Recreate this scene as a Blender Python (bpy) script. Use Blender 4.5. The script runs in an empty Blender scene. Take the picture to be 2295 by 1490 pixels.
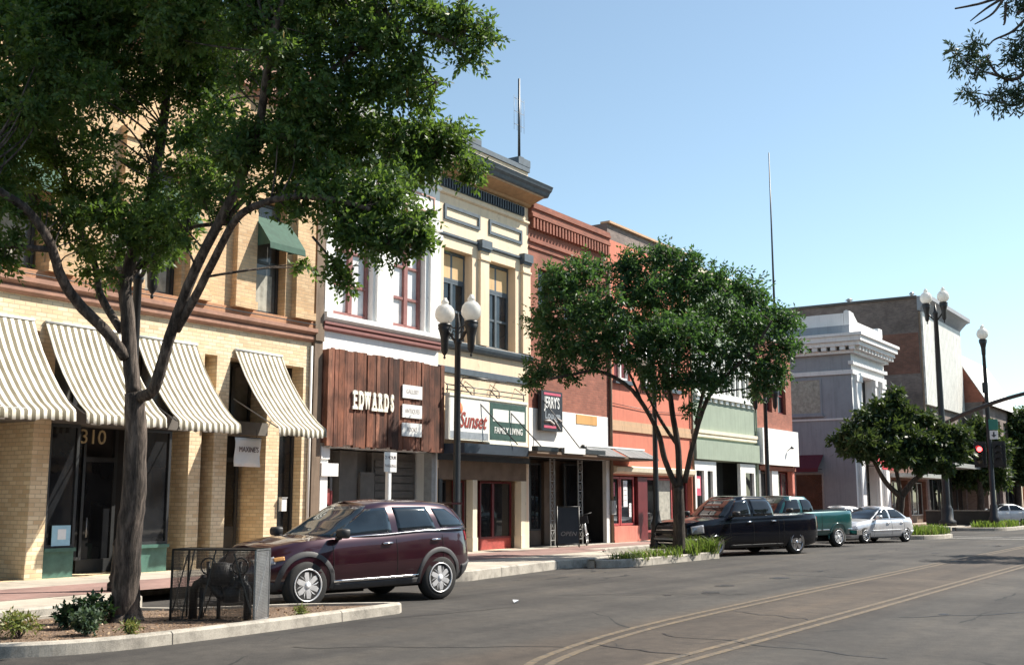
import bpy, bmesh, math, random
import numpy as np
from mathutils import Vector, Matrix

S = bpy.context.scene
COL = S.collection
PI = math.pi

# ------------------------------------------------------------------ camera
F_PX, W_PX = 2475.0, 2295.0
PITCH, YAW = math.atan(376 / 2475.0), math.radians(34.03)
cam_d = bpy.data.cameras.new("camera")
cam_d.sensor_width = 36.0
cam_d.lens = 36.0 * F_PX / W_PX
cam_d.clip_start = 0.1
cam_d.clip_end = 3000
cam = bpy.data.objects.new("camera", cam_d)
COL.objects.link(cam)
fwd = Vector((-math.sin(YAW) * math.cos(PITCH), math.cos(YAW) * math.cos(PITCH), math.sin(PITCH)))
rgt = Vector((math.cos(YAW), math.sin(YAW), 0))
upv = rgt.cross(fwd)
cam.matrix_world = Matrix(((rgt.x, upv.x, -fwd.x, 0), (rgt.y, upv.y, -fwd.y, 0), (rgt.z, upv.z, -fwd.z, 1.7), (0, 0, 0, 1)))
S.camera = cam

# ------------------------------------------------------------------ world and sun
SUN_EL, SUN_AZ = math.radians(47), math.radians(38)      # azimuth from +Y (along the street) towards +X
w = bpy.data.worlds.new("World")
S.world = w
w.use_nodes = True
nt = w.node_tree
bg = nt.nodes["Background"]
sky = nt.nodes.new("ShaderNodeTexSky")
sky.sky_type = 'NISHITA'
sky.sun_disc = False
sky.sun_elevation = SUN_EL
sky.sun_rotation = SUN_AZ
sky.altitude = 50
sky.air_density = 1.0
sky.dust_density = 0.25
sky.ozone_density = 1.3
wb = nt.nodes.new("ShaderNodeMix"); wb.data_type = 'RGBA'; wb.blend_type = 'MULTIPLY'; wb.inputs[0].default_value = 1.0
wb.inputs[7].default_value = (0.91, 1.05, 1.0, 1)          # white balance of the phone picture
nt.links.new(sky.outputs[0], wb.inputs[6])
hs = nt.nodes.new("ShaderNodeHueSaturation"); hs.inputs['Saturation'].default_value = 0.84; hs.inputs['Value'].default_value = 1.14
nt.links.new(wb.outputs[2], hs.inputs['Color'])
nt.links.new(hs.outputs[0], bg.inputs[0])
bg.inputs[1].default_value = 0.08
sun_d = bpy.data.lights.new("sun", 'SUN')
sun_d.energy = 5.0
sun_d.angle = math.radians(0.53)
sun_d.color = (1.0, 0.93, 0.82)
sun = bpy.data.objects.new("sun", sun_d)
COL.objects.link(sun)
sv = Vector((math.sin(SUN_AZ) * math.cos(SUN_EL), math.cos(SUN_AZ) * math.cos(SUN_EL), math.sin(SUN_EL)))
sun.rotation_euler = sv.to_track_quat('Z', 'Y').to_euler()
sun.location = (10, 20, 40)
S.view_settings.view_transform = 'Standard'
S.view_settings.look = 'None'
S.view_settings.gamma = 1
S.view_settings.exposure = 1.0
S.cycles.max_bounces = 6
S.cycles.transparent_max_bounces = 12
S.cycles.sample_clamp_indirect = 6

# ------------------------------------------------------------------ mesh helper
class MB:
    def __init__(s):
        s.v = []; s.f = []; s.m = []; s.sm = []
    def add(s, vs, fs, m=0, smooth=False):
        o = len(s.v)
        s.v.extend([tuple(p) for p in vs])
        for f in fs:
            s.f.append([o + i for i in f]); s.m.append(m); s.sm.append(smooth)
        return s
    def quad(s, a, b, c, d, m=0):
        return s.add([a, b, c, d], [(0, 1, 2, 3)], m)
    def box(s, x0, x1, y0, y1, z0, z1, m=0):
        if x0 > x1: x0, x1 = x1, x0
        if y0 > y1: y0, y1 = y1, y0
        if z0 > z1: z0, z1 = z1, z0
        v = [(x0, y0, z0), (x1, y0, z0), (x1, y1, z0), (x0, y1, z0), (x0, y0, z1), (x1, y0, z1), (x1, y1, z1), (x0, y1, z1)]
        return s.add(v, [(0, 3, 2, 1), (4, 5, 6, 7), (0, 1, 5, 4), (1, 2, 6, 5), (2, 3, 7, 6), (3, 0, 4, 7)], m)
    def prism_y(s, prof, y0, y1, m=0):
        """prof: closed (x,z) polygon, counter-clockwise seen from -Y; extruded along Y"""
        n = len(prof)
        v = [(x, y0, z) for x, z in prof] + [(x, y1, z) for x, z in prof]
        f = [tuple(range(n)), tuple(range(2 * n - 1, n - 1, -1))]
        f += [(i, i + n, (i + 1) % n + n, (i + 1) % n) for i in range(n)]
        return s.add(v, f, m)
    def prism_z(s, poly, z0, z1, m=0):
        n = len(poly)
        v = [(x, y, z0) for x, y in poly] + [(x, y, z1) for x, y in poly]
        f = [tuple(range(n - 1, -1, -1)), tuple(range(n, 2 * n))]
        f += [(i, (i + 1) % n, (i + 1) % n + n, i + n) for i in range(n)]
        return s.add(v, f, m)
    def tube(s, pts, r0, r1=None, n=8, m=0, smooth=True, cap=True):
        pts = [Vector(p) for p in pts]
        r1 = r0 if r1 is None else r1
        k = len(pts)
        if isinstance(r0, (list, tuple)):
            rad = list(r0)
        else:
            rad = [r0 + (r1 - r0) * i / (k - 1) for i in range(k)]
        vs = []
        t = (pts[1] - pts[0]).normalized()
        a = t.orthogonal().normalized()
        for i, p in enumerate(pts):
            if i == 0: t = pts[1] - pts[0]
            elif i == k - 1: t = pts[-1] - pts[-2]
            else: t = (pts[i + 1] - pts[i]).normalized() + (pts[i] - pts[i - 1]).normalized()
            t.normalize()
            a = (a - t * a.dot(t)).normalized()
            b = t.cross(a)
            for j in range(n):
                q = 2 * PI * j / n
                vs.append(p + (a * math.cos(q) + b * math.sin(q)) * rad[i])
        fs = []
        for i in range(k - 1):
            for j in range(n):
                fs.append((i * n + j, i * n + (j + 1) % n, (i + 1) * n + (j + 1) % n, (i + 1) * n + j))
        if cap:
            fs.append(tuple(range(n - 1, -1, -1))); fs.append(tuple(range((k - 1) * n, k * n)))
        return s.add(vs, fs, m, smooth)
    def lathe(s, prof, c=(0, 0, 0), n=24, m=0, axis='z', smooth=True):
        """prof: list of (radius, height)"""
        vs = []
        for r, h in prof:
            for j in range(n):
                q = 2 * PI * j / n
                x, y = r * math.cos(q), r * math.sin(q)
                p = (x, y, h) if axis == 'z' else ((x, h, -y) if axis == 'y' else (h, x, y))
                vs.append((c[0] + p[0], c[1] + p[1], c[2] + p[2]))
        fs = []
        for i in range(len(prof) - 1):
            for j in range(n):
                fs.append((i * n + j, i * n + (j + 1) % n, (i + 1) * n + (j + 1) % n, (i + 1) * n + j))
        fs.append(tuple(range(n - 1, -1, -1))); fs.append(tuple(range((len(prof) - 1) * n, len(prof) * n)))
        return s.add(vs, fs, m, smooth)
    def grid(s, P, m=0, smooth=True, thick=None):
        """P[i][j] points; with thick=(vector) the sheet is closed into a slab"""
        ni, nj = len(P), len(P[0])
        vs = [p for row in P for p in row]
        fs = [(i * nj + j, i * nj + j + 1, (i + 1) * nj + j + 1, (i + 1) * nj + j) for i in range(ni - 1) for j in range(nj - 1)]
        if thick is not None:
            N = ni * nj
            t = Vector(thick)
            vs += [tuple(Vector(p) + t) for p in vs[:N]]
            fs += [tuple(N + k for k in reversed(f)) for f in fs[:]]
            for j in range(nj - 1):
                fs.append((j + 1, j, N + j, N + j + 1)); q = (ni - 1) * nj
                fs.append((q + j, q + j + 1, N + q + j + 1, N + q + j))
            for i in range(ni - 1):
                a, b = i * nj, (i + 1) * nj
                fs.append((a, b, N + b, N + a)); a += nj - 1; b += nj - 1
                fs.append((b, a, N + a, N + b))
        return s.add(vs, fs, m, smooth)
    def build(s, name, mats, parent=None, loc=None):
        me = bpy.data.meshes.new(name)
        me.from_pydata(s.v, [], s.f)
        if not isinstance(mats, (list, tuple)): mats = [mats]
        for mt in mats: me.materials.append(mt)
        me.polygons.foreach_set('material_index', s.m)
        me.polygons.foreach_set('use_smooth', s.sm)
        me.update()
        o = bpy.data.objects.new(name, me)
        COL.objects.link(o)
        put(o, parent, loc)
        return o

def put(o, parent=None, loc=None):
    """meshes are written in world coordinates; a child of a placed Empty is shifted back by the Empty's place"""
    if parent is not None:
        o.parent = parent
        if parent.type == 'EMPTY' and parent.parent is None and parent.get('world_parts'):
            o.location = -Vector(parent.location)
    if loc is not None: o.location = loc

def tag(o, label=None, cat=None, group=None, kind=None):
    if label: o['label'] = label
    if cat: o['category'] = cat
    if group: o['group'] = group
    if kind: o['kind'] = kind
    return o

def thing(name, label, cat, loc=(0, 0, 0), rz=0, group=None, world=True):
    o = bpy.data.objects.new(name, None)
    COL.objects.link(o)
    o.empty_display_size = 0.3
    o.location = loc
    o.rotation_euler = (0, 0, rz)
    if world: o['world_parts'] = 1
    return tag(o, label, cat, group)

def kids(o): return [c for c in bpy.data.objects if c.parent == o]

def copy_tree(o, parent=None):
    c = o.copy(); COL.objects.link(c); c.parent = parent
    for ch in kids(o): copy_tree(ch, c)
    return c

def text_obj(name, s, size, mat, parent, org, xdir=(0, 1, 0), ydir=(0, 0, 1), extrude=0.006, bold=0.0, sx=1.0, align='CENTER', spacing=1.0, shear=0.0):
    cu = bpy.data.curves.new(name, 'FONT')
    cu.body = s; cu.size = size; cu.extrude = extrude; cu.offset = bold
    cu.align_x = align; cu.align_y = 'CENTER'; cu.space_character = spacing; cu.shear = shear
    cu.resolution_u = 3
    t = bpy.data.objects.new(name, cu); COL.objects.link(t)
    dg = bpy.context.evaluated_depsgraph_get(); dg.update()
    me = bpy.data.meshes.new_from_object(t.evaluated_get(dg))
    bpy.data.objects.remove(t); bpy.data.curves.remove(cu)
    X, Y = Vector(xdir).normalized(), Vector(ydir).normalized()
    Z = X.cross(Y)
    M = Matrix(((X.x, Y.x, Z.x, org[0]), (X.y, Y.y, Z.y, org[1]), (X.z, Y.z, Z.z, org[2]), (0, 0, 0, 1))) @ Matrix.Diagonal((sx, 1, 1, 1))
    me.transform(M)
    me.materials.clear(); me.materials.append(mat)
    o = bpy.data.objects.new(name, me); COL.objects.link(o)
    put(o, parent)
    return o

def join_meshes(objs, name, parent=None):
    """several built lettering pieces become one mesh"""
    bm = bmesh.new(); mats = []
    for o in objs:
        n0 = len(bm.faces); bm.from_mesh(o.data); bm.faces.ensure_lookup_table()
        m = o.data.materials[0]
        if m not in mats: mats.append(m)
        for f in bm.faces[n0:]: f.material_index = mats.index(m)
    me = bpy.data.meshes.new(name); bm.to_mesh(me); bm.free()
    for m in mats: me.materials.append(m)
    for o in objs:
        bpy.data.objects.remove(o)
    r = bpy.data.objects.new(name, me); COL.objects.link(r)
    put(r, parent)
    return r

# ------------------------------------------------------------------ materials
def new_mat(name):
    m = bpy.data.materials.new(name); m.use_nodes = True
    n = m.node_tree.nodes; b = n["Principled BSDF"]
    return m, n, m.node_tree.links, b

def N(n, typ, **kw):
    x = n.new(typ)
    for k, v in kw.items():
        if k.startswith('i_'): x.inputs[k[2:]].default_value = v
        else: setattr(x, k, v)
    return x

def rgba(c): return (c[0], c[1], c[2], 1)

def ramp(n, stops, interp='LINEAR'):
    r = n.new('ShaderNodeValToRGB'); e = r.color_ramp.elements
    r.color_ramp.interpolation = interp
    while len(e) < len(stops): e.new(0.5)
    for el, (p, c) in zip(e, stops):
        el.position = p; el.color = rgba(c) if len(c) == 3 else c
    return r

def mix(n, l, a, b, fac, mode='MIX'):
    x = n.new('ShaderNodeMix'); x.data_type = 'RGBA'; x.blend_type = mode
    for sock, val in ((x.inputs[0], fac), (x.inputs[6], a), (x.inputs[7], b)):
        if hasattr(val, 'is_output') or isinstance(val, bpy.types.NodeSocket): l.new(val, sock)
        elif isinstance(val, (int, float)): sock.default_value = val
        else: sock.default_value = rgba(val)
    return x.outputs[2]

def flat(name, col, rough=0.6, metal=0.0, var=0.12, scale=6.0, spec=None, coat=0.0, bump=0.0, detail=4):
    """painted / plain surface with a little uneven dirt"""
    m, n, l, b = new_mat(name)
    tc = N(n, 'ShaderNodeTexCoord')
    nz = N(n, 'ShaderNodeTexNoise', i_Scale=scale, i_Detail=detail, i_Roughness=0.65)
    l.new(tc.outputs['Object'], nz.inputs['Vector'])
    r = ramp(n, [(0.3, [c * (1 - var) for c in col]), (0.7, [min(1, c * (1 + var * 0.6)) for c in col])])
    l.new(nz.outputs[0], r.inputs[0]); l.new(r.outputs[0], b.inputs['Base Color'])
    b.inputs['Roughness'].default_value = rough; b.inputs['Metallic'].default_value = metal
    if spec is not None: b.inputs['Specular IOR Level'].default_value = spec
    if coat: b.inputs['Coat Weight'].default_value = coat; b.inputs['Coat Roughness'].default_value = 0.04
    if bump:
        n2 = N(n, 'ShaderNodeTexNoise', i_Scale=scale * 12, i_Detail=3.0)
        l.new(tc.outputs['Object'], n2.inputs['Vector'])
        bp = N(n, 'ShaderNodeBump', i_Strength=bump, i_Distance=0.02)
        l.new(n2.outputs[0], bp.inputs['Height']); l.new(bp.outputs[0], b.inputs['Normal'])
    return m

def wall_uv(n, l):
    """(x+y, z) of the object's own coordinates: courses run level on every wall face"""
    tc = N(n, 'ShaderNodeTexCoord'); sp = N(n, 'ShaderNodeSeparateXYZ'); l.new(tc.outputs['Object'], sp.inputs[0])
    ad = N(n, 'ShaderNodeMath', operation='ADD'); l.new(sp.outputs[0], ad.inputs[0]); l.new(sp.outputs[1], ad.inputs[1])
    cb = N(n, 'ShaderNodeCombineXYZ'); l.new(ad.outputs[0], cb.inputs[0]); l.new(sp.outputs[2], cb.inputs[1])
    return tc, sp, ad, cb

def brick(name, c1, c2, mortar, bw=0.23, bh=0.083, msize=0.009, rough=0.85, stain=0.25, stain_scale=0.8, paint=None):
    m, n, l, b = new_mat(name)
    tc, sp, ad, cb = wall_uv(n, l)
    bt = N(n, 'ShaderNodeTexBrick', i_Scale=1.0)
    bt.inputs['Brick Width'].default_value = bw; bt.inputs['Row Height'].default_value = bh
    bt.inputs['Mortar Size'].default_value = msize; bt.inputs['Mortar Smooth'].default_value = 0.3; bt.inputs['Bias'].default_value = 0.0
    bt.inputs['Color1'].default_value = rgba(c1); bt.inputs['Color2'].default_value = rgba(c2); bt.inputs['Mortar'].default_value = rgba(mortar)
    l.new(cb.outputs[0], bt.inputs['Vector'])
    nz = N(n, 'ShaderNodeTexNoise', i_Scale=stain_scale, i_Detail=7.0, i_Roughness=0.7)
    l.new(tc.outputs['Object'], nz.inputs['Vector'])
    r = ramp(n, [(0.35, [1 - stain] * 3), (0.62, [1.0 + stain * 0.25] * 3)])
    l.new(nz.outputs[0], r.inputs[0])
    c = mix(n, l, bt.outputs['Color'], r.outputs[0], 1.0, 'MULTIPLY')
    l.new(c, b.inputs['Base Color']); b.inputs['Roughness'].default_value = rough
    bp = N(n, 'ShaderNodeBump', i_Strength=0.5, i_Distance=0.006)
    inv = N(n, 'ShaderNodeMath', operation='SUBTRACT'); inv.inputs[0].default_value = 1; l.new(bt.outputs['Fac'], inv.inputs[1])
    l.new(inv.outputs[0], bp.inputs['Height']); l.new(bp.outputs[0], b.inputs['Normal'])
    return m

def plaster(name, col, var=0.14, streak=0.24, rough=0.85):
    """painted render with blotches and rain streaks"""
    m, n, l, b = new_mat(name)
    tc = N(n, 'ShaderNodeTexCoord')
    nz = N(n, 'ShaderNodeTexNoise', i_Scale=1.3, i_Detail=8.0, i_Roughness=0.7); l.new(tc.outputs['Object'], nz.inputs['Vector'])
    r = ramp(n, [(0.33, [c * (1 - var) for c in col]), (0.6, col)]); l.new(nz.outputs[0], r.inputs[0])
    mp = N(n, 'ShaderNodeMapping'); mp.inputs['Scale'].default_value = (7, 7, 0.5); l.new(tc.outputs['Object'], mp.inputs[0])
    n2 = N(n, 'ShaderNodeTexNoise', i_Scale=1.0, i_Detail=5.0, i_Roughness=0.6); l.new(mp.outputs[0], n2.inputs['Vector'])
    r2 = ramp(n, [(0.34, [1 - streak * 1.2] * 3), (0.46, [1 - streak * .3] * 3), (0.56, [1, 1, 1])]); l.new(n2.outputs[0], r2.inputs[0])
    c = mix(n, l, r.outputs[0], r2.outputs[0], 1.0, 'MULTIPLY')
    n4 = N(n, 'ShaderNodeTexNoise', i_Scale=2.6, i_Detail=11.0, i_Roughness=0.72); l.new(tc.outputs['Object'], n4.inputs['Vector'])
    r4 = ramp(n, [(0.0, (1, 1, 1)), (0.64, (1, 1, 1)), (0.665, (0.74, 0.72, 0.7)), (1, (0.66, 0.63, 0.6))]); l.new(n4.outputs[0], r4.inputs[0])      # chipped and patched paint
    c = mix(n, l, c, r4.outputs[0], 1.0, 'MULTIPLY')
    l.new(c, b.inputs['Base Color']); b.inputs['Roughness'].default_value = rough
    n3 = N(n, 'ShaderNodeTexNoise', i_Scale=40.0, i_Detail=3.0); l.new(tc.outputs['Object'], n3.inputs['Vector'])
    bp = N(n, 'ShaderNodeBump', i_Strength=0.15, i_Distance=0.01); l.new(n3.outputs[0], bp.inputs['Height']); l.new(bp.outputs[0], b.inputs['Normal'])
    return m

def boards(name, width, cols, axis=1, rough=0.85, gap=0.05):
    """upright boards, each with its own tone, weathered grain"""
    m, n, l, b = new_mat(name)
    tc = N(n, 'ShaderNodeTexCoord'); sp = N(n, 'ShaderNodeSeparateXYZ'); l.new(tc.outputs['Object'], sp.inputs[0])
    dv = N(n, 'ShaderNodeMath', operation='DIVIDE'); l.new(sp.outputs[axis], dv.inputs[0]); dv.inputs[1].default_value = width
    fl = N(n, 'ShaderNodeMath', operation='FLOOR'); l.new(dv.outputs[0], fl.inputs[0])
    fr = N(n, 'ShaderNodeMath', operation='FRACT'); l.new(dv.outputs[0], fr.inputs[0])
    wn = N(n, 'ShaderNodeTexWhiteNoise', noise_dimensions='1D'); l.new(fl.outputs[0], wn.inputs['W'])
    r = ramp(n, [(i / (len(cols) - 1), c) for i, c in enumerate(cols)]); l.new(wn.outputs['Value'], r.inputs[0])
    cbx = N(n, 'ShaderNodeCombineXYZ'); l.new(sp.outputs[axis], cbx.inputs[0]); l.new(sp.outputs[2], cbx.inputs[1]); l.new(fl.outputs[0], cbx.inputs[2])
    mp = N(n, 'ShaderNodeMapping'); mp.inputs['Scale'].default_value = (22, 1.1, 1); l.new(cbx.outputs[0], mp.inputs[0])
    nz = N(n, 'ShaderNodeTexNoise', i_Scale=1.0, i_Detail=8.0, i_Roughness=0.75); l.new(mp.outputs[0], nz.inputs['Vector'])
    r2 = ramp(n, [(0.3, (0.2, 0.17, 0.17)), (0.5, (1, 1, 1)), (0.7, (1.7, 1.6, 1.5))]); l.new(nz.outputs[0], r2.inputs[0])
    c = mix(n, l, r.outputs[0], r2.outputs[0], 0.85, 'MULTIPLY')
    lt = N(n, 'ShaderNodeMath', operation='LESS_THAN'); l.new(fr.outputs[0], lt.inputs[0]); lt.inputs[1].default_value = gap
    c = mix(n, l, c, (0.02, 0.015, 0.012), lt.outputs[0])
    l.new(c, b.inputs['Base Color']); b.inputs['Roughness'].default_value = rough
    bp = N(n, 'ShaderNodeBump', i_Strength=0.4, i_Distance=0.01); l.new(nz.outputs[0], bp.inputs['Height']); l.new(bp.outputs[0], b.inputs['Normal'])
    return m

def stripes(name, period, c1, c2, duty=0.5):
    m, n, l, b = new_mat(name)
    tc = N(n, 'ShaderNodeTexCoord'); sp = N(n, 'ShaderNodeSeparateXYZ'); l.new(tc.outputs['Object'], sp.inputs[0])
    dv = N(n, 'ShaderNodeMath', operation='DIVIDE'); l.new(sp.outputs[1], dv.inputs[0]); dv.inputs[1].default_value = period
    fr = N(n, 'ShaderNodeMath', operation='FRACT'); l.new(dv.outputs[0], fr.inputs[0])
    lt = N(n, 'ShaderNodeMath', operation='LESS_THAN'); l.new(fr.outputs[0], lt.inputs[0]); lt.inputs[1].default_value = duty
    nz = N(n, 'ShaderNodeTexNoise', i_Scale=2.5, i_Detail=6.0); l.new(tc.outputs['Object'], nz.inputs['Vector'])
    r = ramp(n, [(0.3, (0.66, 0.63, 0.57)), (0.5, (0.92, 0.91, 0.88)), (0.65, (1, 1, 1))]); l.new(nz.outputs[0], r.inputs[0])
    c = mix(n, l, c1, c2, lt.outputs[0]); c = mix(n, l, c, r.outputs[0], 1.0, 'MULTIPLY')
    l.new(c, b.inputs['Base Color']); b.inputs['Roughness'].default_value = 0.9
    tr = N(n, 'ShaderNodeBsdfTranslucent'); l.new(c, tr.inputs[0])
    mx = N(n, 'ShaderNodeMixShader'); mx.inputs[0].default_value = 0.12
    l.new(b.outputs[0], mx.inputs[1]); l.new(tr.outputs[0], mx.inputs[2]); l.new(mx.outputs[0], n['Material Output'].inputs[0])
    return m

def glass(name, col=(0.012, 0.014, 0.016), rough=0.04, spec=0.5):
    m, n, l, b = new_mat(name)
    tc = N(n, 'ShaderNodeTexCoord'); nz = N(n, 'ShaderNodeTexNoise', i_Scale=0.9, i_Detail=3.0); l.new(tc.outputs['Object'], nz.inputs['Vector'])
    r = ramp(n, [(0.35, [c * 0.5 for c in col]), (0.7, [c * 1.6 for c in col])]); l.new(nz.outputs[0], r.inputs[0]); l.new(r.outputs[0], b.inputs['Base Color'])
    b.inputs['Roughness'].default_value = rough; b.inputs['Specular IOR Level'].default_value = spec
    bp = N(n, 'ShaderNodeBump', i_Strength=0.04, i_Distance=0.05); l.new(nz.outputs[0], bp.inputs['Height']); l.new(bp.outputs[0], b.inputs['Normal'])
    return m

def paint(name, col, rough=0.25, metal=0.5, coat=1.0):
    m, n, l, b = new_mat(name)
    tc = N(n, 'ShaderNodeTexCoord'); nz = N(n, 'ShaderNodeTexNoise', i_Scale=3.0, i_Detail=6.0); l.new(tc.outputs['Object'], nz.inputs['Vector'])
    r = ramp(n, [(0.3, [c * 0.85 for c in col]), (0.7, [c * 1.1 for c in col])]); l.new(nz.outputs[0], r.inputs[0]); l.new(r.outputs[0], b.inputs['Base Color'])
    b.inputs['Roughness'].default_value = rough; b.inputs['Metallic'].default_value = metal
    b.inputs['Coat Weight'].default_value = coat; b.inputs['Coat Roughness'].default_value = 0.03
    return m

def leaf_mat(name, stops, transl=0.35, tcol=(0.12, 0.22, 0.03)):
    m, n, l, b = new_mat(name)
    at = N(n, 'ShaderNodeAttribute', attribute_name='tint')
    r = ramp(n, stops); l.new(at.outputs['Fac'], r.inputs[0])
    l.new(r.outputs[0], b.inputs['Base Color']); b.inputs['Roughness'].default_value = 0.5; b.inputs['Specular IOR Level'].default_value = 0.35
    tr = N(n, 'ShaderNodeBsdfTranslucent'); tr.inputs[0].default_value = rgba(tcol)
    mx = N(n, 'ShaderNodeMixShader'); mx.inputs[0].default_value = transl
    l.new(b.outputs[0], mx.inputs[1]); l.new(tr.outputs[0], mx.inputs[2]); l.new(mx.outputs[0], n['Material Output'].inputs[0])
    return m

M = {}
M['brick_yellow'] = brick('brick_yellow', (0.84, 0.69, 0.47), (0.68, 0.5, 0.3), (0.55, 0.43, 0.29), stain=0.18)
M['brick_orange'] = brick('brick_orange', (0.7, 0.49, 0.285), (0.57, 0.37, 0.2), (0.5, 0.36, 0.23), stain=0.25)
M['brick_rust'] = brick('brick_rust', (0.5, 0.26, 0.14), (0.4, 0.19, 0.1), (0.36, 0.22, 0.14), stain=0.3)
M['brick_red'] = brick('brick_red', (0.33, 0.112, 0.07), (0.25, 0.082, 0.052), (0.26, 0.12, 0.085), stain=0.3)
M['brick_dark'] = brick('brick_dark', (0.2, 0.085, 0.055), (0.15, 0.065, 0.045), (0.16, 0.11, 0.09), stain=0.45, stain_scale=0.5)
M['brick_grey'] = brick('brick_grey', (0.22, 0.17, 0.15), (0.16, 0.12, 0.11), (0.2, 0.17, 0.15), stain=0.5, stain_scale=0.4)
M['terracotta'] = flat('terracotta', (0.36, 0.19, 0.13), 0.7, var=0.3, scale=4)
M['white_paint'] = plaster('white_paint', (0.84, 0.83, 0.8), 0.06, 0.07)
M['white_dirty'] = plaster('white_dirty', (0.76, 0.74, 0.7), 0.1, 0.12)
M['cream'] = plaster('cream', (0.8, 0.63, 0.45), 0.08, 0.1)
M['cream_pale'] = plaster('cream_pale', (0.78, 0.7, 0.54), 0.08, 0.1)
M['tan_board'] = plaster('tan_board', (0.62, 0.42, 0.22), 0.12, 0.12)
M['slate_blue'] = flat('slate_blue', (0.075, 0.1, 0.125), 0.6, var=0.25)
M['navy'] = flat('navy', (0.03, 0.042, 0.06), 0.5, var=0.25)
M['soffit_brown'] = flat('soffit_brown', (0.42, 0.25, 0.13), 0.7, var=0.2)
M['coral'] = plaster('coral', (0.62, 0.195, 0.125), 0.15, 0.12)
M['coral_pink'] = plaster('coral_pink', (0.66, 0.22, 0.16), 0.22, 0.18)
M['beige_band'] = plaster('beige_band', (0.55, 0.36, 0.22), 0.15, 0.15)
M['sage'] = plaster('sage', (0.29, 0.345, 0.27), 0.12, 0.1)
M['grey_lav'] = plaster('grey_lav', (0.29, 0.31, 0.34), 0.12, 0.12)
M['light_grey'] = plaster('light_grey', (0.72, 0.72, 0.72), 0.08, 0.1)
M['mauve'] = flat('mauve', (0.25, 0.105, 0.095), 0.6, var=0.2)
M['pink_line'] = flat('pink_line', (0.5, 0.3, 0.26), 0.7)
M['maroon'] = flat('maroon', (0.13, 0.018, 0.022), 0.45, var=0.25)
M['red_trim'] = flat('red_trim', (0.36, 0.07, 0.07), 0.5, var=0.2)
M['red_brickwork'] = flat('red_brickwork', (0.34, 0.06, 0.05), 0.8, var=0.3, scale=9)
M['green_tile'] = flat('green_tile', (0.075, 0.16, 0.13), 0.25, var=0.3, scale=3)
M['green_awning'] = flat('green_awning', (0.035, 0.085, 0.06), 0.85, var=0.25)
M['maroon_awning'] = flat('maroon_awning', (0.1, 0.014, 0.026), 0.85, var=0.2)
M['red_awning'] = flat('red_awning', (0.5, 0.03, 0.045), 0.85, var=0.15)
M['awning_stripe'] = stripes('awning_stripe', 0.15, (0.82, 0.79, 0.71), (0.19, 0.168, 0.118), 0.52)
M['wood_boards'] = boards('wood_boards', 0.185, [(0.05, 0.022, 0.016), (0.26, 0.1, 0.055), (0.11, 0.045, 0.028), (0.42, 0.22, 0.14), (0.075, 0.03, 0.02), (0.3, 0.13, 0.075), (0.16, 0.06, 0.035)])
M['metal_clad'] = boards('metal_clad', 0.42, [(0.64, 0.63, 0.59), (0.58, 0.575, 0.545), (0.68, 0.67, 0.63)], rough=0.5, gap=0.12)
M['corrugated'] = boards('corrugated', 0.11, [(0.2, 0.22, 0.23), (0.13, 0.145, 0.155), (0.26, 0.27, 0.28)], rough=0.5, gap=0.2)
M['brown_post'] = plaster('brown_post', (0.21, 0.15, 0.105), 0.3, 0.3)
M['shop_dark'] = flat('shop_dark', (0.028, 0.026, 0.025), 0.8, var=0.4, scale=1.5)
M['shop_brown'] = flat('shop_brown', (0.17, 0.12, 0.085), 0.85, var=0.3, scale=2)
M['shop_grey'] = flat('shop_grey', (0.13, 0.118, 0.105), 0.8, var=0.25, scale=2)
M['frame_dark'] = flat('frame_dark', (0.03, 0.032, 0.034), 0.4, var=0.2)
M['frame_grey'] = flat('frame_grey', (0.32, 0.32, 0.31), 0.45, var=0.2)
M['frame_white'] = flat('frame_white', (0.8, 0.8, 0.76), 0.5, var=0.08)
M['glass_shop'] = glass('glass_shop', (0.013, 0.014, 0.016), 0.03)
M['glass_win'] = glass('glass_win', (0.02, 0.026, 0.034), 0.06)
M['blind'] = flat('blind', (0.78, 0.77, 0.74), 0.9, var=0.12, scale=3)
M['curtain'] = flat('curtain', (0.36, 0.35, 0.3), 0.9, var=0.35, scale=5)
M['roofing'] = flat('roofing', (0.12, 0.115, 0.11), 0.95, var=0.3, scale=1)
M['roof_tile'] = flat('roof_tile', (0.4, 0.16, 0.1), 0.8, var=0.3, scale=6)
M['black_iron'] = flat('black_iron', (0.014, 0.014, 0.015), 0.42, var=0.35, scale=8, bump=0.1)
M['galv'] = flat('galv', (0.4, 0.41, 0.42), 0.45, metal=0.6, var=0.2)
M['sign_white'] = flat('sign_white', (0.74, 0.74, 0.72), 0.5, var=0.05)
M['sign_cream'] = flat('sign_cream', (0.84, 0.81, 0.7), 0.6, var=0.06)
M['sign_black'] = flat('sign_black', (0.02, 0.022, 0.028), 0.45, var=0.2)
M['sign_green'] = flat('sign_green', (0.04, 0.085, 0.07), 0.45, var=0.3)
M['sign_red'] = flat('sign_red', (0.3, 0.055, 0.04), 0.5)
M['sign_orange'] = flat('sign_orange', (0.75, 0.2, 0.09), 0.5)
M['sign_pink'] = flat('sign_pink', (0.55, 0.1, 0.16), 0.5)
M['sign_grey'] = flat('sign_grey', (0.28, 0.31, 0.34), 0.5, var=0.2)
M['letter_grey'] = flat('letter_grey', (0.42, 0.38, 0.36), 0.6)
M['letter_dark'] = flat('letter_dark', (0.08, 0.05, 0.06), 0.6)
M['gold'] = flat('gold', (0.42, 0.33, 0.18), 0.5)
M['chalk'] = flat('chalk', (0.26, 0.26, 0.255), 0.9, var=0.3, scale=20)
M['paper_white'] = flat('paper_white', (0.8, 0.82, 0.84), 0.7)
M['paper_blue'] = flat('paper_blue', (0.35, 0.58, 0.72), 0.7)
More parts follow.
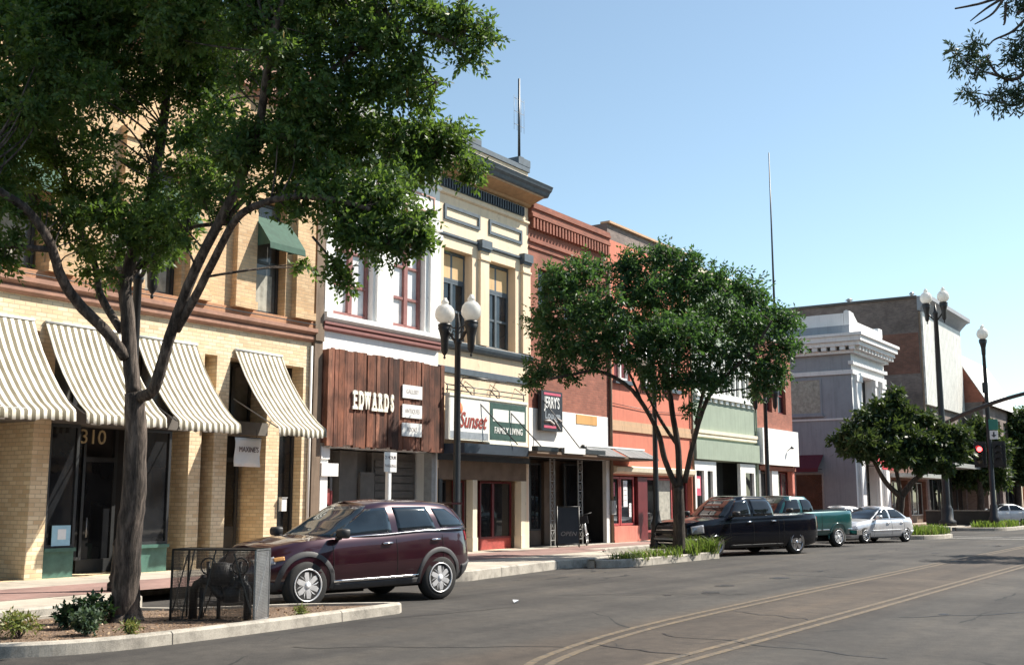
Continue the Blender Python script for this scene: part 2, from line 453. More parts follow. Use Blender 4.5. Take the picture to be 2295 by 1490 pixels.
M['ochre_patch'] = plaster('ochre_patch', (0.62, 0.34, 0.12), 0.15, 0.1)

def plank_mat():
    """old timber: each plank its own tone, dark weather streaks, pale worn grain"""
    m, n, l, b = new_mat('old_planks')
    ge = N(n, 'ShaderNodeNewGeometry'); tc = N(n, 'ShaderNodeTexCoord')
    r = ramp(n, [(0, (0.045, 0.02, 0.015)), (0.2, (0.2, 0.078, 0.045)), (0.4, (0.09, 0.038, 0.025)), (0.6, (0.33, 0.15, 0.095)), (0.8, (0.14, 0.055, 0.035)), (1, (0.26, 0.11, 0.07))]); l.new(ge.outputs['Random Per Island'], r.inputs[0])
    mp = N(n, 'ShaderNodeMapping'); mp.inputs['Scale'].default_value = (12, 12, 1.6); l.new(tc.outputs['Object'], mp.inputs[0])
    nz = N(n, 'ShaderNodeTexNoise', i_Scale=1.0, i_Detail=9.0, i_Roughness=0.8, i_Distortion=0.6); l.new(mp.outputs[0], nz.inputs['Vector'])
    r2 = ramp(n, [(0.32, (0.15, 0.13, 0.13)), (0.47, (0.8, 0.78, 0.76)), (0.6, (1.25, 1.22, 1.2)), (0.72, (2.4, 2.3, 2.2))]); l.new(nz.outputs[0], r2.inputs[0])
    c = mix(n, l, r.outputs[0], r2.outputs[0], 0.95, 'MULTIPLY')
    n2 = N(n, 'ShaderNodeTexNoise', i_Scale=1.7, i_Detail=5.0); l.new(tc.outputs['Object'], n2.inputs['Vector'])
    r3 = ramp(n, [(0.36, (0.5, 0.48, 0.47)), (0.55, (1, 1, 1)), (0.7, (1.3, 1.25, 1.2))]); l.new(n2.outputs[0], r3.inputs[0])
    c = mix(n, l, c, r3.outputs[0], 1.0, 'MULTIPLY'); l.new(c, b.inputs['Base Color']); b.inputs['Roughness'].default_value = 0.9
    bp = N(n, 'ShaderNodeBump', i_Strength=0.6, i_Distance=0.012); l.new(nz.outputs[0], bp.inputs['Height']); l.new(bp.outputs[0], b.inputs['Normal'])
    return m
M['old_planks'] = plank_mat()

# ------------------------------------------------------------------ ground
def asphalt_mat():
    m, n, l, b = new_mat('asphalt')
    tc = N(n, 'ShaderNodeTexCoord'); sp = N(n, 'ShaderNodeSeparateXYZ'); l.new(tc.outputs['Object'], sp.inputs[0])
    n1 = N(n, 'ShaderNodeTexNoise', i_Scale=0.35, i_Detail=6.0, i_Roughness=0.6); l.new(tc.outputs['Object'], n1.inputs['Vector'])
    r1 = ramp(n, [(0.3, (0.039, 0.036, 0.034)), (0.5, (0.055, 0.051, 0.047)), (0.7, (0.077, 0.07, 0.063))]); l.new(n1.outputs[0], r1.inputs[0])
    # brown, sun-bleached strip of the turning lane and worn wheel tracks running along the street
    rx = ramp(n, [(0.0, (1, 1, 1)), (0.235, (1, 1, 1)), (0.265, (1.2, 1.06, 0.95)), (0.36, (1.2, 1.06, 0.95)), (0.40, (1, 1, 1)), (1, (1, 1, 1))])
    mr = N(n, 'ShaderNodeMapRange'); mr.inputs['From Min'].default_value = -12; mr.inputs['From Max'].default_value = 6
    l.new(sp.outputs[0], mr.inputs['Value']); l.new(mr.outputs[0], rx.inputs[0])
    c = mix(n, l, r1.outputs[0], rx.outputs[0], 1.0, 'MULTIPLY')
    mp = N(n, 'ShaderNodeMapping'); mp.inputs['Scale'].default_value = (1.1, 0.07, 1); l.new(tc.outputs['Object'], mp.inputs[0])
    n2 = N(n, 'ShaderNodeTexNoise', i_Scale=1.0, i_Detail=5.0, i_Roughness=0.6); l.new(mp.outputs[0], n2.inputs['Vector'])
    r2 = ramp(n, [(0.33, (0.62, 0.63, 0.66)), (0.52, (1, 1, 1)), (0.7, (1.2, 1.15, 1.08))]); l.new(n2.outputs[0], r2.inputs[0])
    c = mix(n, l, c, r2.outputs[0], 0.9, 'MULTIPLY')
    n3 = N(n, 'ShaderNodeTexNoise', i_Scale=55.0, i_Detail=3.0, i_Roughness=0.8); l.new(tc.outputs['Object'], n3.inputs['Vector'])
    r3 = ramp(n, [(0.3, (0.45, 0.45, 0.45)), (0.5, (1, 1, 1)), (0.72, (1.8, 1.76, 1.7))]); l.new(n3.outputs[0], r3.inputs[0])
    c = mix(n, l, c, r3.outputs[0], 0.8, 'MULTIPLY')
    n6 = N(n, 'ShaderNodeTexNoise', i_Scale=4.5, i_Detail=9.0, i_Roughness=0.78); l.new(tc.outputs['Object'], n6.inputs['Vector'])
    r6 = ramp(n, [(0.32, (0.62, 0.62, 0.63)), (0.5, (1, 1, 1)), (0.68, (1.35, 1.32, 1.28))]); l.new(n6.outputs[0], r6.inputs[0])
    c = mix(n, l, c, r6.outputs[0], 0.8, 'MULTIPLY')
    # thin cracks
    n4 = N(n, 'ShaderNodeTexNoise', i_Scale=0.9, i_Detail=4.0); l.new(tc.outputs['Object'], n4.inputs['Vector'])
    va = mix(n, l, tc.outputs['Object'], n4.outputs['Color'], 0.35, 'ADD')
    vo = N(n, 'ShaderNodeTexVoronoi', feature='DISTANCE_TO_EDGE', i_Scale=0.28); l.new(va, vo.inputs['Vector'])
    n5 = N(n, 'ShaderNodeTexNoise', i_Scale=0.45, i_Detail=2.0); l.new(tc.outputs['Object'], n5.inputs['Vector'])
    r5 = ramp(n, [(0.52, (0, 0, 0)), (0.6, (0.006, 0.006, 0.006))]); l.new(n5.outputs[0], r5.inputs[0])
    lt = N(n, 'ShaderNodeMath', operation='LESS_THAN'); l.new(vo.outputs[0], lt.inputs[0]); l.new(r5.outputs[0], lt.inputs[1])
    c = mix(n, l, c, (0.02, 0.02, 0.02), lt.outputs[0])
    l.new(c, b.inputs['Base Color']); b.inputs['Roughness'].default_value = 0.85; b.inputs['Specular IOR Level'].default_value = 0.3
    bp = N(n, 'ShaderNodeBump', i_Strength=0.5, i_Distance=0.01); l.new(n3.outputs[0], bp.inputs['Height']); l.new(bp.outputs[0], b.inputs['Normal'])
    return m

def concrete_mat(name, col, stain=0.35, joint=None, scale=1.4):
    m, n, l, b = new_mat(name)
    tc = N(n, 'ShaderNodeTexCoord')
    n1 = N(n, 'ShaderNodeTexNoise', i_Scale=scale, i_Detail=8.0, i_Roughness=0.7); l.new(tc.outputs['Object'], n1.inputs['Vector'])
    r1 = ramp(n, [(0.32, [c * (1 - stain) for c in col]), (0.55, col), (0.75, [c * 1.1 for c in col])]); l.new(n1.outputs[0], r1.inputs[0])
    n2 = N(n, 'ShaderNodeTexNoise', i_Scale=70.0, i_Detail=2.0); l.new(tc.outputs['Object'], n2.inputs['Vector'])
    r2 = ramp(n, [(0.3, (0.8, 0.8, 0.8)), (0.7, (1.12, 1.12, 1.12))]); l.new(n2.outputs[0], r2.inputs[0])
    c = mix(n, l, r1.outputs[0], r2.outputs[0], 1.0, 'MULTIPLY')
    if joint:
        sp = N(n, 'ShaderNodeSeparateXYZ'); l.new(tc.outputs['Object'], sp.inputs[0])
        dv = N(n, 'ShaderNodeMath', operation='DIVIDE'); l.new(sp.outputs[1], dv.inputs[0]); dv.inputs[1].default_value = joint
        fr = N(n, 'ShaderNodeMath', operation='FRACT'); l.new(dv.outputs[0], fr.inputs[0])
        lt = N(n, 'ShaderNodeMath', operation='LESS_THAN'); l.new(fr.outputs[0], lt.inputs[0]); lt.inputs[1].default_value = 0.02 / joint
        c = mix(n, l, c, (0.06, 0.055, 0.05), lt.outputs[0])
    l.new(c, b.inputs['Base Color']); b.inputs['Roughness'].default_value = 0.9
    bp = N(n, 'ShaderNodeBump', i_Strength=0.25, i_Distance=0.006); l.new(n2.outputs[0], bp.inputs['Height']); l.new(bp.outputs[0], b.inputs['Normal'])
    return m

def paver_mat():
    m, n, l, b = new_mat('pink_paver')
    tc = N(n, 'ShaderNodeTexCoord')
    bt = N(n, 'ShaderNodeTexBrick', i_Scale=1.0); bt.inputs['Brick Width'].default_value = 0.22; bt.inputs['Row Height'].default_value = 0.11
    bt.inputs['Mortar Size'].default_value = 0.006
    bt.inputs['Color1'].default_value = (0.3, 0.19, 0.165, 1); bt.inputs['Color2'].default_value = (0.26, 0.155, 0.135, 1); bt.inputs['Mortar'].default_value = (0.17, 0.13, 0.12, 1)
    l.new(tc.outputs['Object'], bt.inputs['Vector'])
    nz = N(n, 'ShaderNodeTexNoise', i_Scale=1.1, i_Detail=6.0); l.new(tc.outputs['Object'], nz.inputs['Vector'])
    r = ramp(n, [(0.35, (0.75, 0.75, 0.75)), (0.6, (1.08, 1.06, 1.05))]); l.new(nz.outputs[0], r.inputs[0])
    c = mix(n, l, bt.outputs['Color'], r.outputs[0], 1.0, 'MULTIPLY')
    l.new(c, b.inputs['Base Color']); b.inputs['Roughness'].default_value = 0.9
    return m

def soil_mat():
    m, n, l, b = new_mat('bark_soil')
    tc = N(n, 'ShaderNodeTexCoord')
    n1 = N(n, 'ShaderNodeTexNoise', i_Scale=2.0, i_Detail=8.0, i_Roughness=0.75); l.new(tc.outputs['Object'], n1.inputs['Vector'])
    r1 = ramp(n, [(0.3, (0.075, 0.05, 0.036)), (0.5, (0.14, 0.097, 0.068)), (0.7, (0.21, 0.155, 0.113))]); l.new(n1.outputs[0], r1.inputs[0])
    vo = N(n, 'ShaderNodeTexVoronoi', i_Scale=38.0); l.new(tc.outputs['Object'], vo.inputs['Vector'])
    r2 = ramp(n, [(0.1, (0.7, 0.7, 0.7)), (0.6, (1.25, 1.2, 1.15))]); l.new(vo.outputs['Distance'], r2.inputs[0])
    c = mix(n, l, r1.outputs[0], r2.outputs[0], 1.0, 'MULTIPLY')
    l.new(c, b.inputs['Base Color']); b.inputs['Roughness'].default_value = 1
    bp = N(n, 'ShaderNodeBump', i_Strength=0.8, i_Distance=0.03); l.new(vo.outputs['Distance'], bp.inputs['Height']); l.new(bp.outputs[0], b.inputs['Normal'])
    return m

def yellow_line_mat():
    m, n, l, b = new_mat('yellow_line_paint')
    tc = N(n, 'ShaderNodeTexCoord')
    n1 = N(n, 'ShaderNodeTexNoise', i_Scale=9.0, i_Detail=8.0, i_Roughness=0.8); l.new(tc.outputs['Object'], n1.inputs['Vector'])
    r1 = ramp(n, [(0.4, (0.06, 0.055, 0.05)), (0.52, (0.125, 0.094, 0.06)), (0.68, (0.21, 0.15, 0.082))]); l.new(n1.outputs[0], r1.inputs[0])
    l.new(r1.outputs[0], b.inputs['Base Color']); b.inputs['Roughness'].default_value = 0.8
    return m

M['asphalt'] = asphalt_mat()
M['concrete'] = concrete_mat('concrete', (0.44, 0.39, 0.325), 0.3, joint=1.5)
M['kerb'] = concrete_mat('kerb', (0.42, 0.385, 0.33), 0.5, joint=3.0, scale=2.6)
M['gutter'] = concrete_mat('gutter', (0.33, 0.3, 0.26), 0.4, scale=2.2)
M['paver'] = paver_mat()
M['soil'] = soil_mat()
M['yellow_line'] = yellow_line_mat()
M['white_line'] = flat('white_line', (0.4, 0.4, 0.38), 0.85, var=0.5, scale=10)
M['earth'] = flat('earth', (0.16, 0.13, 0.09), 1.0, var=0.3, scale=0.1)

def struct(o): o['kind'] = 'structure'; return o

mb = MB(); mb.quad((-1500, -1500, -0.06), (1500, -1500, -0.06), (1500, 1500, -0.06), (-1500, 1500, -0.06))
struct(mb.build('ground', M['earth']))
mb = MB(); mb.box(-17.6, 3.2, -40, 190, -0.05, 0)
struct(mb.build('road', M['asphalt']))
mb = MB(); mb.box(-120, -17.6, 56.6, 63.0, -0.055, -0.004); mb.box(3.2, 90, 56.6, 63.0, -0.055, -0.004)
struct(mb.build('cross_road', M['asphalt']))

def ribbon(pts, w, z):
    mb = MB(); P = []
    pts = [Vector((x, y, 0)) for x, y in pts]
    for i, p in enumerate(pts):
        t = (pts[min(i + 1, len(pts) - 1)] - pts[max(i - 1, 0)]).normalized()
        nrm = Vector((t.y, -t.x, 0))
        P.append([p - nrm * w / 2 + Vector((0, 0, z)), p + nrm * w / 2 + Vector((0, 0, z))])
    mb.grid(P, smooth=False)
    return mb

def smooth_path(ctrl, n=8):
    out = []
    c = [Vector(p) for p in ctrl]
    for i in range(len(c) - 1):
        p0, p1, p2, p3 = c[max(i - 1, 0)], c[i], c[i + 1], c[min(i + 2, len(c) - 1)]
        for k in range(n):
            t = k / n
            out.append(0.5 * ((2 * p1) + (p2 - p0) * t + (2 * p0 - 5 * p1 + 4 * p2 - p3) * t * t + (3 * p1 - p0 - 3 * p2 + p3) * t ** 3))
    out.append(c[-1])
    return out

for off in (-0.115, 0.115):
    for ctrl in ([(-5.35, 4.0), (-5.95, 8.6), (-6.62, 10.6), (-7.1, 13.6), (-7.28, 18), (-7.4, 25), (-7.55, 35), (-7.6, 53)],
                 [(-5.3, 4.0), (-5.38, 10.5), (-5.4, 18), (-5.45, 30), (-5.5, 53)]):
        pts = [(p.x + off, p.y) for p in smooth_path(ctrl)]
        struct(ribbon(pts, 0.1, 0.004).build('yellow_line', M['yellow_line']))
# faded crosswalk bars before the intersection
for y0 in (53.6, 56.0):
    mb = MB(); mb.quad((-12.5, y0, 0.004), (-1, y0, 0.004), (-1, y0 + 0.3, 0.004), (-12.5, y0 + 0.3, 0.004)); struct(mb.build('crosswalk_line', M['white_line']))

def arc_poly(ctrl, n=6):
    return [(p.x, p.y) for p in smooth_path([(x, y, 0) for x, y in ctrl], n)]

def slab(name, poly, z, mat, kerb_w=0.16, kerb_mat=None, soil=None, soil_drop=0.035):
    """raised slab with its kerb as a ring of its own around the filling"""
    n = len(poly); inner = []
    P = [Vector((x, y)) for x, y in poly]
    area = sum(P[i].x * P[(i + 1) % n].y - P[(i + 1) % n].x * P[i].y for i in range(n))
    if area < 0: P.reverse()
    for i in range(n):
        a, b, c = P[i - 1], P[i], P[(i + 1) % n]
        t1 = (b - a).normalized(); t2 = (c - b).normalized()
        nn = Vector((-t1.y, t1.x)) + Vector((-t2.y, t2.x))
        nn = nn.normalized() / max(0.5, math.sqrt(max(0.05, (1 + t1.dot(t2)) / 2)))
        inner.append(b + nn * kerb_w)
    mb = MB()
    ch = 0.025
    for i in range(n):
        j = (i + 1) % n
        a, b, ia, ib = P[i], P[j], inner[i], inner[j]
        da, db = (ia - a) * (ch / kerb_w), (ib - b) * (ch / kerb_w)
        mb.quad((a.x, a.y, -0.06), (b.x, b.y, -0.06), (b.x + db.x * 0.4, b.y + db.y * 0.4, z - ch), (a.x + da.x * 0.4, a.y + da.y * 0.4, z - ch))
        mb.quad((a.x + da.x * 0.4, a.y + da.y * 0.4, z - ch), (b.x + db.x * 0.4, b.y + db.y * 0.4, z - ch), (b.x + db.x * 1.6, b.y + db.y * 1.6, z), (a.x + da.x * 1.6, a.y + da.y * 1.6, z))
        mb.quad((a.x + da.x * 1.6, a.y + da.y * 1.6, z), (b.x + db.x * 1.6, b.y + db.y * 1.6, z), (ib.x, ib.y, z), (ia.x, ia.y, z))
        mb.quad((ia.x, ia.y, z), (ib.x, ib.y, z), (ib.x, ib.y, z - 0.1), (ia.x, ia.y, z - 0.1))
    k = struct(mb.build(name + '_kerb', kerb_mat or M['kerb']))
    mb = MB()
    mb.prism_z([(p.x, p.y) for p in inner], -0.05, z - (soil_drop if soil else 0.004))
    s = struct(mb.build(name, soil or mat))
    return k, s

# left pavement, with the parking bays bitten out of it
walk = [(-19.9, -40), (-14.35, -40), (-14.35, 10.9), (-14.9, 11.6), (-16.2, 12.2), (-16.9, 13.2), (-16.9, 15.6), (-16.2, 17.2)] + \
       arc_poly([(-16.2, 17.2), (-15.0, 18.4), (-14.3, 19.3), (-14.4, 20.5), (-14.75, 23.2), (-14.86, 24.2)]) + \
       [(-14.7, 24.9), (-14.9, 27.6), (-16.4, 29.0), (-17.3, 31.0), (-17.3, 50.2), (-16.2, 51.6)] + \
       arc_poly([(-16.2, 51.6), (-14.6, 52.4), (-14.0, 53.4), (-14.2, 55), (-15.2, 56.0), (-17.0, 56.5)]) + [(-19.9, 56.5)]
slab('sidewalk', walk, 0.22, M['concrete'])
walk2 = [(-19.9, 63.1), (-17.2, 63.1)] + arc_poly([(-17.2, 63.1), (-15.6, 63.8), (-15.0, 65.2), (-15.0, 68), (-15.0, 75)]) + [(-17.8, 79), (-17.8, 190), (-19.9, 190)]
slab('sidewalk_far', walk2, 0.22, M['concrete'])
mb = MB(); mb.box(3.2, 12, -40, 56.5, -0.05, 0.2); mb.box(3.2, 12, 63.1, 190, -0.05, 0.2)
struct(mb.build('sidewalk_opposite', M['concrete']))
# pink paver strip along the shop fronts
for y0, y1, x0, x1 in ((-40, 17.3, -17.75, -15.75), (17.3, 30.0, -18.7, -16.6), (30.0, 56.0, -18.9, -17.65), (63.6, 190, -18.6, -16.6)):
    mb = MB(); mb.quad((x0, y0, 0.2201), (x1, y0, 0.2201), (x1, y1, 0.2201), (x0, y1, 0.2201)); struct(mb.build('paver_strip', M['paver']))

# planted kerb islands
isl1 = [(-14.0, 4.5), (-13.2, 5.9)] + arc_poly([(-13.2, 5.9), (-12.2, 6.6), (-11.5, 7.25), (-11.1, 8.0), (-10.98, 9.0), (-10.98, 11.0), (-11.08, 13.35)]) + \
       [(-11.2, 13.55), (-11.45, 13.45), (-12.5, 12.4), (-13.3, 11.1), (-14.0, 10.75)]
slab('planting_island', isl1, 0.15, None, soil=M['soil'])
isl2 = [(-14.55, 25.0)] + arc_poly([(-14.55, 25.0), (-14.15, 25.15), (-13.85, 25.7), (-13.72, 27), (-13.62, 31.2)]) + [(-13.75, 31.45), (-14.0, 31.35), (-14.75, 30.0), (-14.75, 27.7)]
slab('planting_island_second', isl2, 0.2, None, soil=M['soil'])
isl3 = arc_poly([(-13.85, 50.3), (-13.1, 50.6), (-12.5, 51.2), (-12.1, 52.5), (-12.1, 54.2)]) + [(-12.6, 54.9), (-13.4, 55.0), (-13.8, 54.4)]
slab('planting_island_third', isl3, 0.19, None, soil=M['soil'])
isl4 = [(-14.85, 66.4)] + arc_poly([(-14.85, 66.4), (-13.6, 66.8), (-12.5, 68.0), (-12.2, 70), (-12.2, 76)]) + [(-12.6, 77), (-14.85, 77)]
slab('planting_island_fourth', isl4, 0.19, None, soil=M['soil'])
# concrete gutter pans in front of the kerbs
def pan(path, w, z=0.005):
    return ribbon(path, w, z)
g1 = [(p[0], p[1]) for p in isl1[1:16]]
def offset_path(path, d):
    out = []
    for i, p in enumerate(path):
        a = Vector(path[max(i - 1, 0)]); b = Vector(path[min(i + 1, len(path) - 1)]); t = (b - a).normalized()
        out.append((p[0] + t.y * d, p[1] - t.x * d))
    return out
struct(pan(offset_path(isl1[1:13], 0.26), 0.5).build('gutter', M['gutter']))

# tar-sealed cracks and old oil drips
M['tar'] = flat('tar', (0.014, 0.014, 0.015), 0.5, var=0.4, scale=9)
rt = random.Random(12)
for (x0, y0, x1, y1) in ((-9.6, 9.6, -6.9, 11.4), (-6.6, 13.2, -3.6, 12.6), (-10.8, 17.5, -8.0, 19.6), (-6.9, 11.9, -5.5, 11.6), (-4.6, 17.0, -2.6, 19.5), (-10.5, 25.5, -7.8, 25.0), (-10.9, 12.0, -10.2, 15.2), (-7.0, 16.4, -5.6, 16.0)):
    k = 9; pts = [(x0 + (x1 - x0) * i / k + rt.uniform(-.07, .07), y0 + (y1 - y0) * i / k + rt.uniform(-.12, .12)) for i in range(k + 1)]
    pts = [(p.x, p.y) for p in smooth_path([(a, b_, 0) for a, b_ in pts], 3)]
    struct(ribbon(pts, rt.uniform(.018, .035), 0.0045).build('tar_seal', M['tar']))
for i in range(14):
    x, y = rt.choice((-9.4, -8.9, -3.9)) + rt.uniform(-.35, .35), rt.uniform(9, 46); r_ = rt.uniform(.06, .22)
    mb = MB(); n_ = 14; mb.add([(x + r_ * (1 + rt.uniform(-.3, .3)) * math.cos(2 * PI * j / n_), y + r_ * 1.5 * (1 + rt.uniform(-.3, .3)) * math.sin(2 * PI * j / n_), .0042) for j in range(n_)], [tuple(range(n_))])
    struct(mb.build('oil_stain', M['tar']))

# ------------------------------------------------------------------ buildings
FX = -19.45                    # street-front plane of the left-hand row

def front(mb, X, y0, y1, z0, z1, holes, m=0, mrev=None, mback=None):
    """wall face towards +X with real openings; hole = (ya, yb, za, zb, depth)"""
    mrev = m if mrev is None else mrev
    ys = sorted({y0, y1, *[h[0] for h in holes], *[h[1] for h in holes]})
    zs = sorted({z0, z1, *[h[2] for h in holes], *[h[3] for h in holes]})
    for a, b in zip(ys, ys[1:]):
        for c, d in zip(zs, zs[1:]):
            my, mz = (a + b) / 2, (c + d) / 2
            if any(h[0] < my < h[1] and h[2] < mz < h[3] for h in holes): continue
            mb.quad((X, a, c), (X, b, c), (X, b, d), (X, a, d), m)
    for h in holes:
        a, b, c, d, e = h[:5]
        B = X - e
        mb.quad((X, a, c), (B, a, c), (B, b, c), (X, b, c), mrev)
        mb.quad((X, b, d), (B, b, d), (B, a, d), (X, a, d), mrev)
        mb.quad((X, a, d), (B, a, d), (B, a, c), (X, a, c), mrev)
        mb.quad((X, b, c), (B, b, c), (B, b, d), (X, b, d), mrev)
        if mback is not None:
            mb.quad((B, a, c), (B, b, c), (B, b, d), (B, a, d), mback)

def hull(mb, X, y0, y1, z0, z1, deep, m, mroof, drop=0.5):
    """side walls, back and roof behind a parapet"""
    B = X - deep
    mb.quad((X, y0, z1), (B, y0, z1), (B, y0, z0), (X, y0, z0), m)
    mb.quad((X, y1, z0), (B, y1, z0), (B, y1, z1), (X, y1, z1), m)
    mb.quad((B, y0, z1), (B, y1, z1), (B, y1, z0), (B, y0, z0), m)
    t = 0.3
    mb.quad((X, y0, z1), (X, y1, z1), (X - t, y1 - t, z1), (X - t, y0 + t, z1), m)
    mb.quad((X - t, y0 + t, z1), (X - t, y1 - t, z1), (X - t, y1 - t, z1 - drop), (X - t, y0 + t, z1 - drop), m)
    mb.quad((B, y0, z1), (X, y0, z1), (X - t, y0 + t, z1), (B + t, y0 + t, z1), m)
    mb.quad((X, y1, z1), (B, y1, z1), (B + t, y1 - t, z1), (X - t, y1 - t, z1), m)
    mb.quad((B, y1, z1), (B, y0, z1), (B + t, y0 + t, z1), (B + t, y1 - t, z1), m)
    mb.quad((X - t, y0 + t, z1 - drop), (X - t, y1 - t, z1 - drop), (B, y1 - t, z1 - drop), (B, y0 + t, z1 - drop), mroof)
    mb.quad((B + t, y0 + t, z1 - drop), (X - t, y0 + t, z1 - drop), (X - t, y0 + t, z1), (B + t, y0 + t, z1), m)
    mb.quad((X - t, y1 - t, z1 - drop), (B + t, y1 - t, z1 - drop), (B + t, y1 - t, z1), (X - t, y1 - t, z1), m)

def moulding(mb, X, y0, y1, prof, m=0):
    """prof: (out, z) from the bottom to the top, closed against the wall"""
    p = [(X - 0.02, prof[0][1])] + [(X + o, z) for o, z in prof] + [(X - 0.02, prof[-1][1])]
    mb.prism_y(p, y0, y1, m)

def part(name, fn, mats, parent):
    mb = MB(); fn(mb); return mb.build(name, mats, parent)

def window(parent, ya, yb, za, zb, X, fmat, pmat, fw=0.07, mull=(), rails=(), d=0.06, name='window', sashw=0.05):
    """frame with mullions (fractions of the width) and rails (heights); pane is its sub-part"""
    mb = MB()
    mb.box(X, X + d, ya, ya + fw, za, zb); mb.box(X, X + d, yb - fw, yb, za, zb)
    mb.box(X, X + d, ya + fw, yb - fw, zb - fw, zb); mb.box(X, X + d, ya + fw, yb - fw, za, za + fw)
    edges = [ya + fw] + [ya + (yb - ya) * q for q in mull] + [yb - fw]
    for q in mull:
        y = ya + (yb - ya) * q
        mb.box(X + 0.002, X + d + 0.012, y - sashw, y + sashw, za + fw, zb - fw)
    for r in rails:
        for e0, e1 in zip(edges, edges[1:]):
            a0 = e0 + (sashw if e0 != edges[0] else 0); a1 = e1 - (sashw if e1 != edges[-1] else 0)
            mb.box(X + 0.004, X + d - 0.006, a0, a1, r - 0.035, r + 0.035)
    w_ = mb.build(name, fmat, parent)
    part('pane', lambda m: m.box(X + 0.008, X + 0.022, ya + fw - 0.01, yb - fw + 0.01, za + fw - 0.01, zb - fw + 0.01), pmat, w_)
    return w_

def cornice_brackets(mb, X, y0, y1, step, w, o, z0, z1, m=0):
    k = int((y1 - y0) / step)
    for i in range(k + 1):
        y = y0 + (y1 - y0) * i / k
        mb.box(X, X + o, y - w / 2, y + w / 2, z0, z1, m)

M['blind_pane'] = flat('blind_pane', (0.72, 0.71, 0.7), 0.22, var=0.25, scale=1.6)
M['curtain_pane'] = flat('curtain_pane', (0.1, 0.1, 0.095), 0.15, var=0.6, scale=1.3)

# ---- 1: yellow brick corner shop with striped awnings --------------------------------
b1 = thing('brick_building', 'yellow brick building with striped awnings behind the large street tree', 'building', (FX, 12, 0))
holes = [(4.2, 7.0, .22, 4.95, 1.2), (7.5, 12.43, .22, 4.95, 1.25), (12.8, 16.17, .22, 4.95, 1.1), (16.5, 16.86, .22, 4.95, .5), (17.24, 18.43, .22, 4.95, .9), (18.85, 19.6, .22, 4.95, .4)]
def f(mb):
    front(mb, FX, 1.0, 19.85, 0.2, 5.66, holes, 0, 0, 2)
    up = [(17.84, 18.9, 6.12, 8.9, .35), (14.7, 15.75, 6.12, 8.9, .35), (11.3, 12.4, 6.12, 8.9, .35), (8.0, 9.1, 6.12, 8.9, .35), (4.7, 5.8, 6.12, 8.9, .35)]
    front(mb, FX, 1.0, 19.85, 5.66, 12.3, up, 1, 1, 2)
    hull(mb, FX, 1.0, 19.85, 0.2, 12.3, 22, 1, 3)
part('wall', f, [M['brick_yellow'], M['brick_orange'], M['shop_dark'], M['roofing']], b1)
part('belt_course', lambda mb: (moulding(mb, FX, 1.0, 19.9, [(.03, 5.6), (.1, 5.66), (.1, 5.74), (.06, 5.76), (.17, 5.84), (.17, 5.93)], 0)), M['terracotta'], b1)
part('sill_course', lambda mb: mb.box(FX - .01, FX + .06, 1.0, 19.88, 5.932, 6.115), M['brick_rust'], b1)
def f(mb):
    moulding(mb, FX, 1.0, 19.87, [(.05, 11.3), (.12, 11.4), (.12, 11.62), (.3, 11.8), (.42, 11.85), (.42, 12.05), (.5, 12.12), (.5, 12.32)])
    cornice_brackets(mb, FX, 1.2, 19.7, .42, .18, .28, 11.45, 11.78)
part('cornice', f, M['terracotta'], b1)
for a, b in ((17.2, 17.8), (19.12, 19.74), (14.05, 14.62), (15.85, 16.42), (10.7, 11.25), (12.45, 13.0), (7.4, 7.95), (9.15, 9.7)):
    mb = MB(); mb.box(FX - .01, FX + .16, a, b, 6.3, 9.3); mb.box(FX - .01, FX + .2, a - .04, b + .04, 6.117, 6.3); mb.box(FX - .01, FX + .21, a - .04, b + .04, 9.3, 9.55)
    mb.build('pilaster', M['brick_orange'], b1)
for ya in (17.84, 14.7, 11.3, 8.0, 4.7):
    window(b1, ya + .02, ya + 1.04, 6.14, 8.86, FX - .3, M['frame_dark'], M['curtain_pane'], rails=(7.4,))
for ya, yb in ((17.8, 18.92), (14.66, 15.8), (11.26, 12.45)):
    mb = MB(); P = []
    for q, z in ((0.02, 8.42), (.3, 8.1), (.6, 7.7), (.62, 7.55)):
        P.append([(FX + q, ya - .02, z), (FX + q, yb + .02, z)])
    mb.grid(P, smooth=False, thick=(-0.012, 0, -0.012))
    mb.add([(FX + .03, ya, 8.4), (FX + .6, ya, 7.66), (FX + .03, ya, 7.66)], [(0, 1, 2)]); mb.add([(FX + .03, yb, 8.4), (FX + .6, yb, 7.66), (FX + .03, yb, 7.66)], [(0, 2, 1)])
    mb.build('window_awning', M['green_awning'], b1)
# transom beam with a boarded soffit above the shop windows
for (a, b, c, d, e) in holes:
    if e < .45: continue
    part('transom_beam', lambda mb: mb.box(FX - e + .25, FX + .05, a + .003, b - .003, 3.2, 3.5), M['shop_grey'], b1)
# shop windows: bulkhead, frame, pane
def shop(parent, y0, y1, X, zb, zt, fmat, pmat, bmat=None, z0=.22, mull=(), capm=None, fw=.06, proud=.05):
    if bmat:
        bk = part('bulkhead', lambda mb: mb.box(X - .1, X + proud, y0, y1, z0, zb), bmat, parent)
        if capm: part('ledge', lambda mb: mb.box(X - .1, X + proud + .08, y0 - .0, y1, zb, zb + .07), capm, bk)
        zb = zb + (.07 if capm else 0.0)
    return window(parent, y0, y1, zb, zt, X, fmat, pmat, fw=fw, mull=mull, name='shop_window')
shop(b1, 12.82, 13.5, FX - .12, .72, 3.19, M['frame_dark'], M['glass_shop'], M['green_tile'], capm=M['green_tile'])
shop(b1, 15.0, 15.75, FX - .12, .72, 3.19, M['frame_dark'], M['glass_shop'], M['green_tile'], capm=M['green_tile'])
shop(b1, 13.52, 14.1, FX - .75, .5, 3.19, M['frame_dark'], M['glass_shop'])
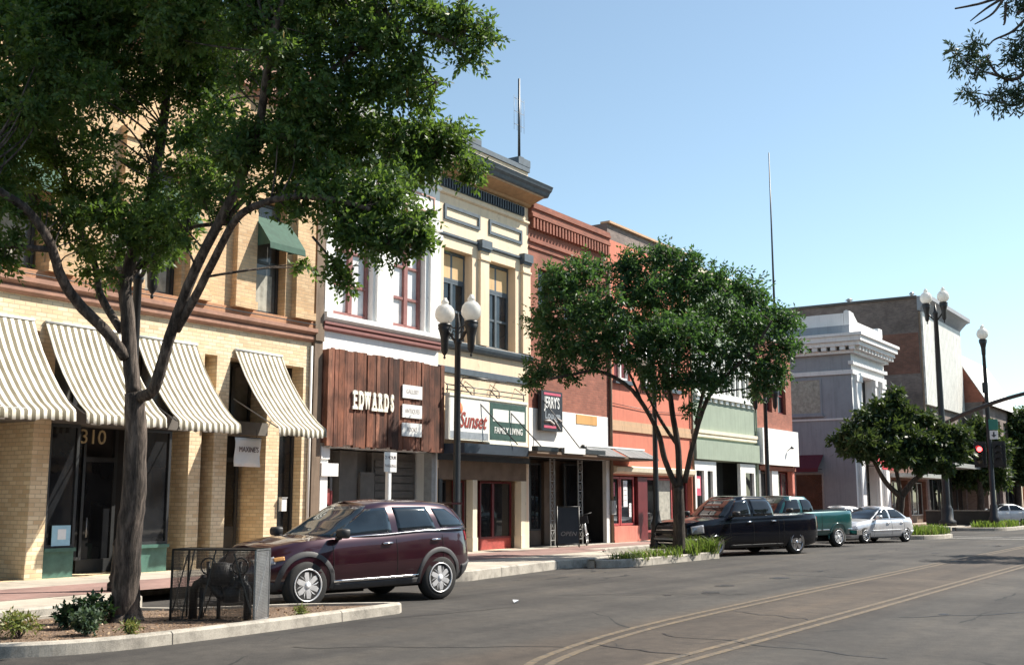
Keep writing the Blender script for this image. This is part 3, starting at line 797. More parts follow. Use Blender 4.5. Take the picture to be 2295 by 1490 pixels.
def f(mb):
    mb.box(FX - .95, FX - .88, 14.12, 14.2, .23, 3.19); mb.box(FX - .95, FX - .88, 14.92, 15.0, .23, 3.19); mb.box(FX - .95, FX - .88, 14.2, 14.92, 2.5, 2.6); mb.box(FX - .95, FX - .88, 14.2, 14.92, .23, .5)
dr = part('door', f, M['frame_dark'], b1)
part('pane', lambda mb: mb.box(FX - .93, FX - .91, 14.19, 14.93, .49, 2.52), M['glass_shop'], dr)
part('handle', lambda mb: mb.tube([(FX - .84, 14.3, .95), (FX - .84, 14.3, 1.35)], .015), M['galv'], dr)
shop(b1, 7.6, 10.3, FX - .9, .75, 3.19, M['frame_dark'], M['glass_shop'], M['green_tile'], capm=M['green_tile'], mull=(.33, .66))
shop(b1, 4.3, 6.9, FX - .9, .75, 3.19, M['frame_dark'], M['glass_shop'], M['green_tile'], mull=(.5,))
part('side_panel', lambda mb: mb.box(FX - .42, FX - .3, 16.53, 16.7, .23, 4.9), M['curtain'], b1)
shop(b1, 18.87, 19.58, FX - .3, .7, 3.9, M['frame_dark'], M['glass_shop'], M['brick_yellow'])
for a, b in ((12.85, 16.1), (17.27, 18.4)):
    window(b1, a, b, 3.52, 4.9, FX - .6, M['frame_dark'], M['curtain_pane'], mull=(.25, .5, .75) if b - a > 2 else (.5,), name='transom_window')
def f(mb):
    mb.box(FX - .8, FX - .74, 17.3, 17.38, .23, 3.18); mb.box(FX - .8, FX - .74, 18.2, 18.28, .23, 3.18); mb.box(FX - .8, FX - .74, 17.38, 18.2, 2.6, 2.7); mb.box(FX - .79, FX - .75, 17.38, 18.2, .23, 1.1)
dr = part('door', f, M['frame_dark'], b1)
part('pane', lambda mb: mb.box(FX - .78, FX - .765, 17.37, 18.21, 1.09, 2.61), M['glass_shop'], dr)
part('conduit', lambda mb: mb.tube([(FX + .05, 19.81, .22), (FX + .05, 19.81, 5.5)], .035), M['white_dirty'], b1)
# blue and white notice standing inside the first shop window
nb = part('window_notice', lambda mb: mb.box(FX - .045, FX - .03, 12.98, 13.38, .83, 1.22), M['paper_blue'], None)
tag(nb, 'pale blue notice propped in the shop window above green tile', 'notice')
mb = MB(); mb.box(FX - .028, FX - .024, 13.1, 13.28, .95, 1.15); mb.build('print', M['paper_white'], nb)
# gold number plate hanging in the shop entry
npl = tag(text_obj('number_plate', '310', .42, M['gold'], None, (FX - .5, 14.1, 2.98), extrude=.012), 'gold house number hanging below the second striped awning', 'number')
# striped awnings
AW = [(0.0, 5.12), (.14, 4.86), (.36, 4.5), (.66, 4.1), (.98, 3.74), (1.26, 3.48), (1.47, 3.34), (1.5, 3.3), (1.51, 3.13)]
def awning(y0, y1, label, zoff=0.0, outk=1.0):
    t = thing('shop_awning', label, 'awning', (FX, (y0 + y1) / 2, 5.1), group='striped awnings on the yellow brick building')
    mb = MB(); P = []
    ny = 31; ra = random.Random(int(y0 * 100)); ph = [ra.uniform(0, 6.28) for _ in range(4)]; sg_ = ra.uniform(.03, .07)
    for k, (q, z) in enumerate(AW):
        row = []
        for j in range(ny):
            y = y0 + (y1 - y0) * j / (ny - 1)
            u_ = j / (ny - 1)
            sag = -sg_ * math.sin(PI * u_) * math.sin(PI * k / 9) - .012 * math.sin(9 * u_ + ph[0] + k * .3) * (k > 0) - .008 * math.sin(23 * u_ + ph[1] - k * .5) * (k > 1)
            wav = 0.012 * math.sin(j * 2.1 + k) if k == 8 else 0
            row.append((FX + .03 + q * outk + wav, y, z + zoff + sag + (0.014 * math.sin(j * 1.9 + ph[2]) if k == 8 else 0)))
        P.append(row)
    mb.grid(P, smooth=True, thick=(-0.008, 0, -0.006))
    mb.build('canvas', M['awning_stripe'], t)
    mb = MB()
    for y in (y0 + .02, y1 - .02):
        mb.tube([(FX + .02, y, 4.0), (FX + 1.45 * outk, y, 3.3 + zoff)], .014, n=6)
    mb.tube([(FX + 1.47 * outk, y0 + .01, 3.3 + zoff), (FX + 1.47 * outk, y1 - .01, 3.3 + zoff)], .016, n=6)
    mb.build('frame', M['frame_grey'], t)
    mb = MB()
    mb.tube([(FX + .03, y0, 5.14 + zoff), (FX + .03, y1, 5.14 + zoff)], .03, n=8); mb.build('roller', M['white_dirty'], t)
awning(8.9, 12.28, 'widest striped awning, at the left end over the first pier')
awning(12.52, 14.35, 'striped awning above the window with the pale blue notice', outk=.97)
awning(14.6, 16.25, 'striped awning between the tree trunk and the white hanging banner', -.02)
awning(17.35, 18.84, 'striped awning above the white banner, beside the wooden board front', 0.0)
# hanging banner
t = thing('hanging_banner', 'white cloth banner hanging in the doorway left of the parked SUV', 'banner', (-19.0, 17.45, 2.8))
mb = MB(); P = [[(-19.0 + .02 * math.sin(j * .9 + i), 17.07 + .77 * j / 8, 3.1 - .65 * i / 6) for j in range(9)] for i in range(7)]
mb.grid(P, thick=(-.006, 0, 0)); mb.build('cloth', M['sign_white'], t)
text_obj('lettering', "MAXINE'S", .17, M['letter_dark'], t, (-18.965, 17.46, 2.83), extrude=.004, sx=.8)
mb = MB(); mb.tube([(-19.0, 17.05, 3.11), (-19.0, 17.86, 3.11)], .012, n=6); mb.tube([(-19.0, 17.2, 3.11), (-19.0, 17.2, 3.3)], .006, n=5); mb.tube([(-19.0, 17.7, 3.11), (-19.0, 17.7, 3.3)], .006, n=5); mb.build('rail', M['frame_dark'], t)
mt = thing('mailbox', 'small white wall mailbox on the brick pier beside the shop door', 'mailbox', (FX, 18.98, 1.5))
part('box', lambda mb: mb.box(FX + .0, FX + .1, 18.9, 19.06, 1.45, 1.75), M['sign_white'], mt); part('lid', lambda mb: mb.box(FX, FX + .12, 18.89, 19.07, 1.75, 1.78), M['frame_grey'], mt)

# ---- 2: white two-storey front with a board-clad shop sign ----------------------------
b2 = thing('white_building', 'white painted two storey building with mauve windows over wooden boards', 'building', (FX, 22.5, 0))
W2 = ((20.58, 22.12), (22.94, 24.36))
def f(mb):
    h = [(a, b, 6.44, 8.95, .32) for a, b in W2] + [(20.22, 24.96, .22, 3.05, 1.1)]
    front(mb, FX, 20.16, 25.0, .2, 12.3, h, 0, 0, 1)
    hull(mb, FX, 20.16, 25.0, .2, 12.3, 20, 0, 2)
part('wall', f, [M['white_paint'], M['shop_dark'], M['roofing']], b2)
part('party_pier', lambda mb: (mb.box(FX - .3, FX + .1, 19.87, 20.15, .2, 9.8), mb.box(FX - .3, FX + .14, 19.86, 20.155, 5.65, 5.95)), M['brown_post'], b2)
for a, b in W2:
    window(b2, a + .02, b - .02, 6.46, 8.93, FX - .26, M['mauve'], M['blind_pane'], fw=.1, mull=(.52,), rails=(7.3, 8.2), sashw=.075, d=.1)
part('sill', lambda mb: moulding(mb, FX, 20.17, 25.0, [(.06, 6.18), (.16, 6.24), (.2, 6.28), (.2, 6.4), (.05, 6.43)]), M['white_paint'], b2)
part('belt_course', lambda mb: moulding(mb, FX, 20.17, 24.98, [(.04, 5.96), (.12, 6.0), (.12, 6.07), (.08, 6.09), (.15, 6.12), (.15, 6.178)]), M['mauve'], b2)
for a, b in ((20.2, 20.5), (22.2, 22.86), (24.5, 24.97)):
    part('pilaster', lambda mb: (mb.box(FX - .01, FX + .09, a, b, 6.44, 9.2), mb.box(FX - .01, FX + .15, a - .03, min(b + .03, 24.99), 9.2, 9.34), mb.box(FX - .01, FX + .13, a - .02, min(b + .02, 24.985), 9.46, 9.52)), M['white_paint'], b2)
def f(mb):
    for ya, yb in ((20.45, 22.2), (22.85, 24.7)):
        for z in (9.93, 10.4): mb.box(FX - .005, FX + .03, ya, yb, z, z + .05)
        for y in (ya - .05, yb): mb.box(FX - .005, FX + .032, y, y + .05, 9.93, 10.45)
part('panel_moulding', f, M['pink_line'], b2)
def f(mb):
    moulding(mb, FX, 20.17, 25.0, [(.03, 10.7), (.09, 10.74), (.09, 10.8)])
    moulding(mb, FX, 20.17, 24.99, [(.05, 11.25), (.2, 11.4), (.6, 11.55), (.75, 11.62), (.8, 11.75), (.86, 11.9)])
part('cornice', f, M['white_paint'], b2)
def f(mb):
    r_ = random.Random(8); y = 20.2
    mb.box(FX + .003, FX + .2, 20.21, 24.96, 3.12, 5.46)
    while y < 24.95:
        w_ = min(r_.choice((.1, .14, .18, .22, .26, .3)), 24.97 - y); o = r_.uniform(.245, .282)
        mb.box(FX + .18, FX + o, y + .006, y + w_ - .006, 3.05 + r_.uniform(-.03, .05), 5.48 + r_.uniform(-.02, .03)); y += w_
bd = part('board_cladding', f, M['old_planks'], b2)
pcs = []
for i, ch in enumerate('EDWARDS'):
    yc = 21.16 + i * .24 + (.03 if i > 2 else 0)
    o = text_obj('l', ch, .6, M['sign_cream'], None, (FX + .3, yc, 4.24), extrude=.02, bold=.024, sx=.42 if ch != 'W' else .34)
    pcs.append(o); m2 = MB()
    tops = {'E': (-.09, .09), 'D': (-.1, .05), 'W': (-.12, .12), 'R': (-.1, .05), 'A': (-.05, .05)}.get(ch); bots = {'E': (-.09, .1), 'D': (-.1, .05), 'A': (-.11, .11), 'R': (-.1, .11)}.get(ch)
    if tops: m2.box(FX + .282, FX + .318, yc + tops[0], yc + tops[1], 4.39, 4.47)
    if bots: m2.box(FX + .283, FX + .319, yc + bots[0], yc + bots[1], 4.01, 4.09)
    if m2.v: pcs.append(m2.build('l', M['sign_cream'], None))
join_meshes(pcs, 'lettering', bd)
# shop front under the boards
def f(mb):
    mb.box(FX - 1.0, FX - .9, 20.3, 24.9, .23, 3.02)
    mb.box(FX - .88, FX - .6, 21.62, 22.3, .23, 3.0); mb.box(FX - .88, FX - .7, 23.0, 24.86, .23, 3.0)
part('shop_front', f, M['shop_grey'], b2)
def f(mb):
    for a in (20.95, 21.5): mb.box(FX - .86, FX - .8, a, a + .07, .23, 2.5)
    mb.box(FX - .86, FX - .8, 21.02, 21.5, 2.42, 2.5); mb.box(FX - .86, FX - .8, 21.02, 21.5, .23, .45)
dr = part('door', f, M['frame_grey'], b2); part('pane', lambda mb: mb.box(FX - .85, FX - .83, 21.01, 21.51, .44, 2.43), M['glass_shop'], dr)
dr = part('door', lambda mb: mb.box(FX - .6, FX - .52, 22.35, 22.92, .23, 2.45), M['shop_grey'], b2); part('handle', lambda mb: mb.box(FX - .52, FX - .47, 22.42, 22.46, 1.1, 1.25), M['galv'], dr)
def f(mb):
    for k in range(12): mb.box(FX - .69, FX - .66, 23.1, 24.7, .3 + k * .21, .48 + k * .21)
part('roller_shutter', f, M['shop_grey'], b2)
part('post', lambda mb: (mb.box(FX - .12, FX + .06, 20.22, 20.48, .22, 3.03), mb.box(FX - .02, FX + .12, 20.2, 20.8, 2.3, 2.62), mb.box(FX - .02, FX + .1, 20.2, 20.5, 2.72, 3.02)), M['white_paint'], b2)
part('post', lambda mb: mb.box(FX - .3, FX - .02, 24.78, 24.98, .22, 3.02), M['frame_grey'], b2)
part('window_figure', lambda mb: (mb.box(FX - .5, FX - .4, 20.86, 21.06, 1.6, 2.0), mb.box(FX - .5, FX - .42, 21.12, 21.18, 1.2, 1.95)), M['red_trim'], b2)
for i, (s, z, m_, lb) in enumerate((('GALLERY', 4.63, 'letter_grey', 'top white board of three on the wooden cladding, reading GALLERY'), ('ANTIQUES', 4.1, 'letter_grey', 'middle white board of three on the wooden cladding, reading ANTIQUES'), ('BOOKS', 3.6, 'letter_grey', 'lowest white board of three on the wooden cladding, reading BOOKS'))):
    t = thing('shop_sign', lb, 'sign', (FX + .3, 23.48, z), group='white boards on the wooden cladding')
    part('board', lambda mb: mb.box(FX + .283, FX + .31, 23.06, 23.9, z - .18, z + .18), M['sign_white'], t)
    text_obj('lettering', s, .17, M[m_], t, (FX + .313, 23.48, z), extrude=.002, sx=.78)

# ---- 3: cream building with slate-blue trim -------------------------------------------
b3 = thing('cream_building', 'cream two storey building with slate blue trim and deep cornice', 'building', (FX, 27.4, 0))
W3 = ((25.22, 26.64), (27.5, 29.0))
def f(mb):
    h = [(a, b, 6.36, 9.1, .42) for a, b in W3] + [(25.04, 29.62, .22, 2.62, 1.2)]
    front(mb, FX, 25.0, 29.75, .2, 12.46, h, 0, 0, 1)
    hull(mb, FX, 25.0, 29.75, .2, 12.46, 21, 0, 2)
part('wall', f, [M['cream'], M['shop_dark'], M['roofing']], b3)
part('coping', lambda mb: (mb.box(FX - .35, FX + .06, 25.0, 29.78, 12.462, 12.62), mb.box(FX - .36, FX + .07, 29.1, 29.8, 12.62, 12.86), mb.box(FX - .36, FX + .07, 25.2, 27.0, 12.62, 12.8)), M['slate_blue'], b3)
def f(mb):
    moulding(mb, FX, 25.0, 30.0, [(.62, 11.56), (.66, 11.6), (.7, 11.68), (.78, 11.75), (.8, 11.8), (.84, 11.88), (.8, 11.91)], 0)
    moulding(mb, FX, 25.0, 29.78, [(.05, 11.25), (.1, 11.28), (.14, 11.34), (.6, 11.5), (.6, 11.558)], 1)
part('cornice', f, [M['slate_blue'], M['soffit_brown']], b3)
def f(mb):
    mb.box(FX - .01, FX + .03, 25.06, 29.45, 10.9, 11.22, 1)
    cornice_brackets(mb, FX + .03, 25.12, 29.4, .13, .06, .05, 10.92, 11.2, 0)
part('frieze', f, [M['navy'], M['slate_blue']], b3)
part('frieze_moulding', lambda mb: moulding(mb, FX, 25.0, 29.76, [(.02, 10.68), (.07, 10.72), (.07, 10.78)]), M['cream'], b3)
for ya, yb in ((25.2, 27.0), (27.5, 29.35)):
    def f(mb):
        for z in (9.93, 10.3): mb.box(FX - .005, FX + .045, ya + .09, yb - .09, z, z + .1)
        for y in (ya, yb - .09): mb.box(FX - .005, FX + .047, y, y + .09, 9.93, 10.4)
    part('panel_moulding', f, M['slate_blue'], b3)
def f(mb):
    for a, b in ((25.0, 27.0), (27.45, 29.3)): moulding(mb, FX, a, b, [(.02, 9.42), (.07, 9.46), (.07, 9.52), (.03, 9.54)], 0)
part('string_course', f, M['slate_blue'], b3)
for a, b in ((26.95, 27.4), (29.3, 29.74)):
    p = part('pilaster', lambda mb: (mb.box(FX - .01, FX + .1, a, b, 6.36, 9.28), mb.box(FX - .01, FX + .14, a - .03, min(b + .03, 29.76), 9.0, 9.06)), M['cream'], b3)
    part('capital', lambda mb: (mb.box(FX - .01, FX + .2, a - .06, b + .03, 9.36, 9.62), mb.box(FX - .01, FX + .15, a - .03, b + .02, 9.282, 9.36)), M['slate_blue'], p)
for a, b in W3:
    w_ = window(b3, a + .02, b - .02, 6.38, 8.2, FX - .34, M['slate_blue'], M['glass_win'], fw=.08, mull=(.52,), rails=(7.3,), sashw=.05)
    bw = part('boarded_transom', lambda mb: (mb.box(FX - .33, FX - .28, a + .1, (a + b) / 2 - .03, 8.27, 8.98), mb.box(FX - .33, FX - .28, (a + b) / 2 + .07, b - .1, 8.27, 8.98)), M['tan_board'], b3)
    part('frame', lambda mb: (mb.box(FX - .36, FX - .28, a + .02, a + .1, 8.2, 9.08), mb.box(FX - .36, FX - .28, b - .1, b - .02, 8.2, 9.08), mb.box(FX - .36, FX - .28, (a + b) / 2 - .03, (a + b) / 2 + .07, 8.2, 9.0), mb.box(FX - .36, FX - .27, a + .1, b - .1, 9.0, 9.08), mb.box(FX - .36, FX - .275, a + .1, b - .1, 8.2, 8.27)), M['slate_blue'], bw)
part('sill', lambda mb: moulding(mb, FX, 25.0, 29.8, [(.03, 6.08), (.12, 6.12), (.16, 6.2), (.18, 6.28), (.05, 6.34)]), M['slate_blue'], b3)
part('belt_course', lambda mb: moulding(mb, FX, 25.0, 29.6, [(.02, 5.36), (.06, 5.38), (.06, 5.55), (.02, 5.57)]), M['slate_blue'], b3)
part('ledge', lambda mb: (mb.box(FX - .01, FX + .95, 25.02, 28.3, 3.02, 3.3), mb.box(FX - .01, FX + .1, 25.02, 29.7, 2.85, 3.018)), M['navy'], b3)  # made extra deep to cast more shade on the shop wall below
part('shop_wall', lambda mb: (mb.box(FX - .12, FX + .012, 25.06, 29.6, 2.3, 2.845), mb.box(FX - 1.1, FX - .95, 25.1, 29.58, .23, 2.6)), M['shop_brown'], b3)  # upper part of the brown band paints in the shade under the ledge
for a, b, m_ in ((26.68, 26.9, 'cream_pale'), (29.26, 29.56, 'cream_pale'), (25.06, 25.2, 'frame_dark')):
    part('post', lambda mb: (mb.box(FX - .2, FX + .04, a, b, .22, 2.3), mb.box(FX - .21, FX + .06, a - .02, b + .02, .22, .62)), M[m_], b3)
shop(b3, 25.3, 26.0, FX - .5, .6, 2.28, M['frame_dark'], M['glass_shop'], M['maroon'])
shop(b3, 26.1, 26.64, FX - .3, .6, 2.28, M['maroon'], M['curtain_pane'], M['maroon'])
shop(b3, 27.5, 29.2, FX - .35, .55, 2.28, M['maroon'], M['glass_shop'], M['red_brickwork'], mull=(.4,))
def f(mb):
    for a in (26.95, 27.42): mb.box(FX - .9, FX - .84, a, a + .06, .23, 2.28)
    mb.box(FX - .9, FX - .84, 27.01, 27.42, 2.2, 2.28)
dr = part('door', f, M['frame_grey'], b3); part('pane', lambda mb: mb.box(FX - .885, FX - .87, 27.0, 27.43, .24, 2.21), M['glass_win'], dr)
# sign box above the cream shop
t = thing('box_sign', 'long box sign, half white with red script and half green, on cream wall', 'sign', (FX + .35, 26.8, 4.0))
part('cabinet', lambda mb: (mb.box(FX + .28, FX + .42, 24.98, 29.02, 3.42, 4.66), mb.box(FX + .26, FX + .46, 24.96, 29.04, 4.66, 4.74), mb.box(FX + .26, FX + .45, 26.95, 29.04, 3.36, 3.42)), M['sign_cream'], t)
X = FX + .425
def f(mb):
    mb.box(X - .01, X + .006, 27.0, 28.95, 3.5, 4.6, 0); mb.box(X, X + .012, 27.14, 27.98, 4.05, 4.42, 1); mb.box(X, X + .012, 28.06, 28.86, 4.05, 4.42, 1)
part('green_panel', f, [M['sign_green'], M['sign_white']], t)
text_obj('lettering', 'FAMILY LIVING', .27, M['sign_white'], t, (X + .012, 27.98, 3.78), extrude=.006, sx=.86, bold=.004)
part('white_panel', lambda mb: mb.box(X - .01, X + .006, 25.02, 26.94, 3.46, 4.62), M['sign_white'], t)
mb = MB(); mb.lathe([(.19, .0), (.19, .014)], (X + .004, 25.42, 4.32), n=24, axis='x'); mb.build('sun_disc', M['sign_orange'], t)
text_obj('script', 'Sunset', .62, M['sign_red'], t, (X + .014, 26.1, 3.98), extrude=.006, sx=.8, bold=.012, shear=.35)
part('painted_shade', lambda mb: mb.box(X + .0, X + .008, 25.04, 26.9, 3.47, 3.66), M['sign_grey'], t)  # grey strip painting in the shadow along the foot of the sign
def f(mb):
    for z in (4.84, 4.98): mb.tube([(FX + .34, 24.95, z), (FX + .34, 29.0, z)], .02, n=6)
    for y in (25.0, 26.3, 27.6, 28.95): mb.tube([(FX + .34, y, 4.74), (FX + .34, y, 5.0)], .018, n=6); mb.tube([(FX + .34, y, 4.98), (FX, y, 5.2)], .012, n=6)
    mb.tube([(FX + .3, 26.1, 5.28), (FX + .3, 28.0, 5.3)], .03, n=6); mb.tube([(FX, 26.2, 5.28), (FX + .3, 26.2, 5.28)], .02, n=6); mb.tube([(FX, 27.9, 5.3), (FX + .3, 27.9, 5.3)], .02, n=6)
part('hanger_rail', f, M['frame_dark'], t)
# roof aerial
t = thing('television_aerial', 'thin roof aerial on the cream building', 'aerial', (-19.7, 29.6, 12.9))
part('mast', lambda mb: mb.tube([(-19.7, 29.6, 12.5), (-19.7, 29.6, 15.75)], [.05, .035], n=8), M['frame_dark'], t)
def f(mb):
    for z in (15.0, 14.55, 14.1):
        mb.tube([(-19.7, 29.3, z), (-19.7, 29.9, z)], .008, n=5)
    for y in (29.3, 29.48, 29.72, 29.9): mb.tube([(-19.7, y, 13.9), (-19.7, y, 15.1)], .006, n=5)
part('element', f, M['frame_grey'], t)
part('foot', lambda mb: mb.box(-19.82, -19.58, 29.48, 29.72, 12.87, 13.0), M['slate_blue'], t)

# ---- 4: red brick with a corbelled parapet --------------------------------------------
b4 = thing('red_brick_building', 'red brick building with corbelled parapet and white painted shop band', 'building', (FX, 32.4, 0))
W4 = ((30.35, 31.25), (32.0, 32.9), (33.65, 34.55))
def f(mb):
    h = [(a, b, 7.75, 9.35, .3) for a, b in W4] + [(29.78, 35.0, .22, 3.1, 1.3)]
    front(mb, FX, 29.75, 35.08, 3.39, 11.45, h[:3], 0, 0, 1)
    front(mb, FX, 29.75, 35.08, .2, 3.39, h[3:], 3, 1, 1)
    hull(mb, FX, 29.75, 35.08, .2, 11.45, 22, 0, 2)
part('wall', f, [M['brick_red'], M['shop_dark'], M['roofing'], M['white_dirty']], b4)
def f(mb):
    moulding(mb, FX, 29.77, 35.06, [(.04, 10.94), (.18, 10.98), (.18, 11.08), (.14, 11.1), (.14, 11.24), (.2, 11.26), (.2, 11.34), (.16, 11.36), (.16, 11.47)])
    cornice_brackets(mb, FX, 29.9, 34.95, .2, .1, .16, 10.6, 10.945)
    moulding(mb, FX, 29.77, 35.06, [(.02, 10.14), (.07, 10.16), (.07, 10.24), (.03, 10.26)]); moulding(mb, FX, 29.77, 35.06, [(.02, 9.93), (.05, 9.94), (.05, 10.0)])
part('cornice', f, M['brick_red'], b4)
for a, b in W4:
    window(b4, a + .02, b - .02, 7.77, 9.33, FX - .24, M['frame_dark'], M['glass_win'], rails=(8.5,))
    part('sill', lambda mb: mb.box(FX - .02, FX + .12, a - .1, b + .1, 7.6, 7.745), M['brick_rust'], b4)
part('painted_band', lambda mb: mb.box(FX + .002, FX + .012, 29.77, 34.98, 3.12, 4.66), M['white_paint'], b4)
part('downpipe', lambda mb: mb.tube([(FX + .07, 35.1, .22), (FX + .07, 35.1, 10.4)], .055, n=8), M['brown_post'], b4)
tag(part('faded_panel', lambda mb: mb.box(FX + .013, FX + .03, 32.72, 34.15, 4.31, 4.63), M['ochre_patch'], None), 'small ochre rectangle of board on the white shop band', 'panel')
# shop front in the recess
part('shop_wall', lambda mb: (mb.box(FX - 1.25, FX - 1.15, 29.8, 34.98, .23, 3.08), mb.box(FX - 1.14, FX - .9, 32.1, 32.8, .23, 3.0), mb.box(FX - 1.14, FX - .9, 30.75, 31.05, .23, 3.0)), M['shop_brown'], b4)
def f(mb):
    for a in (29.95, 30.25, 30.6): mb.box(FX - .9, FX - .84, a, a + .06, .23, 3.0)
    mb.box(FX - .9, FX - .84, 29.95, 30.66, .23, .34); mb.box(FX - .9, FX - .84, 30.0, 30.6, 2.3, 2.36)
dr = part('door', f, M['frame_grey'], b4); part('pane', lambda mb: mb.box(FX - .88, FX - .865, 30.0, 30.62, .33, 2.98), M['glass_win'], dr); part('handle', lambda mb: mb.box(FX - .84, FX - .79, 30.3, 30.5, 1.18, 1.22), M['galv'], dr)
shop(b4, 31.35, 32.05, FX - 1.05, .7, 2.95, M['frame_dark'], M['glass_shop'], M['shop_brown'])
shop(b4, 33.3, 34.6, FX - .9, .6, 2.98, M['frame_dark'], M['glass_shop'])
for a, b in ((31.12, 31.42), (32.92, 33.22)):
    def f(mb):
        for y in (a, b - .035): mb.box(FX - .08, FX - .04, y, y + .035, .23, 3.08)
        k = 9
        for i in range(k):
            z = .4 + i * .32
            mb.box(FX - .075, FX - .045, a + .035, b - .035, z, z + .025)
            mb.tube([(FX - .06, a + .04, z + .03), (FX - .06, (a + b) / 2, z + .16), (FX - .06, a + .04, z + .3)], .01, n=4); mb.tube([(FX - .06, b - .04, z + .03), (FX - .06, (a + b) / 2, z + .16), (FX - .06, b - .04, z + .3)], .01, n=4)
    part('trellis_post', f, M['frame_grey'], b4)
part('post', lambda mb: mb.box(FX - .12, FX + .03, 34.76, 34.96, .22, 3.1), M['white_dirty'], b4)
# flat canopy hung on rods
t = thing('shop_canopy', 'flat weathered canopy hung on rods, from cream shop to coral front', 'canopy', (FX + .7, 32, 3.3), group=None)
part('deck', lambda mb: mb.box(FX + .015, FX + 1.2, 28.4, 36.6, 3.12, 3.2), M['shop_brown'], t)
def f(mb):
    mb.box(FX + 1.0, FX + 1.22, 28.4, 29.6, 3.2, 3.34); mb.box(FX + 1.0, FX + 1.22, 29.8, 32.6, 3.2, 3.34)
part('fascia', f, M['frame_dark'], t)
tag(part('fascia_panel', lambda mb: mb.box(FX + 1.225, FX + 1.26, 29.9, 31.2, 3.17, 3.36), M['sign_white'], t))
for a, b in ((32.1, 34.0), (34.3, 36.55)):
    part('metal_sheet', lambda mb: mb.grid([[(FX + .6, a, 3.5), (FX + .6, b, 3.5)], [(FX + 1.24, a, 3.18), (FX + 1.24, b, 3.18)]], smooth=False, thick=(-.02, 0, -.02)), M['corrugated'], t)
part('edge_flashing', lambda mb: mb.box(FX + .58, FX + .64, 32.1, 36.6, 3.5, 3.56), M['sign_white'], t)
for y0, z0, y1 in ((25.2, 5.3, 27.3), (27.0, 5.05, 28.6), (29.5, 5.3, 31.0)):
    part('tie_rod', lambda mb: mb.tube([(FX, y0 + .6, z0), (FX + 1.05, y1 - .35 + .6, 3.35)], .018, n=6), M['frame_dark'], t)
part('lamp_bracket', lambda mb: (mb.lathe([(.0, 3.2), (.12, 3.22), (.1, 3.32), (.03, 3.36)], (FX + .95, 31.6, .15), n=10), mb.tube([(FX + .95, 31.4, 3.3), (FX + .95, 31.8, 3.45)], .02, n=5)), M['frame_dark'], t)
# hanging lounge board
t = thing('lounge_sign', 'tall black board with white and pink lettering on red brick wall', 'sign', (FX + .1, 30.9, 4.6))
part('board', lambda mb: mb.box(FX + .06, FX + .2, 30.22, 31.52, 3.95, 5.26), M['sign_black'], t)
X = FX + .204
o1 = text_obj('l1', "JERRY'S", .52, M['sign_white'], None, (X, 30.86, 4.86), sx=.56, bold=.008)
o2 = text_obj('l2', 'Lounge', .34, M['sign_grey'], None, (X, 30.9, 4.45), sx=.95, bold=.008)
join_meshes([o1, o2], 'lettering', t)
part('pink_band', lambda mb: mb.box(X - .004, X + .006, 30.36, 31.4, 5.12, 5.2), M['sign_pink'], t)
part('pink_band', lambda mb: mb.box(X - .004, X + .006, 30.36, 31.1, 4.04, 4.12), M['sign_pink'], t)
part('glass_emblem', lambda mb: (mb.tube([(X, 30.4, 4.25), (X, 30.7, 4.28), (X, 30.95, 4.18)], .05, n=6), mb.tube([(X, 30.95, 4.35), (X, 31.35, 4.02)], .03, n=6), mb.tube([(X, 31.15, 4.38), (X, 31.42, 4.3)], .04, n=6)), M['letter_grey'], t)
part('bracket', lambda mb: (mb.box(FX - .0, FX + .06, 30.3, 30.36, 4.1, 5.1), mb.box(FX, FX + .06, 31.3, 31.36, 4.1, 5.1)), M['frame_dark'], t)

# ---- 5: coral render ------------------------------------------------------------------
b5 = thing('coral_building', 'coral rendered building with dark red shop front behind small tree', 'building', (FX, 38.6, 0))
W5 = ((35.5, 36.75), (37.6, 38.85), (39.7, 40.95))
def f(mb):
    h = [(a, b, 6.1, 8.7, .25) for a, b in W5] + [(35.2, 41.9, .22, 2.6, .5)]
    front(mb, FX, 35.12, 42.1, .2, 11.3, h, 0, 0, 1)
    hull(mb, FX, 35.12, 42.1, .2, 11.3, 22, 3, 2)
    mb.box(FX - 16, FX - .02, 35.15, 41.9, 11.3, 11.9, 3)
part('wall', f, [M['coral'], M['shop_dark'], M['roofing'], M['brick_grey']], b5)
part('parapet_cap', lambda mb: mb.box(FX - .3, FX + .1, 35.14, 42.0, 11.9, 11.98), M['beige_band'], b5)
for a, b in W5:
    window(b5, a + .02, b - .02, 6.12, 8.68, FX - .18, M['frame_white'], M['maroon'], fw=.09, mull=(.5,), rails=(7.4,), d=.1)
    part('sill', lambda mb: mb.box(FX - .02, FX + .14, a - .1, b + .1, 5.95, 6.095), M['slate_blue'], b5)
part('belt_course', lambda mb: (mb.box(FX - .01, FX + .06, 35.13, 42.08, 4.22, 4.42), mb.box(FX - .01, FX + .04, 35.13, 42.08, 4.42, 4.6)), M['beige_band'], b5)
part('lintel', lambda mb: moulding(mb, FX, 35.2, 41.9, [(.05, 2.66), (.22, 2.74), (.25, 2.9), (.1, 2.95)]), M['cream_pale'], b5)
part('shop_lining', lambda mb: (mb.box(FX - .45, FX - .4, 35.25, 41.85, .23, 2.58), mb.box(FX - .3, FX + .02, 37.2, 37.95, .23, 2.56)), M['maroon'], b5)
bk = part('bulkhead', lambda mb: (mb.box(FX - .3, FX + .12, 35.15, 37.1, .22, .78), mb.box(FX - .3, FX + .15, 35.13, 37.12, .22, .3)), M['coral_pink'], b5)
for a, b in ((35.25, 35.95), (36.0, 37.08)):
    window(b5, a, b, .8, 2.56, FX - .15, M['red_trim'], M['glass_shop'], fw=.08, name='shop_window')
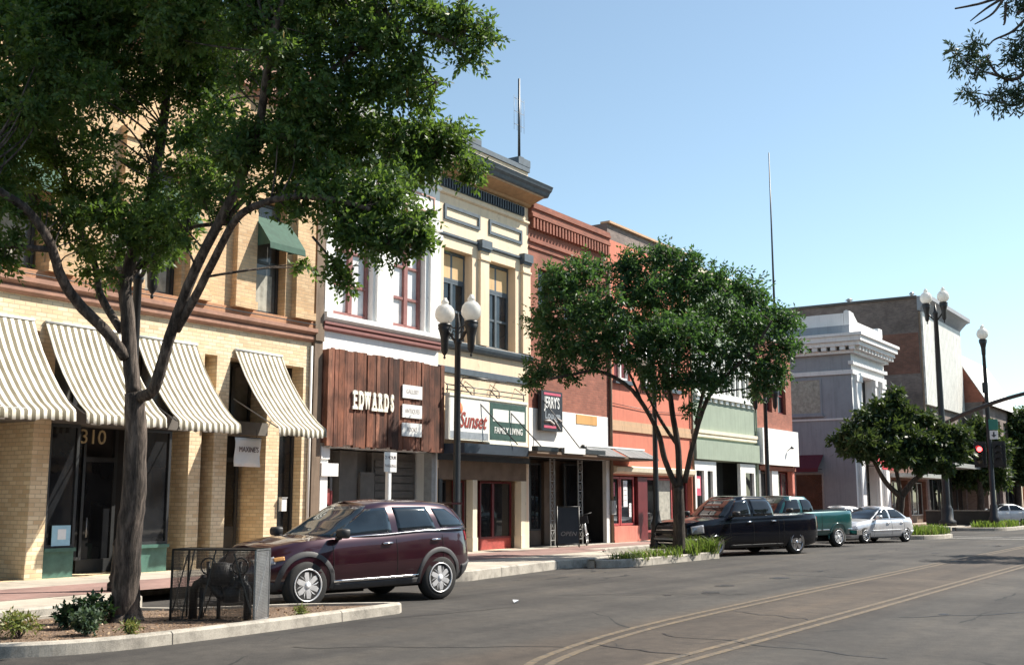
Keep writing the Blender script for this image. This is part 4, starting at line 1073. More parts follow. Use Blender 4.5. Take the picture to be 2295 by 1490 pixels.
window(b5, 38.1, 39.0, .5, 2.56, FX - .2, M['red_trim'], M['glass_shop'], fw=.08, name='shop_window'); window(b5, 39.1, 40.4, .5, 2.56, FX - .2, M['red_trim'], M['curtain'], fw=.08, name='shop_window'); window(b5, 40.6, 41.8, .5, 2.56, FX - .2, M['red_trim'], M['glass_shop'], fw=.08, name='shop_window')
for y, z, w_, h_, m_, nm, lb in ((36.42, 1.95, .3, .95, 'paper_white', 'price_list', 'long white price list in the red framed shop window'), (36.78, 1.35, .16, .5, 'paper_white', 'notice', 'narrow white notice low in the red framed shop window'), (35.48, 2.1, .28, .5, 'sign_pink', 'poster', 'pink and white poster in the corner red window')):
    t = tag(part(nm, lambda mb: mb.box(FX - .12, FX - .1, y - w_ / 2, y + w_ / 2, z - h_ / 2, z + h_ / 2), M[m_], None), lb, 'poster')
    mb = MB()
    for k in range(4): mb.box(FX - .099, FX - .096, y - w_ * .35, y + w_ * .3, z + h_ * (.32 - .2 * k), z + h_ * (.36 - .2 * k))
    mb.build('print', M['letter_grey'], t)

# ---- 6: sage green render -------------------------------------------------------------
b6 = thing('green_building', 'sage green building with white window band and cream string course', 'building', (FX, 45.6, 0))
def f(mb):
    h = [(42.6, 48.7, 6.2, 8.4, .25), (42.2, 48.9, .22, 3.4, .9)]
    front(mb, FX, 42.12, 49.14, .2, 11.5, h, 0, 0, 1)
    hull(mb, FX, 42.12, 49.14, .2, 11.5, 22, 0, 2)
part('wall', f, [M['sage'], M['shop_dark'], M['roofing']], b6)
for i in range(5):
    a = 42.65 + i * 1.205
    window(b6, a, a + 1.19, 6.22, 8.38, FX - .16, M['frame_white'], M['curtain_pane'], fw=.1, mull=(.5,), rails=(7.5,), d=.14)
part('sill', lambda mb: (mb.box(FX - .02, FX + .16, 42.4, 48.9, 6.04, 6.195), cornice_brackets(mb, FX, 42.6, 48.8, .6, .3, .08, 5.88, 6.035)), M['frame_white'], b6)
part('belt_course', lambda mb: moulding(mb, FX, 42.13, 49.12, [(.03, 4.3), (.1, 4.34), (.1, 4.42), (.05, 4.45), (.13, 4.5), (.13, 4.64)]), M['cream_pale'], b6)
part('cornice', lambda mb: moulding(mb, FX, 42.13, 49.12, [(.05, 11.0), (.2, 11.1), (.3, 11.3), (.3, 11.52)]), M['cream_pale'], b6)
part('sign_fascia', lambda mb: mb.box(FX - .01, FX + .18, 42.14, 49.1, 3.4, 4.2), M['sage'], b6)
def wframe(y0, y1, divs):
    def f(mb):
        mb.box(FX - .1, FX + .05, y0, y1, 2.93, 3.33)
        for y, w_ in divs: mb.box(FX - .1, FX + .05, y, y + w_, .23, 2.93)
        mb.box(FX - .1, FX + .05, y0 + .1, y1 - .1, .23, .55)
    fr = part('shop_window', f, M['frame_white'], b6)
    part('pane', lambda mb: mb.box(FX - .08, FX - .06, y0 + .05, y1 - .05, .5, 2.95), M['glass_shop'], fr)
wframe(42.2, 44.35, ((42.2, .14), (43.1, .34), (43.98, .37)))
wframe(47.0, 48.75, ((47.0, .6), (48.6, .15)))
part('entry_lining', lambda mb: mb.box(FX - .85, FX - .8, 44.4, 47.0, .23, 3.38), M['frame_dark'], b6)
dr = part('door', lambda mb: mb.box(FX - .78, FX - .72, 45.3, 46.3, .23, 2.6), M['shop_dark'], b6); part('handle', lambda mb: mb.box(FX - .72, FX - .67, 45.4, 45.44, 1.1, 1.3), M['galv'], dr)
t = tag(part('poster', lambda mb: mb.box(FX - .058, FX - .045, 42.5, 42.95, 1.9, 2.7), M['sign_pink'], None), 'pink poster behind the glass of the white framed shop window', 'poster')
mb = MB(); mb.box(FX - .044, FX - .04, 42.58, 42.85, 2.2, 2.6); mb.build('print', M['sign_white'], t)

# ---- 7: small brick shop with a white fascia -------------------------------------------
b7 = thing('corner_brick_shop', 'narrow brick shop with tall white fascia, last before the side street', 'building', (FX, 51.6, 0))
def f(mb):
    h = [(50.2, 51.3, 5.9, 7.6, .25), (52.1, 53.2, 5.9, 7.6, .25), (49.3, 53.8, .22, 3.1, .8)]
    front(mb, FX, 49.16, 54.0, .2, 9.4, h, 0, 0, 1)
    hull(mb, FX, 49.16, 54.0, .2, 9.4, 20, 0, 2)
part('wall', f, [M['brick_red'], M['shop_dark'], M['roofing']], b7)
for a in (50.2, 52.1): window(b7, a + .02, a + 1.08, 5.92, 7.58, FX - .2, M['maroon'], M['glass_win'], rails=(6.8,))
part('sign_fascia', lambda mb: mb.box(FX + .002, FX + .3, 49.2, 53.95, 3.36, 5.06), M['white_paint'], b7)
part('lintel', lambda mb: mb.box(FX - .02, FX + .12, 49.2, 53.95, 3.12, 3.3), M['brick_red'], b7)
for a, b, m_ in ((50.85, 51.65, 'white_paint'), (53.6, 53.9, 'coral_pink'), (49.2, 49.4, 'frame_grey')): part('post', lambda mb: mb.box(FX - .2, FX + .05, a, b, .22, 3.1), M[m_], b7)
shop(b7, 49.45, 50.8, FX - .3, .6, 3.05, M['frame_dark'], M['glass_shop'], M['shop_brown'], mull=(.5,)); shop(b7, 51.7, 53.55, FX - .3, .6, 3.05, M['maroon'], M['curtain_pane'], M['maroon'], mull=(.6,))
part('wall_light', lambda mb: (mb.tube([(FX + .3, 52.4, 4.1), (FX + .5, 52.4, 4.25)], .02, n=6), mb.lathe([(.02, .1), (.1, 0), (.08, -.05)], (FX + .52, 52.4, 4.22), n=10)), M['frame_dark'], b7)
t = thing('roof_mast', 'very tall thin radio mast rising behind the rooftops', 'mast', (-19.75, 52.9, 9.4))
part('pole', lambda mb: mb.tube([(-19.75, 52.9, 9.3), (-19.75, 52.9, 19.4)], [.07, .025], n=8), M['frame_dark'], t)
part('base_plate', lambda mb: mb.box(-19.74, -19.5, 52.75, 53.05, 9.41, 9.55), M['galv'], t)

# ---- cables and pipes along the fronts ---------------------------------------------------
part('conduit', lambda mb: mb.tube([(FX + .03, 29.62, 5.6), (FX + .03, 29.62, 6.05)], .02, n=6), M['frame_grey'], b3)
part('cable', lambda mb: mb.tube([(FX + .04, 29.9, 7.1), (FX + .05, 32, 6.98), (FX + .04, 35.0, 7.1)], .012, n=5), M['frame_dark'], b4)
part('cable', lambda mb: mb.tube([(FX + .05, 35.2, 5.2), (FX + .05, 38.5, 5.1), (FX + .04, 42, 5.22)], .012, n=5), M['frame_dark'], b5)
part('downpipe', lambda mb: (mb.tube([(FX + .07, 42.0, .22), (FX + .07, 42.0, 10.9)], .05, n=8), mb.box(FX, FX + .2, 41.88, 42.12, 10.9, 11.2)), M['brown_post'], b5)
part('downpipe', lambda mb: mb.tube([(FX + .06, 49.05, .22), (FX + .06, 49.05, 10.9)], .045, n=8), M['sage'], b6)
part('meter_box', lambda mb: (mb.box(FX, FX + .12, 35.02, 35.3, 1.2, 1.7), mb.tube([(FX + .05, 35.16, 1.7), (FX + .05, 35.16, 2.6)], .02, n=6)), M['frame_grey'], b5)
part('cable', lambda mb: mb.tube([(FX + .03, 1.2, 6.0), (FX + .19, 9, 5.98), (FX + .19, 19.8, 6.02)], .012, n=5), M['frame_dark'], b1)
part('tie_plate', lambda mb: mb.lathe([(.09, 0), (.09, .02), (.03, .05)], (FX, 33.0, 9.65), n=12, axis='x'), M['frame_dark'], b4)
# curtains and half-drawn blinds in the upper windows
for a, b in W3:
    part('curtain', lambda mb: (mb.grid([[(FX - .312 + .008 * math.sin(j * 2.2), a + .12 + .26 * j / 10, z) for j in range(11)] for z in (6.5, 8.1)])), M['curtain'], b3)
for ya in (17.84, 14.7, 11.3):
    part('curtain', lambda mb: mb.grid([[(FX - .27 + .006 * math.sin(j * 1.7), ya + .2 + .66 * j / 14, z) for j in range(15)] for z in (6.22, 7.3 - .2 * (ya > 15))]), M['curtain'], b1)
for (a, b), z in zip(W5, (7.9, 7.2, 7.6)):
    part('blind', lambda mb: mb.box(FX - .157, FX - .15, a + .12, b - .12, z, 8.6), M['blind'], b5)
for k, z in enumerate((7.7, 7.3, 7.9, 7.5, 7.6)):
    a = 42.65 + k * 1.205
    part('blind', lambda mb: mb.box(FX - .137, FX - .13, a + .1, a + 1.09, z, 8.28), M['blind'], b6)

# ---- 8: grey corner bank across the side street ----------------------------------------
b8 = thing('grey_corner_building', 'grey classical corner building with deep cornice across the side street', 'building', (FX, 67.6, 0))
def f(mb):
    h = [(66.0, 68.3, 5.0, 8.95, .7), (66.0, 68.3, .22, 3.9, .7), (68.75, 69.7, .22, 8.95, .7)]
    front(mb, FX, 64.2, 71.0, .2, 11.9, h, 0, 0, 1)
    hull(mb, FX, 64.2, 71.0, .2, 11.9, 24, 3, 2, .4)  # flank in a darker grey than the sunlit front: shade put into colour
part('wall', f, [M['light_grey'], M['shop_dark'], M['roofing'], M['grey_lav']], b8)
def f(mb):
    mb.box(FX - 24, FX - .32, 64.2, 64.5, 11.902, 12.62); mb.box(FX - .3, FX + .02, 64.2, 65.1, 11.902, 12.7); mb.box(FX - .28, FX, 65.1, 70.2, 11.902, 12.25); mb.box(FX - .3, FX + .02, 70.2, 71.0, 11.902, 12.45)
    mb.prism_y([(FX - .29, 12.7), (FX + .01, 12.7), (FX + .01, 12.74), (FX - .14, 12.8), (FX - .29, 12.74)], 64.22, 64.7)
    mb.add([(FX - .28, 65.1, 12.25), (FX, 65.1, 12.25), (FX, 65.9, 12.25), (FX - .28, 65.9, 12.25), (FX - .28, 65.1, 12.66), (FX, 65.1, 12.66)], [(0, 1, 2, 3), (4, 5, 1, 0), (1, 5, 2), (0, 3, 4), (5, 4, 3, 2)])
part('parapet', f, [M['light_grey']], b8)
def f(mb):
    mb.box(FX - 24, FX + .85, 63.4, 71.3, 10.85, 11.15); mb.box(FX - 24, FX + .7, 63.55, 71.2, 10.6, 10.845); mb.box(FX - 24, FX + .95, 63.3, 71.4, 11.155, 11.32)
    for i in range(22): x = FX + .4 - i * .55; mb.box(x - .3, x, 63.62, 63.9, 10.38, 10.6)
    for i in range(12): y = 64.0 + i * .62; mb.box(FX + .3, FX + .6, y, y + .32, 10.38, 10.6)
    mb.box(FX - 24, FX + .3, 63.9, 71.05, 10.2, 10.38)
part('cornice', f, M['light_grey'], b8)
def f(mb):
    mb.box(FX - 24, FX + .12, 64.08, 71.05, 9.0, 9.25); mb.box(FX - .1, FX + .2, 64.0, 71.06, 9.55, 9.75); mb.box(FX - 4.6, FX + .06, 64.14, 64.25, 6.35, 6.45)
part('entablature', f, M['light_grey'], b8)
for a, b in ((64.6, 65.6), (68.35, 68.72), (69.85, 70.6)):
    part('pilaster', lambda mb: (mb.box(FX - .02, FX + .16, a, b, .22, 8.6), mb.box(FX - .02, FX + .22, a - .06, b + .06, 8.6, 8.99)), M['light_grey'], b8)
window(b8, 66.02, 68.28, 5.02, 8.93, FX - .5, M['frame_dark'], M['glass_win'], mull=(.33, .66), rails=(7.0,)); window(b8, 68.77, 69.68, .3, 8.93, FX - .5, M['frame_dark'], M['glass_win'], rails=(3.0, 6.0)); window(b8, 66.02, 68.28, .4, 3.88, FX - .5, M['frame_dark'], M['glass_shop'], mull=(.5,), rails=(2.8,))
def sidewin(p, x0, x1, z0, z1, Y, fm, pm, name='window'):
    mb = MB(); mb.box(x0, x1, Y - .05, Y + .02, z0, z0 + .1); mb.box(x0, x1, Y - .05, Y + .02, z1 - .1, z1); mb.box(x0, x0 + .1, Y - .05, Y + .02, z0 + .1, z1 - .1); mb.box(x1 - .1, x1, Y - .05, Y + .02, z0 + .1, z1 - .1)
    w_ = mb.build(name, fm, p); part('pane', lambda m: m.box(x0 + .05, x1 - .05, Y - .02, Y + .01, z0 + .05, z1 - .05), pm, w_); return w_
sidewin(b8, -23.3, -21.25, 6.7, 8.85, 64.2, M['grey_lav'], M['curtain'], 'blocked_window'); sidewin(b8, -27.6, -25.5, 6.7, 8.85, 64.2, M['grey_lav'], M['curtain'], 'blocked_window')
sidewin(b8, -23.1, -21.35, .3, 3.3, 64.2, M['frame_grey'], M['glass_shop'], 'shop_window')
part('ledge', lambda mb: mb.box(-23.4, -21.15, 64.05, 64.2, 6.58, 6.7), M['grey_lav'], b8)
t = thing('side_awning', 'dark maroon awning on the shaded flank of the grey corner building', 'awning', (-22.2, 64, 4))
mb = MB(); mb.grid([[(-23.2, 64.16, 4.35), (-21.3, 64.16, 4.35)], [(-23.2, 63.1, 3.55), (-21.3, 63.1, 3.55)], [(-23.2, 63.08, 3.35), (-21.3, 63.08, 3.35)]], smooth=False, thick=(0, .02, -.02)); mb.build('canvas', M['maroon_awning'], t)
part('frame', lambda mb: (mb.tube([(-23.1, 64.1, 3.5), (-23.1, 63.12, 3.5)], .02, n=6), mb.tube([(-21.4, 64.1, 3.5), (-21.4, 63.12, 3.5)], .02, n=6)), M['frame_dark'], t)
t = thing('front_awning', 'bright red awning on the front of the grey corner building', 'awning', (FX, 67.1, 4))
mb = MB(); mb.grid([[(FX + .03, 66.0, 4.75), (FX + .03, 68.3, 4.75)], [(FX + 1.0, 66.0, 3.75), (FX + 1.0, 68.3, 3.75)], [(FX + 1.02, 66.0, 3.5), (FX + 1.02, 68.3, 3.5)]], smooth=False, thick=(-.02, 0, -.02)); mb.build('canvas', M['red_awning'], t)
part('frame', lambda mb: (mb.tube([(FX, 66.1, 3.7), (FX + .98, 66.1, 3.7)], .02, n=6), mb.tube([(FX, 68.2, 3.7), (FX + .98, 68.2, 3.7)], .02, n=6)), M['frame_dark'], t)

# ---- 9: low shop and tall brick block ---------------------------------------------------
b9 = thing('low_shop', 'low dark shop between grey corner building and tall brick block', 'building', (FX, 75.8, 0))
def f(mb):
    front(mb, FX, 71.05, 80.4, .2, 5.2, [(71.5, 75.3, .22, 3.0, .8), (75.9, 80.0, .22, 3.0, .8)], 0, 0, 1); hull(mb, FX, 71.05, 80.4, .2, 5.2, 18, 0, 2)
part('wall', f, [M['brick_dark'], M['shop_dark'], M['roofing']], b9)
shop(b9, 71.6, 74.2, FX - .3, .7, 2.9, M['frame_grey'], M['glass_shop'], M['shop_brown'], mull=(.5,)); shop(b9, 76.0, 79.9, FX - .3, .7, 2.9, M['frame_grey'], M['glass_shop'], M['shop_brown'], mull=(.33, .66))
part('canopy', lambda mb: mb.box(FX, FX + 1.5, 71.3, 80.2, 3.15, 3.4), M['frame_grey'], b9)
b10 = thing('tall_brick_block', 'tall weathered brick block with white ribbed metal front', 'building', (FX, 86.6, 0))
def f(mb):
    front(mb, FX, 80.5, 92.9, .2, 16.0, [(81, 92.4, .22, 4.0, .8)], 0, 0, 2); hull(mb, FX, 80.5, 92.9, .2, 16.0, 34, 4, 3)
    mb.box(FX - 33, FX - .05, 80.46, 80.49, 10.6, 13.5, 1)
part('wall', f, [M['brick_grey'], M['brick_dark'], M['shop_dark'], M['roofing'], M['brick_grey']], b10)
part('rib_cladding', lambda mb: mb.box(FX + .003, FX + .25, 80.7, 92.6, 8.4, 15.0), M['metal_clad'], b10)
part('cornice', lambda mb: (moulding(mb, FX, 80.4, 93.4, [(.06, 15.1), (.2, 15.3), (.6, 15.7), (.9, 15.8), (.9, 16.1)])), M['grey_lav'], b10)
part('coping', lambda mb: mb.box(FX - 34.2, FX - .02, 80.3, 80.7, 16.005, 16.16), M['roofing'], b10)
part('canopy', lambda mb: mb.box(FX, FX + 1.8, 81, 92.4, 4.0, 4.3), M['frame_grey'], b10)
for a in (81.2, 85.0, 88.8): shop(b10, a, a + 3.4, FX - .3, .7, 3.9, M['frame_dark'], M['glass_shop'], M['shop_brown'], mull=(.5,))
part('side_window', lambda mb: mb.box(-26.0, -24.6, 80.4, 80.49, 14.1, 14.7), M['shop_dark'], b10)
for x, s in ((-24.9, .5), (-20.3, .35)):
    part('roof_vent', lambda mb: (mb.box(x - s, x + s, 82, 83, 15.6, 16.35), mb.lathe([(.3 * s, 16.35), (.3 * s, 16.6), (.6 * s, 16.65), (.1, 16.8)], (x, 82.5, 0), n=10)), M['galv'], b10)
part('scupper', lambda mb: mb.box(FX + .01, FX + .12, 80.52, 80.68, 6.5, 15.0), M['brown_post'], b10)

GX = FX + 1.5
b11 = thing('gabled_brick_building', 'brick building with white street side roof slope beyond the tall block', 'building', (GX, 99.5, 0))
def f(mb):
    front(mb, GX, 93.0, 106.0, .2, 9.4, [(94, 99, .22, 3.6, .6), (100, 105.4, .22, 3.6, .6), (95.0, 96.6, 6, 8.2, .3), (98, 99.6, 6, 8.2, .3), (101, 102.6, 6, 8.2, .3)], 0, 0, 1)
    hull(mb, GX, 93.0, 106.0, .2, 9.4, 18, 0, 1, .2)
    mb.add([(GX + .3, 93.0, 9.4), (GX - 2.0, 93.0, 13.4), (GX - 6.6, 93.0, 9.4)], [(0, 1, 2)], 2)
    mb.add([(GX + .3, 106.0, 9.4), (GX - 2.0, 106.0, 13.4), (GX - 6.6, 106.0, 9.4)], [(0, 2, 1)], 2)
part('wall', f, [M['brick_grey'], M['shop_dark'], M['brick_red']], b11)
part('roof', lambda mb: (mb.grid([[(GX + .45, 92.95, 9.3), (GX + .45, 106.1, 9.3)], [(GX - 2.0, 92.95, 13.55), (GX - 2.0, 106.1, 13.55)], [(GX - 6.8, 92.95, 9.3), (GX - 6.8, 106.1, 9.3)]], smooth=False, thick=(0, 0, -.12))), M['white_paint'], b11)
for a in (95.0, 98, 101): window(b11, a + .02, a + 1.58, 6.02, 8.18, GX - .25, M['frame_white'], M['glass_win'], rails=(7.1,))
for a in (94, 100): shop(b11, a + .1, a + 4.8, GX - .3, .7, 3.5, M['frame_dark'], M['glass_shop'], M['shop_brown'], mull=(.5,))
b12 = thing('arched_brick_building', 'far brick building with tile gable and tall arched bays at the right edge', 'building', (FX, 118, 0))
def f(mb):
    h = [(110 + k * 4.2, 112.6 + k * 4.2, .22, 4.6, .5) for k in range(6)]
    front(mb, FX + 1.2, 108.0, 136.0, .2, 8.6, h, 0, 0, 1); hull(mb, FX + 1.2, 108.0, 136.0, .2, 8.6, 20, 0, 1, .2)
    mb.add([(FX + 1.2, 108.0, 8.6), (FX - 2.6, 108.0, 11.6), (FX - 6.6, 108.0, 8.6)], [(0, 1, 2)], 0)
    mb.add([(FX + 1.2, 136.0, 8.6), (FX - 2.6, 136.0, 11.6), (FX - 6.6, 136.0, 8.6)], [(0, 2, 1)], 0)
part('wall', f, [M['brick_red'], M['shop_dark']], b12)
part('roof', lambda mb: mb.grid([[(FX + 1.6, 107.7, 8.4), (FX + 1.6, 136.3, 8.4)], [(FX - 2.6, 107.7, 11.75), (FX - 2.6, 136.3, 11.75)], [(FX - 7, 107.7, 8.4), (FX - 7, 136.3, 8.4)]], smooth=False, thick=(0, 0, -.12)), M['frame_dark'], b12)
for k in range(6):
    mb = MB(); a, b = 110 + k * 4.2, 112.6 + k * 4.2; c = (a + b) / 2; r = (b - a) / 2
    pts = [(FX + 1.26, c - (r + .2) * math.cos(PI * i / 12), 4.4 + (r + .2) * math.sin(PI * i / 12)) for i in range(13)]
    mb.tube(pts, .14, n=6); mb.box(FX + 1.1, FX + 1.35, a - .3, a - .02, .22, 4.4); mb.box(FX + 1.1, FX + 1.35, b + .02, b + .3, .22, 4.4); mb.build('arch_surround', M['brick_rust'], b12)
for k in range(5):
    window(b12, 112.0 + k * 4.4, 113.6 + k * 4.4, 5.9, 7.6, FX + 1.22, M['frame_white'], M['glass_win'], rails=(6.7,))
part('pier', lambda mb: [mb.box(FX + 1.2, FX + 1.42, y, y + .3, .22, 5.4) for y in (108.1, 113.4, 117.6)] and None, M['cream_pale'], b12)

# ------------------------------------------------------------------ vehicles (nose towards +x, left side +y, origin on the ground mid wheelbase)
M['tyre'] = flat('tyre', (0.018, 0.018, 0.018), 0.8, var=0.3, scale=12)
M['alloy'] = flat('alloy', (0.74, 0.74, 0.75), 0.3, metal=0.35, var=0.1)
M['chrome'] = flat('chrome', (0.75, 0.75, 0.77), 0.1, metal=1.0, var=0.04)
M['dark_alloy'] = flat('dark_alloy', (0.5, 0.5, 0.53), 0.18, metal=0.9, var=0.15)
M['well'] = flat('well', (0.008, 0.008, 0.008), 0.95)
M['trim_black'] = flat('trim_black', (0.022, 0.022, 0.024), 0.55, var=0.25, scale=4)
M['cladding'] = flat('cladding', (0.05, 0.05, 0.053), 0.6, var=0.25, scale=4)
M['car_glass'] = glass('car_glass', (0.012, 0.014, 0.017), 0.02, 0.6)
M['car_glass_blue'] = glass('car_glass_blue', (0.02, 0.032, 0.045), 0.02, 0.6)
M['lamp_clear'] = flat('lamp_clear', (0.36, 0.36, 0.38), 0.08, metal=0.3, var=0.35, scale=22)
M['lamp_amber'] = flat('lamp_amber', (0.5, 0.26, 0.1), 0.12, var=0.2)
M['lamp_red'] = flat('lamp_red', (0.36, 0.015, 0.02), 0.12, var=0.15)
M['paint_maroon'] = paint('paint_maroon', (0.034, 0.0055, 0.0125), 0.28, 0.4)
M['paint_black'] = paint('paint_black', (0.004, 0.005, 0.009), 0.12, 0.0, 0.0); M['paint_black'].node_tree.nodes['Principled BSDF'].inputs['Specular IOR Level'].default_value = 0.3
M['paint_green'] = paint('paint_green', (0.005, 0.085, 0.085), 0.28, 0.25)
M['paint_silver'] = paint('paint_silver', (0.7, 0.7, 0.71), 0.3, 0.4)
M['paint_white'] = paint('paint_white', (0.76, 0.76, 0.75), 0.3, 0.0)
M['plate'] = flat('plate', (0.7, 0.7, 0.66), 0.5)

def interp(tab, x):
    if x <= tab[0][0]: return tab[0][1]
    for (a, va), (b, vb) in zip(tab, tab[1:]):
        if x <= b:
            k = (x - a) / (b - a); k = k * k * (3 - 2 * k) * .5 + k * .5
            return va + (vb - va) * k
    return tab[-1][1]

class Shell:
    """car skin as stacked rounded outlines; t runs from the lower edge (0) to the upper edge (1)"""
    def __init__(s, xf, xr, b, zb, zt, n=5.0, m=3.0, crown=0.05):
        s.xf, s.xr, s.b, s.zbt, s.ztt, s.n, s.m, s.crown = xf, xr, b, sorted(zb), sorted(zt), n, m, crown
    def xa(s, t): f, r = interp(s.xf, t), interp(s.xr, t); return (f + r) / 2, (f - r) / 2
    def z(s, x, t): return interp(s.zbt, x) + (interp(s.ztt, x) - interp(s.zbt, x)) * t
    def w(s, x, t):
        c, a = s.xa(t); u = min(1, abs((x - c) / a)); return interp(s.b, t) * max(0, 1 - u ** s.n) ** (1 / s.m)
    def side(s, x, t, sg=1): return Vector((x, sg * s.w(x, t), s.z(x, t)))
    def end(s, v, t, sg=1):
        """point on the nose (sg=1) or tail (-1); v = y as a fraction of half width"""
        c, a = s.xa(t); y = v * interp(s.b, t); u = max(0, 1 - min(1, abs(v)) ** s.m) ** (1 / s.n); x = c + sg * a * u
        return Vector((x, y, s.z(x, t)))
    def t_of(s, x, z): a, b = interp(s.zbt, x), interp(s.ztt, x); return (z - a) / (b - a)
    def mesh(s, mb, ts, N_=34, m=0, cap=True, bottom=True):
        rings = []
        vs = [1 - (1 - k / N_) ** 2.3 for k in range(N_ + 1)]
        us = [-q for q in reversed(vs)] + vs[1:]
        for t in ts:
            c, a = s.xa(t)
            L = [s.side(c + a * u, t, 1) for u in us]; R = [s.side(c + a * u, t, -1) for u in reversed(us[1:-1])]
            rings.append(L + R)
        K = len(rings[0]); base = []
        for r in rings: base += r
        fs = [(i * K + j, (i + 1) * K + j, (i + 1) * K + (j + 1) % K, i * K + (j + 1) % K) for i in range(len(ts) - 1) for j in range(K)]
        if bottom: fs.append(tuple(range(K)))
        top = rings[-1]; o = (len(ts) - 1) * K; nu = len(us)
        if cap:
            prevL = [o + j for j in range(nu)]; prevR = [o + (K - j) % K for j in range(nu)]
            for q in (.85, .65, .4, .15):
                z0 = s.crown * (1 - q * q)
                Ls = len(base); base += [Vector((p.x, p.y * q, p.z + z0 * min(1, abs(p.y) * 4 / max(.01, interp(s.b, 1))))) for p in top[:nu]]
                Rs = len(base); base += [Vector((p.x, -p.y * q, p.z + z0 * min(1, abs(p.y) * 4 / max(.01, interp(s.b, 1))))) for p in top[:nu]]
                for j in range(nu - 1):
                    fs.append((prevL[j], Ls + j, Ls + j + 1, prevL[j + 1])); fs.append((prevR[j + 1], Rs + j + 1, Rs + j, prevR[j]))
                prevL = [Ls + j for j in range(nu)]; prevR = [Rs + j for j in range(nu)]
            for j in range(nu - 1): fs.append((prevL[j], prevR[j], prevR[j + 1], prevL[j + 1]))
        mb.add(base, fs, m, True)
        return mb

def weld(o, d=1e-4):
    bm = bmesh.new(); bm.from_mesh(o.data); bmesh.ops.remove_doubles(bm, verts=bm.verts, dist=d)
    bmesh.ops.recalc_face_normals(bm, faces=bm.faces); bm.to_mesh(o.data); bm.free()

def cut(o, cutters, auto=35):
    """subtract closed meshes (wheel wells, pickup bed), then remove the cutters"""
    for c in cutters:
        md = o.modifiers.new('cut', 'BOOLEAN'); md.operation = 'DIFFERENCE'; md.object = c; md.solver = 'EXACT'
        dg = bpy.context.evaluated_depsgraph_get(); dg.update()
        me = bpy.data.meshes.new_from_object(o.evaluated_get(dg)); o.modifiers.clear()
        old = o.data; o.data = me; me.name = o.name; bpy.data.meshes.remove(old)
    for c in cutters: bpy.data.objects.remove(c)
    sharp(o, auto)

def sharp(o, deg=35):
    me = o.data
    me.polygons.foreach_set('use_smooth', [True] * len(me.polygons))
    try: me.set_sharp_from_angle(angle=math.radians(deg))
    except Exception: pass

def patch(mb, fn, us, vs, d=0.006, m=0, thick=0.008):
    """skin-following panel standing d proud of the surface fn(u, v)"""
    P = [[fn(u, v) for v in vs] for u in us]
    Q = []
    for i in range(len(us)):
        row = []
        for j in range(len(vs)):
            a = P[min(i + 1, len(us) - 1)][j] - P[max(i - 1, 0)][j]; b = P[i][min(j + 1, len(vs) - 1)] - P[i][max(j - 1, 0)]
            nrm = a.cross(b)
            nrm = nrm.normalized() if nrm.length > 1e-9 else Vector((0, 0, 1))
            row.append((P[i][j], nrm))
        Q.append(row)
    ctr = P[len(us) // 2][len(vs) // 2]; nc = Q[len(us) // 2][len(vs) // 2][1]
    sg = 1 if nc.dot(ctr - Vector((ctr.x * .6, 0, .6))) > 0 else -1
    out = [[p + nrm * sg * d for p, nrm in row] for row in Q]; inn = [[p - nrm * sg * thick for p, nrm in row] for row in Q]
    ni, nj = len(us), len(vs)
    vsx = [p for r in out for p in r] + [p for r in inn for p in r]; NN = ni * nj
    fs = []
    for i in range(ni - 1):
        for j in range(nj - 1):
            q = (i * nj + j, i * nj + j + 1, (i + 1) * nj + j + 1, (i + 1) * nj + j)
            fs.append(q if sg < 0 else q[::-1])
    ed = [(j, j + 1) for j in range(nj - 1)] + [(j * nj + nj - 1, (j + 1) * nj + nj - 1) for j in range(ni - 1)] + [((ni - 1) * nj + j + 1, (ni - 1) * nj + j) for j in range(nj - 1)][::-1] + [((j + 1) * nj, j * nj) for j in range(ni - 1)][::-1]
    for a, b in ed: fs.append((a, b, b + NN, a + NN) if sg > 0 else (b, a, a + NN, b + NN))
    mb.add(vsx, fs, m, True)

def lin(a, b, n): return [a + (b - a) * i / (n - 1) for i in range(n)]

